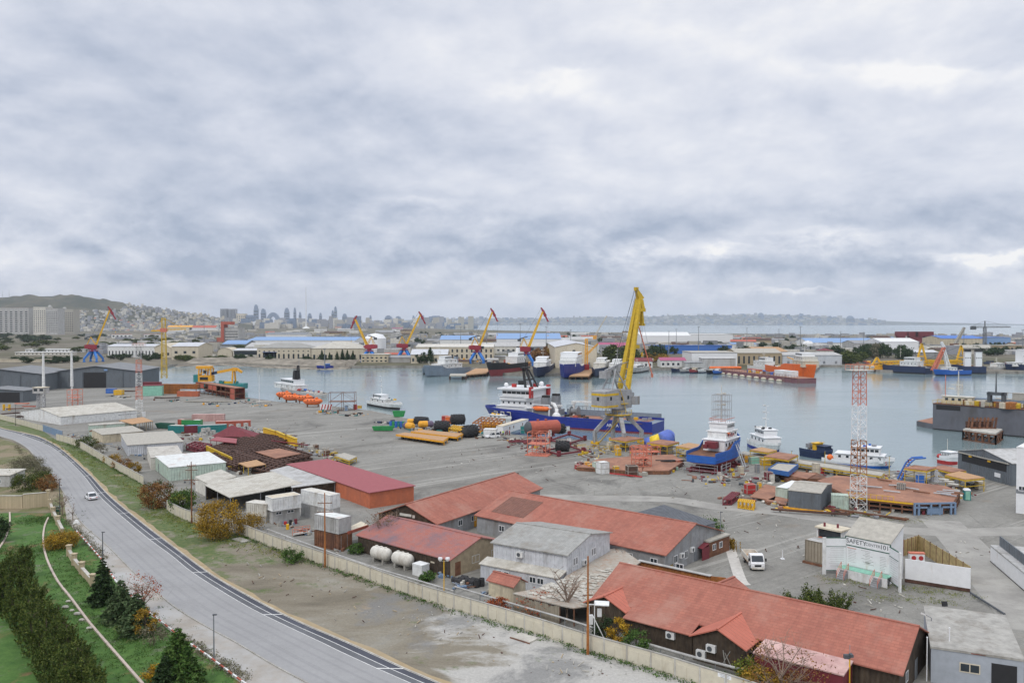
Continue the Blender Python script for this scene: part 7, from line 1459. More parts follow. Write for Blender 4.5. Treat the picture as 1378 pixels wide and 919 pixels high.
r=thing('rusty_barge','wide rusty deck barge ashore around the lattice mast','barge',G(1190,665)); q=[G(x,y,2.4)-r.location for x,y in [(1100,646),(1125,639.5),(1200,645),(1272,653.5),(1291,661),(1283,675),(1229,676),(1141,667)]]
MB().prism([(v.x,v.y) for v in q],2.05,2.4).build('deck','rust_deck',r); e=MB(); pl=MB()
for a,c in zip(q,q[1:]+q[:1]):
 e.beam((a.x,a.y,1.9),(c.x,c.y,1.9),.3,.5); e.beam((a.x,a.y,.9),(c.x,c.y,.9),.2,.3); n=int((Vector((c.x-a.x,c.y-a.y))).length/2.4)+1
 for i in range(n): pl.beam((a.x+(c.x-a.x)*i/n,a.y+(c.y-a.y)*i/n,0),(a.x+(c.x-a.x)*i/n,a.y+(c.y-a.y)*i/n,1.9),.22)
e.build('edge_beam','rust',r); o=pl.build('hull_frame','rust',r); b=MB()
a,c=q[7],q[6]; b.beam((a.x,a.y-.25,2.15),(c.x,c.y-.25,2.15),.12,.3).beam((a.x,a.y-.25,3.2),(a.x+(c.x-a.x)*.7,a.y+(c.y-a.y)*.7-.25,3.2),.08)
for i in range(9): p=a.lerp(c,i*.7/8); b.beam((p.x,p.y-.25,2.2),(p.x,p.y-.25,3.2),.08)
b.build('railing','yellow',r); b=MB(); a,c=q[6]+Vector((0,-.6,0)),q[5]+Vector((0,-.6,0))
for z in (2.3,1.5): b.beam((a.x,a.y,z),(c.x,c.y,z),.3,.3)
for t in (0,.1,.4,.62,.9,1): p=a.lerp(c,t); b.beam((p.x,p.y,0),(p.x,p.y,2.4),.35)
b.build('end_frame','blue_grey',r); MB().cbox((a.lerp(c,.5).x,a.lerp(c,.5).y,.9),3.2,.3,1.5,math.atan2(c.y-a.y,c.x-a.x)).build('end_panel','blue_grey',r)
for i in range(16):
 px,py=[(1207,655),(1214,657),(1220,658),(1226,659),(1160,655),(1168,656),(1176,657),(1190,648),(1272,664),(1280,662),(1285,665),(1276,668),(1268,666),(1240,664),(1150,662),(1200,663)][i]; o=MB().tube((-1.6,0,.3),(1.6,.2,.3),.16).build('steel_pipe',['galv','rust','steel'][i%3]); o.location=G(px,py,2.42); o.rotation_euler=(0,0,AA+random.uniform(-.3,.3)); tag(o,['galvanised pipe','rusty pipe','grey pipe'][i%3]+' lying on the wide rusty barge deck','pipe',['galvanised pipes on the rusty barge','rusty pipes on the rusty barge','grey pipes on the rusty barge'][i%3])
for i in range(6): crate('blue grey cylinder crate on the barge rail' if i<3 else 'low pale plate stack at the right end of the barge',*[(1210,673),(1212.5,673.3),(1215,673.6),(1283,668),(1277,664),(1270,661)][i],(.9,.9,1.3) if i<3 else (2,1.2,.4),'mid_grey' if i<3 else 'offwhite',AA,2.4,'cylinder crates on the barge' if i<3 else 'plate stacks on the barge').location.z=2.42
beams('rusty rails lying on the gravel below the lattice mast',1165,694,2,15,'rust',R(-38),'steel_rails'); beams('rusty skid rails under the grey ribbed hut',1090,692,2,14,'rust_dark',R(-18),'steel_rails')
deck_table('ochre canopy platform before the dark shed',[(1272,639.5),(1291,635),(1325,643.5),(1299,646)],3.0,'plank'); deck_table('brown topped platform left of the silver container',[(1217,630.5),(1230,626.5),(1260,630),(1247,634)],3.2); deck_table('rust topped platform behind the silver container',[(1252,629.5),(1270,627),(1300,634),(1280,636)],3.0)
container(1252,648,AA+.1,'silver','silver ribbed container between brown platform and ochre canopy',L=6.5,w=3,h=3); crate('blue tank pair under the brown topped platform',1238,652,(1.6,1.2,2.4),'blue',.1); crate('cream cabinet under the ochre canopy',1319,658,(1.8,1.4,1.8),'cream',.1); crate('dark wheel crate under the ochre canopy',1309,656,(2.2,1.6,1.2),'dark_grey',.1)
t_=thing('portable_toilet','teal portable toilet with white cap by the barge','toilet',G(1301,672.5),-.2); MB().box(-.62,.62,-.62,.62,.05,2.1).build('cabin','teal',t_); MB().loft([[(-.66,-.66,2.1),(.66,-.66,2.1),(.66,.66,2.1),(-.66,.66,2.1)],[(-.45,-.5,2.45),(.45,-.5,2.45),(.45,.5,2.45),(-.45,.5,2.45)]]).build('roof','white_clean',t_); MB().box(-.45,.45,-.66,-.61,.12,1.95).build('door','mint',t_)
for px,py,top,lab in [(1110,626,607,'thin lamp post at the quay beside the dark work barge'),(1196.5,642,614,'yellow lamp post at the quay beside the striped white boat'),(1065,617,607,'thin post with dark top by the largest platform')]: lamp_post(lab,px,py,top,'crane_yellow')
r=thing('gangway','blue arched gangway with maroon steps at the barge end','gangway',G(1212,646)); b=MB();
for y in (0,1.6): b.path([(0,y,0),(2,y,4),(3.4,y,5.2),(6,y,5.4)],.22)
b.build('rail','blue',r); s=MB(); [s.box(.3+.25*k,1.0+.25*k,.1,1.5,.3+.55*k,.4+.55*k) for k in range(9)]; s.build('step','maroon',r)
ds=bld('dark_shed','dark grey shed with long open upper front at the water','shed',(1289,634),(1362,654),w=16,zr=0,he=5.2,rise=1.8,kind='y',wall='hangar',roof='light_grey',over=.2); L,w=ds['dims'][:2]
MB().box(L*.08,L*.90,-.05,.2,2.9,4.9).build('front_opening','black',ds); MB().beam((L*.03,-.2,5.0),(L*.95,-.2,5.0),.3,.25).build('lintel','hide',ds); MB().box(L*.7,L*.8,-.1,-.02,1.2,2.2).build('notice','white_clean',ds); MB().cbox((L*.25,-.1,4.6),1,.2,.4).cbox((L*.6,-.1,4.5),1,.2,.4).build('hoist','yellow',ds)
for i,(px,py,s,m,z) in enumerate([(1015,624,(2.5,1.2,1.8),'mint','mint cabinet under the timber walkway behind the tug'),(1030,626,(2.6,1.5,1.6),'yellow','yellow machine under the timber walkway'),(1003,622,(1.2,1,2),'amber','amber box beside the tug bow'),(1019,636,(1,1,2.2),'steel','grey gas rack on the slip'),(997,637,(1.2,1.2,1.8),'cream','cream block under the tug bow'),(1098,637,(1.4,1.4,2.6),'cream','cream cabinet behind the low rust plate'),(1105,637,(1.3,1.2,1.7),'red','red box behind the low rust plate'),(922,606,(1.4,1.4,2),'cream','cream box under the open frame platform')]): crate(z,px,py,s,m,.2)
deck_table('long pale timber walkway from tug bow to the barge',[(995,611),(1000,608),(1105,624),(1190,637),(1186,641),(1100,628)],1.6,'hide')
# ================= floating dock and dolphin =================
a,c=G(1255,577.5,-2),G(1378,588.5,-2); d=(c-a); r=thing('floating_dock','huge dark grey floating dock wall with yellow railed top deck','dock',a,math.atan2(d.y,d.x)); L=d.length*2.4
MB().add([(0,0,-.9),(L,0,-.9),(L,4.5,-.9),(0,4.5,-.9),(0,0,9.6),(L,0,9.6),(L,4.5,9.6),(0,4.5,9.6)],[(3,2,1,0),(4,5,6,7),(0,1,5,4),(1,2,6,5),(2,3,7,6),(3,0,4,7)]).build('wing_wall',mat('dock_grey',(.125,.13,.15),.6,.12,.3,stain=(.09,.085,.085),sf=.42,ss=.12),r); MB().box(3,L,30,34,-.9,10.2).build('wing_wall','sea_grey',r)
MB().prism([(-.0,.6),(L,.6),(L,33),(-2,33),(-8,22),(-8,6)],-.9,1.9).build('pontoon',MATS['dock_grey'],r); MB().prism([(.0,4.6),(0,29),(-1.6,32),(-7.8,22),(-7.8,6.2),(-.1,.7)],1.9,1.98).build('apron_deck','rust_deck',r)
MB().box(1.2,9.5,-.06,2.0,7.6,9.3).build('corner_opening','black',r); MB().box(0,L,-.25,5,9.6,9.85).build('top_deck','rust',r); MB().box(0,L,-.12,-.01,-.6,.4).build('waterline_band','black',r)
for y,m in ((-.15,'crane_yellow'),(4.6,'crane_yellow')):
 b=MB()
 for i in range(44): b.beam((i*1.6,y,9.85),(i*1.6,y,11.1),.09)
 b.beam((0,y,11.1),(69,y,11.1),.1).beam((0,y,10.5),(69,y,10.5),.08); b.build('railing',m,r)
MB().box(3,13,.8,4,9.9,12.6).build('deckhouse','cream',r); MB().box(2.6,13.4,.5,4.3,12.6,12.8).build('deckhouse_roof','offwhite',r); reps('window',MB().box(0,1.0,-.04,.04,0,.9),'glass',r,[(4+2.2*k,.79,11.2) for k in range(4)])
MB().tube((8,2.4,12.8),(8,2.4,22),.3,.15).beam((5.5,2.4,17),(9.5,2.4,17),.25).beam((4.5,2.4,15.5),(6.5,2.4,15.5),.5).build('mast','offwhite',r); MB().tube((4,1,9.9),(4,1,20.5),.12).build('pole','coral',r)
MB().box(18,19,1,3.5,9.9,15).box(22.5,23.5,1,3.5,9.9,15).box(17.8,23.7,1,3.5,14,15).tube((20.5,2.2,15),(20.5,2.2,22),.3,.12).build('gantry','dark_grey',r); MB().box(29,L,6,12,9.4,12.4).build('dock_crane_track','dark_green',r)
gear(r,110,10,68,2.2,9.9,('crane_yellow','cream','rust','corten','cream','dark_grey','hide'),2.3)
for ch in list(r.children):
 if ch.name.startswith('deck_gear'): ch.location.y=2.2
gr=MB()
for i in range(30): gr.beam((12+i*2,32,10.2),(12+i*2,32,13),.15)
gr.beam((12,30.4,12.9),(70,30.4,12.9),.2).box(12,70,30.2,33.8,10.25,10.5).box(18,40,30.4,33,10.5,13).box(46,66,30.4,33,10.5,12.6); gr.build('walkway','hide',r)
for x in (33,48): MB().box(x,x+3,-.35,1,9.9,12).build('vent_locker','blue_grey',r)
r=thing('mooring_dolphin','rusty braced dolphin with concrete cap in front of the dock','platform',(0,0,-2)); tq=[G(x,y,1.6) for x,y in [(1296,577.5),(1340,583.5),(1349,577.5),(1307,572.5)]]; cc=sum(tq,Vector())/4; r.location=(cc.x,cc.y,-2); tq=[v-cc for v in tq]
MB().prism([(v.x,v.y) for v in tq],3.1,3.7).build('cap','pale_conc',r); b=MB()
for i,(a,c) in enumerate(zip(tq,tq[1:]+tq[:1])):
 n=5 if i%2==0 else 3
 for k in range(n+1): p=a.lerp(c,k/n); b.beam((p.x,p.y,-.9),(p.x,p.y,3.1),.4)
 for k in range(n): p,q_=a.lerp(c,k/n),a.lerp(c,(k+1)/n); b.beam((p.x,p.y,0),(q_.x,q_.y,3),.22)
 b.beam((a.x,a.y,.2),(c.x,c.y,.2),.35).beam((a.x,a.y,3),(c.x,c.y,3),.35)
b.build('pile_frame','rust',r); b=MB()
for x in (-3.5,-.8,1.8,4.6): b.beam((x,.8,3.7),(x+.5,.8,7.6),.5).beam((x,2.8,3.7),(x+.5,2.8,7.4),.5)
b.beam((-3.5,.8,6.8),(5,.8,6.8),.35).beam((-3.5,.8,4),(5,.8,4),.4); b.build('fender_frame','rust',r); MB().box(-4,5,3,3.6,3.7,6).build('back_wall','rust_dark',r)
# ================= far shore, town and skyline =================
def fb(name, label, cat, x0, x1, yb, ye, yr, w, wall, roof, kind='x', win=(), group=None, glass='glass', **k):
 a, b = G(x0,yb), G(x1,yb); d = a.y; he = ZT(a,ye); rise = max(.3, ZT((0,d+(w/2 if kind=='x' else 0),0),yr)-he) if yr is not None else .3
 L = (b-a).length; ws = []
 for zf, n, wf, hf in win:
  st = L/n
  ws.append(('F', st/2, he*zf, st*wf, he*hf, n, st))
 return bld(name, label, cat, (x0,yb), (x1,yb), w=w, zr=0, he=he, rise=rise, kind=kind, wall=wall, roof=roof, over=.5, win=ws, group=group, pane=False, glass=glass, **k)
rows = lambda n, k, z0=.1, z1=.9, wf=.5, hf=.5: [(z0+(z1-z0)*i/k, n, wf, (z1-z0)/k*hf) for i in range(k)]
fb('apartment_block','wide beige grey apartment tower with red roof edge, far left','apartment block',-22,39,450,414,413,30,'far_stone' if 0 else 'light_grey','primer','flat',rows(9,10))
fb('apartment_block','cream apartment tower with domed top, left of the pair','apartment block',45,62,450.3,413,412,40,'offwhite','pale_roof','flat',rows(6,12)); fb('apartment_block','cream grey apartment tower, middle slab of the far left group','apartment block',62.4,78,450.3,415,414,40,'light_grey','grey_roof','flat',rows(6,12)); fb('apartment_block','tan grey apartment tower with pale dome, right of the far left group','apartment block',79,99,449.5,416,414,40,'hide','grey_roof','flat',rows(8,11))
for px,py,lab in ((63,413,'small pale dome on the cream apartment tower'),(83,415.5,'pale dome on the tan grey apartment tower')):
 p=G(px,450); o=MB().ball((0,0,0),6,6,6,10,6,0).build('roof_dome','light_grey'); o.location=(p.x,p.y+20,ZT(p,py)); tag(o,lab,'dome')
fb('white_tower','slim white tower block below the hillside town','tower',201,208,440,420,420,30,'white_clean','white','flat',rows(3,6))
fb('apartment_block','grey banded high rise, left of the twin pair before the skyline','apartment block',296.5,305.5,440,415.5,415,60,'far_grey','mid_grey','flat',[(.05,5,.45,.9)]); fb('apartment_block','grey banded high rise, right of the twin pair before the skyline','apartment block',307,316.5,440,415.8,415,60,'far_grey','mid_grey','flat',[(.05,5,.45,.9)]); fb('apartment_block','cream lower block right of the twin high rises','apartment block',318,330,440,422,421,60,'cream','offwhite','flat',rows(4,5)); fb('apartment_block','blue grey slab beside the cream lower block','apartment block',331,342,440,424,424,60,'far_blue','far_blue','flat',rows(4,4))
p=G(327,441); r=thing('concert_hall','white fan shaped hall with swept roof before the skyline','hall',p); s_=p.y/F; rg=[]
MB().loft([[(x*s_,0,0),(x*s_,90,0),(x*s_,90,max(2,(5+6.5*abs(x/19)**1.3))*s_),(x*s_,0,max(2,(3.5+6.5*abs(x/19)**1.3))*s_)] for x in np.linspace(-19,19,13)]).build('shell','white_clean',r); MB().box(-3*s_,3*s_,-12,-1,0,8*s_).build('glass_front','far_blue',r)
r=fb('orange_frame_building','grey terraced building with big orange frame','building',302,321,460,441,441,40,'light_grey','light_grey','flat',rows(1,4,.1,.9,.92,.3)); L,w,h=r['dims']; MB().box(-6,0,-3,20,0,h+12).box(0,L*.5,-3,20,h+6,h+12).build('orange_frame','primer',r); MB().box(-14,-6,-3,8,0,h*.3).build('orange_base','primer',r)
for i,(x0,x1,top,d,lab) in enumerate([(342,348,410,9000,'tallest stepped tower at the left of the skyline'),(351.5,358,415.5,8800,'broad tower beside the crescent building'),(383,389.5,414.5,9200,'curved wide tower right of the crescent'),(395.5,398.5,414,9300,'slim pointed tower right of the wide curved one'),(402.5,405.5,420,9400,'short slim tower left of the white needle'),(414.5,419.5,421.5,9100,'blocky tower just right of the needle'),(430,433,421,9300,'small lone tower right of the needle'),(446.5,449.3,417.5,9500,'left slim tower of the close pair'),(450,453.5,412.5,9500,'right taller tower of the close pair'),(461,467,422,9000,'pale block behind the left leaning crane'),(497.5,500,424,9200,'slim block between leaning cranes'),(518,528,424.5,9000,'low slab left of the second crane jib'),(532,540,425.5,9100,'square slab below the second crane jib'),(555,558,424.5,9300,'narrow block right of the second crane'),(568,571,424,9300,'narrow block right of the crane jib tip'),(575,600,425,9200,'long low slab on the distant shore'),(1020,1028,421,13900,'grey block on the far hill ridge'),(1075,1079,421.5,13900,'small block on the far hill ridge'),(1139,1149,425,13600,'square tower at the far hill end')]):
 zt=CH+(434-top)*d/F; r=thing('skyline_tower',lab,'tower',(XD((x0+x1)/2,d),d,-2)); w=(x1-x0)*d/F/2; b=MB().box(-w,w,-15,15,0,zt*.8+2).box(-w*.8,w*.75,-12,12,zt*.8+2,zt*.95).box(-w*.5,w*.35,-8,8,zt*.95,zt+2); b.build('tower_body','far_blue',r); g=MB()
 for k in range(5): g.box(-w*.97,w*.97,-15.6,-14.9,zt*(.1+.14*k),zt*(.16+.14*k))
 g.build('window_band','glass',r)
d=8800; r=thing('crescent_building','arched crescent tower with round opening in the skyline','tower',(XD(368,d),d,-2)); s_=d/F; ro,ri=9.5,4.6
MB().loft([[(ro*s_*1.05*math.cos(a),-20,(2+16.5*math.sin(a))*s_),(ro*s_*1.05*math.cos(a),20,(2+16.5*math.sin(a))*s_),((ri+ (1.2 if a>1.6 else 0))*s_*math.cos(a),20,(2+11*math.sin(a))*s_),((ri+(1.2 if a>1.6 else 0))*s_*math.cos(a),-20,(2+11*math.sin(a))*s_)] for a in np.linspace(0,math.pi,17)]).build('arch','far_blue',r); MB().box(-ro*s_*1.05,ro*s_*1.05,-21,21,0,4.5*s_).build('podium','far_blue',r)
d=5200; r=thing('flag_mast','very tall white needle mast before the skyline','mast',(XD(412,d),d,-2)); MB().tube((0,0,0),(0,0,CH+(434-386)*d/F),4.0,2.0,8).build('shaft','white_clean',r); MB().lathe((0,0,0),[(26,0),(20,8),(7,14),(5,30),(.1,30)],12).build('base','white',r)
for px,d,top,lab in [(4,5300,391,'left antenna mast on the hill ridge'),(13,5300,389.5,'right antenna mast on the hill ridge')]: r=thing('antenna_mast',lab,'mast',(XD(px,d),d,hill_z(px,d)-3)); MB().tube((0,0,0),(0,0,CH+(434-top)*d/F-hill_z(px,d)),1.0,.5,5).build('shaft','steel',r); MB().beam((-6,0,20),(6,0,20),1).build('crossarm','steel',r)
W5=rows(5,1,.35,.8,.4,.7)
FT=[('hall','long pale hall with sky blue roof across the left middle','hall',333,478,467,458,453.5,90,'white','sky_blue','x',()),
('hall','small hall with sky blue roof left of the long one','hall',299,331,470,463,458,50,'mid_grey','sky_blue','x',()),
('hall','low pale grey hall in front of the long blue roof','hall',330,478,473,467,461,60,'offwhite','light_grey','x',()),
('hall','long cream quayside hall with tall windows and grey hip roof','hall',346,418,486,468.5,462,30,'cream','grey_roof','hip',[(.12,11,.4,.45),(.72,11,.3,.1)]),
('hall','cream quayside hall with white hip roof right of the long one','hall',419,489,486,469,460,40,'cream','pale_roof','hip',[(.12,9,.4,.4)]),
('hall','cream hall with windows and blue base, left of the yellow tower crane bay','hall',231,267,484,466,461,40,'cream','silver','x',[(.45,3,.35,.2),(.02,1,.8,.08)]),
('shed','cream round topped shed left of the green striped warehouse','shed',293,312,484.5,474,468,20,'cream','cream','arch',()),
('warehouse','open warehouse with dark green band and grey roof','warehouse',314,360,485,471.5,469,30,'offwhite','silver','x',[(.55,1,.96,.4)]),
('warehouse','bright blue cabin at the end of the green banded warehouse','cabin',354,372,486,474,473,12,'blue','roof_blue','flat',()),
('hall','white long hall with window row behind the far left portal crane','hall',145,208,481,466,463,30,'white','silver','x',[(.2,14,.4,.4)]),
('hall','cream gabled hall behind the tower crane','hall',208,230,481,468,462,40,'cream','cream','y',[(.2,3,.4,.3)]),
('low_block','long low white block on the flat land, left','building',34,112,474,470,469,18,'white','white','flat',[(.3,16,.4,.4)]),
('low_block','second low white block nearer, left','building',20,95,478,474,473.5,14,'offwhite','white','flat',[(.3,14,.4,.4)]),
('site_wall','long cream site wall left of the portal crane','wall',-30,112,487,483.5,483.5,2,'cream','cream','flat',()),
('low_block','white flat building with red line roof beyond the scrubland','building',150,215,455,450,449,25,'white','primer','flat',[(.3,12,.5,.4)]),
('hall','ochre long hall at the foot of the hillside town','hall',225,258,446,440,438,40,'cream','amber','x',()),
('hall','red roofed long hall beside the ochre one','hall',255,290,446,441,438,40,'white','primer','x',()),
('hall','white hall with dark curved stand roof behind the blue roof','hall',358,412,458,450,447,50,'white','mid_grey','x',()),
('quay_building','cream windowed quay building below the left leaning crane','building',486,522,488,477,476,20,'beige','offwhite','flat',rows(6,2,.1,.9,.5,.5)),
('hall','long low cream works with windows behind the middle cranes','hall',560,664,485,467,463,40,'cream','offwhite','x',[(.15,16,.4,.3),(.6,16,.4,.25)]),
('shed','blue grey roof shed in front of the cream works','shed',553,602,489,477,470,25,'cream','silver','x',[(.2,8,.5,.4)]),
('hall','pale hall with sky blue roof left of the middle crane','hall',592,640,470,457,451.5,60,'white','sky_blue','x',()),
('hall','white hall with curved sky blue roof right of the middle crane','hall',668,755,468,456,448.5,80,'white_clean','sky_blue','x',()),
('hall','white long hall behind the freighter','hall',640,735,476,466,461,40,'offwhite','light_grey','x',[(.3,14,.5,.3)]),
('boatyard_hall','large cream hall with shallow grey roof behind blue ship','hall',747,803,495,467,461.5,140,'cream','silver','y',[(.12,1,.22,.1),(.3,1,.22,.13),(.55,1,.22,.1)]),
('hall','magenta roofed building left of the cream hall','building',749,772,476,466,460.5,40,'offwhite','magenta_roof','x',()),
('hall','long magenta roofed white building behind the cream hall','building',808,845,476,467,461,40,'white','magenta_roof','x',[(.3,8,.4,.4)]),
('hall','white industrial hall right of the yellow boom','hall',862,930,462,452,447,70,'white_clean','white','x',()),
('hall','white stepped hall on the right of the long white hall','hall',930,986,462,450,447,70,'white_clean','white','flat',()),
('container_row','long bright blue container row along the far road','container row',872,985,476,465,464.5,12,'roof_blue','blue','flat',()),
('house','white house with dark red roof and blue trim on the far quay','house',855,878,495,486,481.5,14,'white','maroon','x',[(.25,4,.5,.4)]),
('house','white house with magenta roof on the far quay','house',889,923,494,485,481,16,'white','magenta_roof','x',[(.25,5,.5,.4)]),
('hall','white flat fronted hall left of the brown sheds','hall',931,992,493,474.5,472,40,'white_clean','hide','flat',()),
('shed','pale shed in front of the white flat fronted hall','shed',945,990,495,482,481,12,'light_grey','white','flat',()),
('shed','long brown brick shed with dark windows','shed',991,1052,491,475,469,40,'tan','hide','x',[(.1,9,.4,.65)]),
('shed','brown shed with rust orange gable roof','shed',1020,1060,486,473,467,60,'tan','plank','x',()),
('hall','grey ribbed hall behind the orange ship','hall',1053,1133,491,478,474,40,'silver','light_grey','x',[(.1,5,.2,.3)]),
('hall','low hall with sky blue roof right of the tanks','hall',1088,1182,468,461,455,60,'white','sky_blue','x',()),
('hall','grey hall beside the sky blue roof','hall',1150,1186,474,462,458,40,'light_grey','grey','x',()),
('hall','white hall with curved roof at the right','hall',1186,1236,474,460,455,50,'white_clean','white','x',()),
('hall','big hall with blue roof and beige wall, far right','hall',1267,1323,467,455.5,451.5,60,'beige','roof_blue','x',()),
('hall','bright blue walled end of the big blue roofed hall','hall',1323.5,1360,467,454,452,60,'sky_blue','roof_blue','flat',[(.2,6,.5,.3)]),
('shed','grey low shed before the white curved hall','shed',1228,1262,482,474,471,20,'grey','silver','x',()),
('hall','pale long wall building at the far right shore','building',1318,1400,474,465,464.5,20,'tan','hide','flat',[(.2,14,.5,.5)]),
('shed','dark red roofed small house behind the orange ship','house',1104,1122,478,472,469,16,'offwhite','maroon','hip',()),
('shed','pale blue roofed shed behind the blue container row','shed',985,1018,470,463,461,30,'white','sky_blue','x',()),
('shed','teal shed behind the purple barge boats','shed',922,945,495,488,486,12,'light_grey','grey','x',())]
for row in FT:
 nm,lab,cat,x0,x1,yb,ye,yr,w,wa,ro,kd,wn=row; fb(nm,lab,cat,x0,x1,yb,ye,yr,w,wa,ro,kd,wn)
for px,py,rr_,h,m,lab in [(505,474,14,18,'white_clean','white domed storage tank behind the left leaning crane'),(1087,474,7,11,'white','white storage tank, left of the pair'),(1099,474,8,9,'light_grey','grey white storage tank, right of the pair')]:
 r=thing('storage_tank',lab,'tank',G(px,py)); MB().lathe((0,0,0),[(.01,0),(rr_,0),(rr_,h),(rr_*.7,h*1.25),(.01,h*1.35)],16).build('shell',m,r); MB().tube((rr_,0,0),(rr_,0,h*1.1),.3).build('ladder','steel',r)
r=thing('cargo_stack','long orange pipe bundle on the far quay before the white hall','pipe stack',G(955,497)); MB().tube((0,0,1.2),(26,2,1.2),1.2).build('pipe','orange',r); MB().tube((1,3,1.2),(25,5,1.2),1.1).build('pipe','coral',r)
# scattered sheds, one object each
SH={}
def shed_mesh(wa,ro):
 if (wa,ro) not in SH:
  o=MB().add([(-.5,-.5,0),(.5,-.5,0),(.5,.5,0),(-.5,.5,0),(-.5,-.5,.7),(.5,-.5,.7),(.5,.5,.7),(-.5,.5,.7),(-.5,0,1),(.5,0,1)],[(0,1,5,4),(2,3,7,6),(3,0,4,8,7),(1,2,6,9,5)]); o.cur=1; o.add([(-.53,-.54,.68),(.53,-.54,.68),(.53,0,1.02),(-.53,0,1.02),(-.53,.54,.68),(.53,.54,.68)],[(0,1,2,3),(3,2,5,4)]); q=o.build('shed',[wa,ro]); SH[(wa,ro)]=q.data; bpy.data.objects.remove(q)
 return SH[(wa,ro)]
KINDS=[('white','light_grey','white shed with grey roof'),('offwhite','hide','pale shed with brownish roof'),('cream','primer','cream shed with red roof'),('light_grey','grey','grey shed with dark roof'),('tan','rust_dark','tan shed with rusty roof'),('white','magenta_roof','white shed with dark pink roof'),('light_grey','sky_blue','grey shed with light blue roof')]
rs=random.Random(3)
def scatter(n,x0,x1,y0,y1,where,smin,smax,hf=(.12,.3),wts=(5,5,1.4,5,3,.5,.6)):
 for i in range(n):
  k=rs.choices(range(7),wts)[0]; wa,ro,lb=KINDS[k]; px=rs.uniform(x0,x1); py=y0+(y1-y0)*rs.random()**.8; p=G(px,py); o=bpy.data.objects.new('shed',shed_mesh(wa,ro)); COL.objects.link(o); sx=rs.uniform(smin,smax); o.scale=(sx,sx*rs.uniform(.4,.8),max(3.5,min(12,sx*rs.uniform(*hf)))); o.location=p; o.rotation_euler=(0,0,rs.uniform(-.3,.3)); tag(o,f'{lb} {where}','shed',f'{lb} group {where}')
scatter(46,215,560,441,452,'scattered on the plain below the skyline',18,60); scatter(60,560,860,447,466,'crowded behind the middle portal cranes',14,46); scatter(40,860,1200,452,466,'on the flat land behind the blue container row',14,45); scatter(14,1180,1390,458,476,'behind the right hand dark ships',14,40); scatter(12,100,330,458,474,'on the scrubland left of the cream halls',12,34); scatter(14,480,740,478,489,'along the middle far quay',8,22); scatter(10,820,1130,478,492,'along the right far quay',7,18)
# hillside town: 300 nearest houses one by one
HC=[('offwhite','light_grey','tiny pale house on the hillside town slope'),('cream','hide','tiny cream house on the hillside town slope'),('offwhite','primer','tiny red roofed house on the hillside town slope'),('far_grey','grey','tiny grey house on the hillside town slope')]
def slope_spot(x0,x1,r0,r1):
 while True:
  px=rs.uniform(x0,x1); r_=rs.uniform(r0,r1); t=(r_-HR0)/(HR1-HR0)
  if t < .50+.5*max(0,min(1,(px-120)/80)) and (t<.55 or px>165): return px,r_
for i in range(300):
 px,r_=slope_spot(98,300,HR0-350,HR0+1150); wa,ro,lb=HC[rs.choices(range(4),(4,3,1,5))[0]]
 o=bpy.data.objects.new('house',shed_mesh(wa,ro)); COL.objects.link(o); o.scale=(rs.uniform(10,22),rs.uniform(9,16),rs.uniform(6,12)); o.rotation_euler=(0,0,rs.uniform(-.6,.6)); o.location=(XD(px,r_),r_,(hill_z(px,r_) if r_>HR0 else 0)-1.5); tag(o,lb,'house',lb+' group')
def city(name,label,n,fx,fr,fz,hs,ms,smin=14,smax=45):
 b=MB()
 for i in range(n):
  (px,r_)=fx() if fr is None else (fx(),fr()); w=rs.uniform(smin,smax); h=rs.uniform(*hs)*(1 if rs.random()<.85 else 2.0); z=fz(px,r_); x=XD(px,r_); b.cur=rs.randrange(len(ms)); b.box(x-w/2,x+w/2,r_-w/3,r_+w/3,z-3,z+h)
 o=b.build(name,ms); tag(o,label,'town',None,'stuff')
city('hillside_town','dense pale town covering the hillside at left',850,lambda:slope_spot(96,320,3600,5390),None,lambda u,r_:hill_z(u,r_) if r_>HR0 else 0,(6,14),['offwhite','cream','far_grey','hide','far_grey','grey'],9,18)
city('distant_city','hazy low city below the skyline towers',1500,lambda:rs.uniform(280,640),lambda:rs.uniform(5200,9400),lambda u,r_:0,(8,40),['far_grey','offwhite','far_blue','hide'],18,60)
farz=lambda u:CH+14400*(434-np.interp(u,[p[0] for p in FARP],[p[1] for p in FARP]))/F
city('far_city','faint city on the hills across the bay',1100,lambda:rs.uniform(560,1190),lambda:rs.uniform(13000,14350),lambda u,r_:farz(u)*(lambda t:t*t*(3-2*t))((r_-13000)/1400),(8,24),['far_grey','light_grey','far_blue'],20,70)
city('plain_buildings','jumble of small works and yards on the plain beyond the basin',1300,lambda:rs.uniform(120,1390),lambda:rs.uniform(950,2500),lambda u,r_:0,(2.5,6),['far_grey','hide','light_grey','mid_grey','far_grey','grey','offwhite'],5,22)
for i,(px,py,top) in enumerate([(275,475,436),(437,497,470),(620,482,440),(700,478,436),(735,480,440),(768,478,444),(940,480,440),(1005,474,441),(1048,470,443),(1077,478,440),(1131,474,446),(1162,474,447),(1297,472,441),(1376,486,444),(655,478,442),(900,478,446),(910,474,443)]):
 p=G(px,py); o=MB().tube((0,0,0),(0,0,ZT(p,top)),.5,.25,5).cbox((0,0,ZT(p,top)),2.4,.6,.5).build('light_mast','mid_grey'); o.location=p; tag(o,'thin grey light mast on the far shore','mast','thin light masts on the far shore')
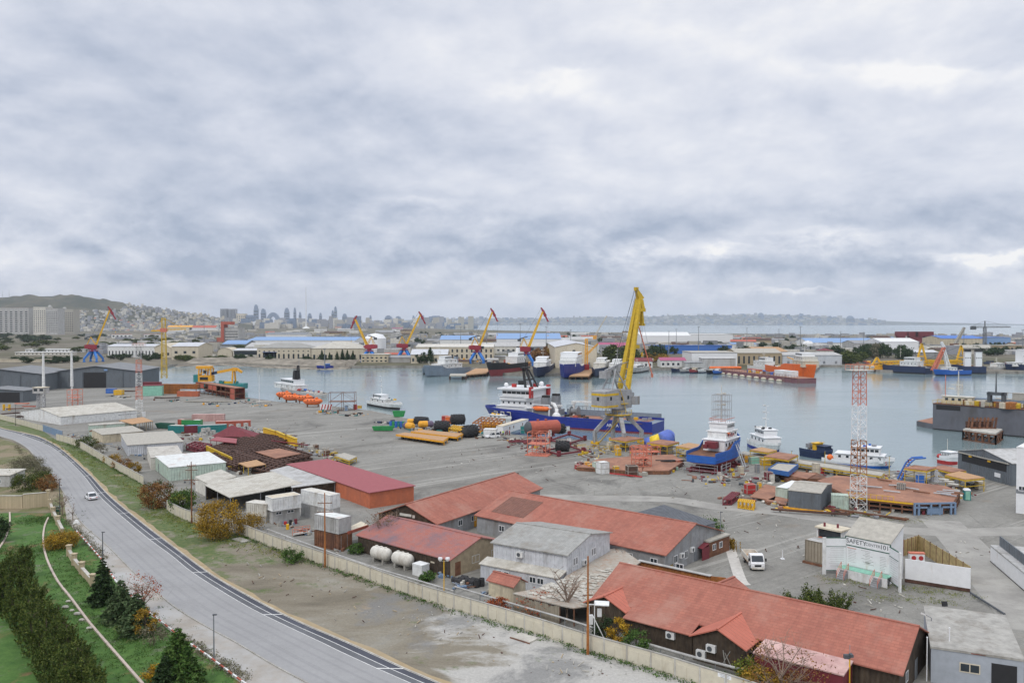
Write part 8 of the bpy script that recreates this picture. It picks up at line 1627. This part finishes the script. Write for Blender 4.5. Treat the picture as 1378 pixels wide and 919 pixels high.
p=G(1325,468); r=thing('tower_crane','grey hammerhead crane by the big blue roofed hall','crane',p); h=ZT(p,440); MB().lattice((0,0,0),(0,0,h),4,3,8,.4).build('mast_section','mid_grey',r); MB().lattice((-20,0,h),(38,0,h),2.6,1.4,12,.35).build('jib','mid_grey',r); MB().box(-21,-14,-2,2,h-4,h+1).build('counterweight','dark_grey',r); MB().beam((0,0,h+9),(34,0,h+2),.3).beam((0,0,h+9),(-18,0,h+2),.3).tube((0,0,h),(0,0,h+9),1).build('tie','mid_grey',r)
p=G(1285,470); r=thing('jib_crane','pale lattice crane boom left of the hammerhead crane','crane',p); MB().lattice((0,0,6),(13,0,ZT(p,441)),3.5,2,10,.7).build('boom','hide',r); MB().box(-6,4,-3,3,0,8).build('machine_house','rust',r)
for i,px in enumerate((1212,1227,1236,1248)):
 p=G(px,463); o=MB().box(-6,6,-5,5,0,20).box(-8,8,-6,6,14,22).build('rusty_structure','maroon'); o.location=p; tag(o,'dark red rusty block structure standing behind the white curved hall','structure','dark red rusty blocks on the shore')
# ================= vegetation =================
def leaf_obj(name, centers, size, m, parent, flat=0., elong=1.5):
 c = np.asarray(centers, np.float32); n = len(c); a = RNG.normal(size=(n,3)); a[:,2] *= (1-flat); a /= np.linalg.norm(a,axis=1,keepdims=True)+1e-9
 b = np.cross(a, RNG.normal(size=(n,3))); b /= np.linalg.norm(b,axis=1,keepdims=True)+1e-9; s = size*RNG.uniform(.6,1.4,(n,1)); a = a*s*elong; b = b*s
 v = np.stack([c-a*.5-b*.35, c-a*.1+b*.5, c+a*.6, c+a*.1-b*.5],1).reshape(-1,3).astype(np.float32)
 me = bpy.data.meshes.new(name); me.vertices.add(4*n); me.vertices.foreach_set('co', v.ravel()); me.loops.add(4*n); me.loops.foreach_set('vertex_index', np.arange(4*n,dtype=np.int32)); me.polygons.add(n); me.polygons.foreach_set('loop_start', np.arange(0,4*n,4,dtype=np.int32)); me.update(calc_edges=True); me.materials.append(m)
 o = bpy.data.objects.new(name, me); COL.objects.link(o); o.parent = parent; return o
def leafm(name, c1, c2, c3):
 if name in MATS: return MATS[name]
 m, nt, b, tc = base_mat(name); g = nn(nt, 'ShaderNodeNewGeometry'); c = ramp(nt, g.outputs['Random Per Island'], [(0,c1),(.5,c2),(1,c3)])
 c = mixc(nt, c, ramp(nt, noise(nt, tc.outputs['Object'], .9, 3), [(.35,(.65,.65,.65)),(.65,(1.25,1.25,1.25))]), .8, 'MULTIPLY'); nt.links.new(c, b.inputs['Base Color']); b.inputs['Roughness'].default_value = .75
 try: b.inputs['Specular IOR Level'].default_value = .2
 except Exception: pass
 MATS[name] = m; return m
LM = {'juniper': leafm('leaf_juniper',(.03,.06,.012),(.078,.115,.022),(.155,.178,.04)), 'olive': leafm('leaf_olive',(.022,.042,.008),(.06,.088,.014),(.13,.15,.028)), 'dark': leafm('leaf_dark',(.012,.032,.012),(.03,.06,.02),(.055,.09,.03)), 'green': leafm('leaf_green',(.028,.075,.015),(.065,.13,.026),(.12,.19,.045)),
 'pine': leafm('leaf_pine',(.035,.07,.028),(.075,.12,.048),(.125,.17,.075)), 'yellow': leafm('leaf_yellow',(.25,.14,.012),(.42,.25,.02),(.55,.36,.04)), 'gold': leafm('leaf_gold',(.14,.10,.015),(.3,.18,.02),(.42,.26,.03)), 'russet': leafm('leaf_russet',(.12,.05,.015),(.22,.10,.03),(.3,.17,.05)), 'red': leafm('leaf_red',(.22,.04,.02),(.36,.08,.035),(.4,.16,.05)), 'grey': leafm('leaf_grey',(.10,.10,.06),(.17,.16,.10),(.24,.22,.15)), 'lime': leafm('leaf_lime',(.08,.13,.015),(.16,.2,.03),(.28,.26,.04))}
def clumps(n, rx, ry, h0, h1, per, spread, shell=.55):
 C = []
 for i in range(n):
  d = RNG.normal(size=3); d /= np.linalg.norm(d); q = RNG.uniform(shell,1.0)**.6; c = np.array([d[0]*rx*q, d[1]*ry*q, (h0+h1)/2+d[2]*(h1-h0)/2*q]); s = spread*RNG.uniform(.6,1.3)
  C.append(c+RNG.normal(size=(int(per*RNG.uniform(.6,1.4)),3))*np.array([s,s,s*.8]))
 return np.concatenate(C)
def limbs(b, base, h, n, rx, r0, rnd, sub=2, h0=.25):
 for i in range(n):
  a = 2*math.pi*i/n+rnd.uniform(-.4,.4); z = h*(h0+.5*rnd.random()); p = Vector((0,0,z*.8)); e = Vector((rx*.8*math.cos(a)*rnd.uniform(.6,1), rx*.8*math.sin(a)*rnd.uniform(.6,1), min(h*.97, z+h*rnd.uniform(.2,.42)))); m_ = p.lerp(e,.5)+Vector((rnd.uniform(-.2,.2),rnd.uniform(-.2,.2),.15)); b.tube(p,m_,r0*.5,r0*.35,5).tube(m_,e,r0*.35,r0*.1,5)
  for k in range(sub):
   q = m_.lerp(e,rnd.uniform(.1,.8)); t = q+Vector((rnd.uniform(-1,1),rnd.uniform(-1,1),rnd.uniform(.2,.9)))*rx*.45; b.tube(q,t,r0*.2,r0*.06,4)
   for j in range(2 if sub > 2 else 0): u = q.lerp(t,rnd.uniform(.3,.9)); b.tube(u,u+Vector((rnd.uniform(-1,1),rnd.uniform(-1,1),rnd.uniform(.1,.8)))*rx*.28,r0*.1,r0*.04,3)
def broad(name, label, px, py, h, rx, leaf, nc=40, per=70, ls=.16, cat='tree', ry=None, h0=.2, spread=None, group=None, m2=None):
 r = thing(name, label, cat, G(px,py), random.uniform(0,6), group); rnd = random.Random(px); b = MB().tube((0,0,-.1),(0,0,h*.45),max(.06,h*.028),max(.04,h*.018),7); limbs(b,None,h,6,rx,max(.06,h*.025),rnd); b.build('trunk','bark',r)
 leaf_obj('crown', clumps(nc,rx,ry or rx,h*h0,h,per,spread or rx*.17), ls, LM[leaf], r)
 if m2: leaf_obj('crown_tip', clumps(nc//3,rx*.95,(ry or rx)*.95,h*.5,h*1.03,per//2,rx*.14,.85), ls, LM[m2], r)['kind'] = 'stuff'
 return r
def bare(name, label, px, py, h, rx, leaf=None, n=9, nl=250, ls=.13, group=None, m='twig'):
 r = thing(name, label, 'tree', G(px,py), 0, group); rnd = random.Random(px+1); b = MB().tube((0,0,-.1),(0,0,h*.4),h*.025,h*.015,6); limbs(b,None,h,n,rx,h*.028,rnd,5,.15); b.build('trunk',m,r)
 if leaf: leaf_obj('crown', clumps(26,rx*.95,rx*.95,h*.3,h,max(4,nl//26),rx*.14,.4), ls, LM[leaf], r)
 return r
def conifer(label, px, py, h, rad, leaf='pine', tiers=16, name='conifer', per=90, ls=.17):
 r = thing(name, label, 'tree', G(px,py), 0); rnd = random.Random(px); MB().tube((0,0,-.1),(0,0,h*.97),h*.022,.03,6).build('trunk','bark',r); C = []; b = MB()
 for t in range(tiers):
  f = t/tiers; z = h*(.1+.88*f); R_ = rad*(1-f)**.85+.12; nb = max(4,int(9*(1-f)+3))
  for k in range(nb):
   a = 2*math.pi*k/nb+t*.9+rnd.uniform(-.25,.25); L_ = R_*rnd.uniform(.75,1.12); e = np.array([L_*math.cos(a),L_*math.sin(a),z-L_*.22+rnd.uniform(-.1,.1)]); s = np.array([0,0,z]); b.tube(s,e,.035,.012,3); m_ = max(8,int(per*L_/rad)); u = RNG.uniform(.15,1.03,(m_,1)); C.append(s+(e-s)*u+RNG.normal(size=(m_,3))*np.array([.16,.16,.07])*L_*.55)
 b.build('branch','bark',r).__setitem__('kind','stuff'); leaf_obj('crown',np.concatenate(C),ls,LM[leaf],r,.5,2.0); return r
# hillside garden: juniper row, conifers, shrubs
JR=random.Random(4); JUN=[]
for k in range(13): JUN.append((16+k*9.2,785+k*14.5,0));
for k in range(11): JUN.append((0+k*9.5,805+k*15.5,1))
JUN+=[(34,778,0),(136,985,0)]
for px,py,sd in JUN:
 px+=JR.uniform(-3,3); h=JR.uniform(4.2,5.6); rx=JR.uniform(1.25,1.6)
 r=thing('juniper',['upright olive juniper in the right hand line of the garden row','upright olive juniper in the left hand line of the garden row'][sd],'shrub',G(px,py),0,['right line of olive junipers','left line of olive junipers'][sd]); b=MB().tube((0,0,0),(0,0,h*.7),.12,.05); limbs(b,None,h,5,rx*.7,.12,JR); b.build('trunk','bark',r); C=[]
 for i in range(120):
  z0=h*RNG.uniform(0,.86); w=rx*(1-(z0/h)**1.6)**.8*(.75+.25*min(1,z0/.8)); a=RNG.uniform(0,6.3); q=RNG.random()**.4; p0=np.array([w*q*math.cos(a),w*q*math.sin(a),z0+.05]); d=np.array([math.cos(a)*.42,math.sin(a)*.42,1.0])+RNG.normal(size=3)*.16; u=RNG.uniform(0,1,(42,1)); C.append(p0+d*u*RNG.uniform(.5,1.0)+RNG.normal(size=(42,3))*.12*(1.15-u))
 leaf_obj('crown',np.concatenate(C),.10,LM['juniper'],r,0,1.9)
broad('dark_bush','dark green rounded bush at the left picture edge',-6,728,4.2,2.0,'dark',60,110,.13,'shrub',h0=.0)
broad('dark_bush','dark green bush left of the first juniper',-12,820,3.6,2.2,'dark',60,100,.13,'shrub',h0=.0)
conifer('tall dark spire conifer by the stepped stone wall',139,812,6.6,1.9,'dark'); conifer('broad grey green conifer beside the leaning russet tree',163,834,5.4,2.5,'pine'); conifer('drooping green conifer right of the grey green one',184,852,5.2,2.3,'pine'); conifer('large dark conifer at the bottom by the red curb',240,925,6.6,2.8,'green',18,per=130); conifer('small dark conifer at the bottom of the garden',222,935,4.2,1.6,'dark')
broad('gold_bush','golden flowering bush by the stepped stone wall',82,737,2.3,2.6,'gold',60,90,.12,'shrub',h0=.05,m2='yellow'); broad('gold_bush','small bright yellow shrub at the bottom of the garden',206,925,2.2,1.0,'yellow',26,80,.11,'shrub',h0=.1); broad('gold_bush','golden tips shrub between conifers',196,857,3.4,1.3,'gold',24,50,.12,'shrub',h0=.1); broad('grey_shrub','grey twiggy shrub below the red curb',207,868,2.4,1.6,'grey',24,40,.11,'shrub')
bare('russet_tree','russet leaved leaning tree over the pavement',193,822,5.0,2.4,'red',9,620,.12); bare('bare_tree','nearly bare tree beside the dark lamp post at the road',84,693,4.6,2.2,'grey',9,160,.12); bare('bare_tree','thin tree at the pavement edge above the stone wall',98,700,3.4,1.0,None,6)
for px,py,h,rx,lf,lb in [(34,660,3.6,3.0,'olive','olive bush cluster behind the beige garden wall'),(52,655,3.4,2.8,'olive','olive bush beside the russet one behind the wall'),(64,660,3.4,2.4,'russet','russet bush at the road bend behind the wall'),(30,634,3.0,3.4,'grey','grey thorny thicket by the small grey house'),(42,628,2.6,3.0,'grey','grey brown thicket at the road edge'),(18,652,2.6,2.0,'olive','olive bush by the corner of the small house'),(57,640,2.2,1.8,'grey','sparse grey shrub at the road edge')]: broad('wild_bush',lb,px,py,h,rx,lf,44,60,.15,'shrub',h0=.0)
# verge and yard trees
broad('autumn_tree','big yellow autumn tree at the gap in the boundary wall',296,724,6.2,3.6,'gold',70,110,.15,h0=.08,m2='yellow'); broad('autumn_tree','low golden bush trailing right of the yellow autumn tree',333,716,2.8,3.4,'gold',44,70,.14,ry=1.6,h0=.0); broad('russet_tree','russet brown tree beside the short wall',212,683,5.0,3.2,'russet',60,80,.16,h0=.05,m2='olive'); broad('green_tree','green and yellow citrus tree behind the short wall',246,688,4.2,2.4,'green',46,90,.17,h0=.1,m2='lime')
broad('wall_bush','olive bush behind the wall below the pale green cabin',117,601,2.8,3.0,'olive',40,50,.2,'shrub',h0=0); broad('wall_bush','golden weeds behind the wall below the brown roof shed',152,622,2.0,2.2,'gold',26,40,.18,'shrub',h0=0); broad('wall_bush','olive weeds behind the wall by the white block',165,630,2.2,2.4,'russet',30,40,.18,'shrub',h0=0); broad('wall_bush','golden bush by the white flat block',181,637,2.8,1.6,'gold',24,50,.18,'shrub',h0=0); broad('wall_bush','grey scrub behind the wall right of the cabin',135,610,2.6,2.0,'grey',26,40,.18,'shrub',h0=0)
broad('verge_shrub','green oleander shrub at the cream wall on the verge',392,756,2.2,1.7,'green',30,60,.13,'shrub',h0=0); bare('bare_tree','bare branchy tree with rusty leaves before the patched roof',516,737,6.4,3.2,'russet',12,420,.12); bare('bare_tree','bare grey tree standing before the broken tiled roof',763,835,6.6,3.0,None,12,m='twig'); bare('bare_tree','bare tree with orange leaves before the lean to shed',1052,941,5.6,4.2,'russet',14,700,.13);
for px,py,h,rx,lf,lb in [(832,868,3.2,1.2,'yellow','yellow forsythia like bush by the left gable porch'),(857,875,2.2,1.5,'green','round green bush before the brown timber wall'),(812,858,2.4,1.4,'dark','dark green bush beside the braced frame'),(1005,912,2.0,1.5,'lime','lime green bush between porch and lean to'),(1025,935,2.6,2.0,'gold','golden brown bush under the bare orange tree'),(1080,946,2.8,2.4,'russet','russet bush at the lean to corner'),(670,822,1.6,1.6,'red','red leaved bush behind cream wall, left'),(722,826,2.6,2.2,'red','red creeper on the plank wall of the tiled ruin'),(575,782,1.4,1.2,'green','small green bush by the sentry box'),(480,744,1.6,1.3,'green','green bush beside the rusty container'),(897,768,1.6,1.0,'yellow','yellow bush at the end of the longest shed'),(955,716,2.6,2.2,'green','dark green shrub behind the timber hut'),(1240,872,1.4,1.0,'green','small weeds bush in the gap by the concrete building')]: broad('garden_bush',lb,px,py,h,rx,lf,30,60,.13,'shrub',h0=.02)
r=thing('yucca_bush','wide dark spiky bush behind the big red roof','shrub',G(1103,826)); C=[];
for i in range(60):
 a=RNG.uniform(0,6.3); q=RNG.random()**.5; b0=np.array([3.6*q*math.cos(a),1.7*q*math.sin(a),.2]); d=np.array([.5*math.cos(a)*q,.5*math.sin(a)*q,1.0])*RNG.uniform(1.4,3.0); C.append(b0+d*RNG.uniform(0,1,(130,1))+RNG.normal(size=(130,3))*.16)
leaf_obj('crown',np.concatenate(C),.12,LM['olive'],r,0,2.2); MB().tube((0,0,0),(0,0,1),.1).build('trunk','bark',r)
r=thing('reed_tuft','tall dry yellow reeds beside the footpath','plant',G(986,738)); leaf_obj('crown',np.concatenate([np.array([RNG.normal()*.35,RNG.normal()*.9,0])+np.array([RNG.normal()*.15,RNG.normal()*.15,1.6])*RNG.uniform(0,1,(30,1)) for i in range(40)]),.10,LM['gold'],r,0,2.5)
# weeds along walls and ground (uncountable)
def weeds(name, label, lines, n, h, leaf, spread, ls=.11):
 C=[]
 for i in range(n):
  a,b=random.choice(lines); p=G(*a).lerp(G(*b),random.random()); p.x+=random.gauss(0,spread); p.y+=random.gauss(0,spread); k=RNG.normal(size=(10,3))*np.array([.22,.22,.0])*1.1; k[:,2]=RNG.random(10)*h*random.uniform(.4,1.2); C.append(np.array([p.x,p.y,.02])+k)
 o=leaf_obj(name,np.concatenate(C),ls,LM[leaf],None); tag(o,label,'weeds',None,'stuff')
weeds('wall_weeds','green weeds growing along the foot of the boundary wall',[((90,598),(150,629)),((150,629),(193,652)),((323,721),(430,760)),((430,760),(567,808)),((567,808),(783,875)),((783,875),(933,919))],900,.35,'green',.5); weeds('verge_grass','green grass tufts on the left verge',[((60,588),(150,640)),((100,605),(190,665)),((150,640),(260,715)),((200,690),(330,725)),((240,712),(420,757))],1500,.22,'lime',1.3,.09)
weeds('yard_weeds','thin weeds round the safety building and white screen',[((1105,778),(1215,792)),((1215,790),(1306,802)),((1150,800),(1290,812)),((1122,690),(1240,702))],500,.14,'lime',.9,.07); weeds('inner_weeds','grass between cream wall and sheds',[((480,768),(610,808)),((610,808),(790,862)),((860,880),(1010,925))],900,.4,'green',.6)
weeds('garden_grass','long grass tufts in the hillside lawn',[((40,700),(70,700)),((70,720),(100,800)),((100,760),(190,850)),((150,830),(260,919)),((90,810),(180,915)),((0,740),(60,745))],2600,.22,'green',2.0,.08); weeds('road_weeds','dry weeds along the left road edge',[((20,600),(70,650)),((90,700),(140,752)),((240,856),(330,915))],700,.4,'grey',.5)
# garden walls, curbs
def low_wall(name,label,pts,h,t,m,cat='wall',posts=None,steps=False,ph=None):
 P_=[G(*p) for p in pts]; o=P_[0]; r=thing(name,label,cat,o); b=MB(); c=MB()
 for a,e in zip(P_,P_[1:]): b.beam(a-o+Vector((0,0,h/2)),e-o+Vector((0,0,h/2)),t,h); c.beam(a-o+Vector((0,0,h+.04)),e-o+Vector((0,0,h+.04)),t+.12,.1)
 b.build('wall',m,r); c.build('coping','pale_conc',r)
 if posts: reps('pier',MB().box(-.3,.3,-.3,.3,0,ph or h+.5).box(-.4,.4,-.4,.4,ph or h+.5,(ph or h+.5)+.15),m,r,[tuple((P_[i].lerp(P_[min(i+1,len(P_)-1)],0)-o)) for i in posts])
 return r
low_wall('garden_wall','tall beige stone garden wall with a step in its top',[(-40,688),(2,684),(31,684)],2.6,.4,'stone'); low_wall('garden_wall','lower beige stone wall from the step to the square pier',[(31,684),(65,681)],2.9,.4,'stone',posts=[1],ph=3.3); low_wall('stepped_wall','stepped beige stone wall descending beside the spire conifer',[(93,748),(100,760),(110,772),(125,789)],1.0,.35,'stone',posts=[0,1,2,3],ph=1.7); low_wall('stepped_wall','stepped stone piers below the bare roadside tree',[(68,683),(72,694),(78,706),(84,718)],.9,.35,'stone',posts=[0,1,2],ph=1.6)
cp=[G(*p) for p in CURB];
for a,b_,lb in ((1,4,'red and white curb rail between lamp post and stepped wall'),(4,6,'short red and white curb piece by the spire conifer'),(6,8,'red and white curb piece behind the golden tips shrub'),(9,12,'long red and white curb along the pavement at the bottom')):
 r=thing('garden_curb',lb,'curb',cp[a]); m=MB(); w_=MB()
 for p,q in zip(cp[a:b_],cp[a+1:b_+1]):
  n=max(2,int((q-p).length/1.0))
  for i in range(n): (m if i%2 else w_).beam(p.lerp(q,i/n)-cp[a]+Vector((0,0,.3)),p.lerp(q,(i+1)/n)-cp[a]+Vector((0,0,.3)),.16,.12)
  for i in range(0,n,2): w_.beam(p.lerp(q,i/n)-cp[a],p.lerp(q,i/n)-cp[a]+Vector((0,0,.3)),.1)
 m.build('red_bar','primer',r); w_.build('white_bar','white',r)
for pts,lb in [([(65,697),(60,709),(58,725),(60,742),(66,760),(78,783),(96,806),(120,838),(150,873),(192,921),(230,965)],'long pale pink curb curving through the lawn'),([(13,690),(13,705),(8,722),(-4,742),(-30,770)],'short pale curb at the left edge of the lawn')]:
 c=smooth_line([G(*p) for p in pts],8); r=thing('path_curb',lb,'curb',(c[0][0],c[0][1],0)); b=MB()
 for a,e in zip(c,c[1:]): b.beam((a[0]-c[0][0],a[1]-c[0][1],.1),(e[0]-c[0][0],e[1]-c[0][1],.1),.28,.22)
 b.build('kerb_stone',mat('pink_curb',(.5,.42,.36),.85,.15),r)
bld('small_house','small grey house with pale roof at the left edge below the road','house',(-40,640),(13,640),w=6,zr=2.6,he=2.6,rise=.4,kind='mono',wall='light_grey',roof='pale_roof',over=.2,win=[('F',6.5,.8,1.2,1.0)])
crate('green bin by the bare roadside tree',77,688,(1.1,.9,1.1),'dark_green',.3); o=MB().loft([[(-.6,-.4,0),(.7,-.3,0),(.5,.5,0),(-.5,.4,0)],[(-.2,-.1,.8),(.3,-.1,.7),(.2,.2,.7),(-.2,.2,.8)]]).build('rock_pile','white'); o.location=G(103,705); tag(o,'small white rubble heap at the road edge','rubble')
for i,(px,py,s) in enumerate([(92,810,.4),(88,818,.5),(97,822,.35),(104,827,.5),(110,835,.4),(120,846,.4),(85,712,.3),(34,742,.5)]):
 o=MB().ball((0,0,s*.3),s,s*.7,s*.5,6,4).build('garden_stone','pale_conc'); o.location=G(px,py); tag(o,'pale stone lying on the hillside lawn','stone','pale stones on the lawn')
r=thing('manhole_slab','square concrete slab among weeds before the cream wall','slab',G(706,859),AA); MB().box(-1.4,1.4,-.9,.9,0,.18).build('slab','pale_conc',r); MB().box(-1.5,1.5,-1.0,-.9,0,.14).build('edge','rust',r)
r=thing('manhole_slab','concrete slab under the yellow autumn tree','slab',G(325,727),AA); MB().box(-1.8,1.8,-.8,.8,0,.15).build('slab','concrete',r)
# far shore trees
FTR={}
def far_tree(px,py,h,rx,leaf,label,group,con=False):
 key=(leaf,con)
 if key not in FTR:
  C=clumps(26,.5,.5,.12,1,42,.1,.4) if not con else np.concatenate([np.array([0,0,z])+RNG.normal(size=(60,3))*np.array([.5*(1.08-z),.5*(1.08-z),.05])*.55 for z in np.linspace(.1,1,18)])
  o=leaf_obj('crown',C,.075,LM[leaf],None); t=MB().tube((0,0,0),(0,0,.5),.03,.015,5).build('trunk','bark'); FTR[key]=(o.data,t.data); bpy.data.objects.remove(o); bpy.data.objects.remove(t)
 r=thing('shore_conifer' if con else 'shore_tree',label,'tree',G(px,py),random.uniform(0,6),group); r.scale=(rx*2,rx*2,h)
 for nm,d_ in zip(('crown','trunk'),FTR[key]): c=bpy.data.objects.new(nm,d_); COL.objects.link(c); c.parent=r
far_tree(579,489,14,5,'dark','dark conifer right of the second portal crane','',True); far_tree(567,489,10,5,'dark','dark round tree left of the lone dark conifer','')
rt=random.Random(9)
def rowt(n,x0,x1,y0,y1,h,rx,leaf,label,con=False):
 for i in range(n): far_tree(rt.uniform(x0,x1),rt.uniform(y0,y1),h*rt.uniform(.7,1.2),rx*rt.uniform(.7,1.3),leaf,label,label+' group',con)
rowt(22,318,480,484.5,487.5,6,4,'dark','dark shrub tree in the row before the cream quay halls'); rowt(8,432,482,486,488,10,3,'dark','slim dark tree at the right end of the cream quay halls',True); rowt(14,20,110,486,489,5,5,'dark','dark bush along the cream site wall'); rowt(12,740,775,484,488,14,7,'gold','autumn tree right of the cream boatyard hall'.replace('right','left')); rowt(10,815,848,482,490,14,8,'olive','olive autumn tree left of the yellow boom'); rowt(8,868,896,480,486,14,7,'dark','dark tree right of the yellow boom'); rowt(6,872,893,484,490,9,6,'gold','autumn bush right of the yellow boom'); rowt(14,1150,1225,476,486,12,7,'dark','dark tree behind the long dark hulled ship'); rowt(6,1165,1185,478,484,13,4,'grey','bare poplar behind the long dark hulled ship'); rowt(12,150,215,480,486,6,5,'dark','dark shrub behind the lattice mast at the hangars'); rowt(12,1125,1160,484,490,8,6,'olive','olive bush right of the grey ribbed hall'); rowt(10,240,330,484,487,5,5,'olive','olive bush behind the rubble bank'); rowt(12,720,740,484,490,11,5,'russet','russet tree right of the freighter portal crane')
rowt(40,-20,330,455,476,7,10,'olive','low olive scrub tree on the left plain'); rowt(24,-20,140,452,462,9,12,'dark','dark scrub tree below the apartment towers'); rowt(34,560,860,450,474,9,7,'dark','dark tree among the sheds beyond the cranes'); rowt(30,860,1180,454,478,9,7,'dark','dark tree among the right shore sheds'); rowt(14,1260,1380,468,480,8,7,'dark','dark tree near the far right shore')
# ================= loose litter of the yard (uncountable) =================
def debris(name, label, spots, n, ms, smin, smax, sp, yk=1.):
 b = MB(); rd = random.Random(len(label))
 for i in range(n):
  x, y = rd.choice(spots); p = G(x+rd.gauss(0,sp), y+rd.gauss(0,sp*.35*yk)); s = rd.uniform(smin,smax); b.cur = rd.randrange(len(ms)); k = rd.random()
  if k < .55: b.cbox((p.x,p.y,s*.25), s*rd.uniform(.5,1.6), s*rd.uniform(.3,1), s*rd.uniform(.2,.7), rd.uniform(0,3), rd.uniform(-.2,.2))
  elif k < .85: a = rd.uniform(0,3.1); L = s*rd.uniform(1.5,4); b.beam((p.x,p.y,.1),(p.x+L*math.cos(a),p.y+L*math.sin(a),.1+rd.uniform(0,.4)), .08+s*.06)
  else: b.tube((p.x,p.y,0),(p.x,p.y,s*rd.uniform(.5,1)),s*.3,n=7)
 o = b.build(name, ms); tag(o, label, 'scrap', None, 'stuff')
debris('yard_scrap','small scrap pieces strewn along the crane quay',[(790,610),(815,604),(860,606),(880,606),(900,606),(930,610),(800,625),(860,634),(900,630),(765,600),(745,604),(700,596),(715,600)],330,['rust','crane_yellow','hide','steel','maroon','offwhite','dark_grey'],.4,1.3,9)
debris('yard_scrap','small scrap pieces around the slip and barge',[(985,640),(1010,650),(1030,648),(1060,648),(990,668),(1020,672),(1050,680),(1090,640),(1120,636),(1160,640),(1200,642),(1240,652),(1270,660),(1295,664),(975,648),(945,646),(1000,625),(1040,622),(1120,688),(1150,690),(1180,690),(1240,686)],420,['rust','hide','crane_yellow','steel','maroon','offwhite','rust_deck','dark_grey'],.4,1.2,9)
debris('deck_scrap','small scrap lying about the rusty grids and crates',[(262,598),(300,592),(330,584),(350,582),(380,588),(400,602),(430,612),(450,618),(330,632),(370,636),(300,628),(250,588)],330,['rust','rust_dark','hide','offwhite','crane_yellow','steel','maroon'],.4,1.3,10)
debris('quay_scrap','small gear heaped along the far end of the quay',[(540,574),(560,579),(585,579),(610,584),(640,588),(660,584),(520,569),(480,559),(440,556),(350,546),(290,544),(230,540),(170,534),(330,542),(620,576),(690,592)],380,['rust','amber','rubber','steel','offwhite','hide','dark_blue','teal'],.5,1.5,9,.35)
debris('shed_litter','litter and stacked bits between the left sheds',[(100,588),(130,596),(160,604),(190,612),(215,620),(240,628),(265,650),(350,690),(385,706),(410,716),(455,740),(600,775),(620,790),(660,800)],260,['hide','rust','offwhite','steel','blue_grey','dark_grey'],.3,.9,6)
debris('gravel_stones','stones and small rubbish scattered over the gravel yard',[(500,600),(560,610),(620,620),(700,640),(760,640),(840,655),(920,665),(450,580),(380,560),(320,555),(1040,720),(1080,745),(1150,810),(1200,815),(1300,740),(1000,700),(660,610),(580,630)],260,['hide','concrete','rust_dark','offwhite'],.12,.4,28)
debris('verge_stones','stones and rubble on the dirt verge',[(300,760),(360,780),(420,800),(480,820),(540,840),(600,860),(680,880),(760,900),(330,745),(450,790),(560,830),(640,850),(820,905)],170,['hide','concrete','tan','rust_dark'],.07,.22,24)
debris('far_quay_gear','jumble of gear along the far quays',[(480,483),(520,483),(560,484),(600,485),(640,487),(680,490),(720,491),(760,491),(840,491),(880,487),(920,488),(960,488),(1000,487),(1120,485),(1180,489),(1240,490),(1300,490),(1360,490),(250,481),(300,480),(350,481),(420,483)],700,['rust','hide','offwhite','steel','amber','dark_blue','primer','light_grey','dark_grey'],1.0,4.2,16,.12)
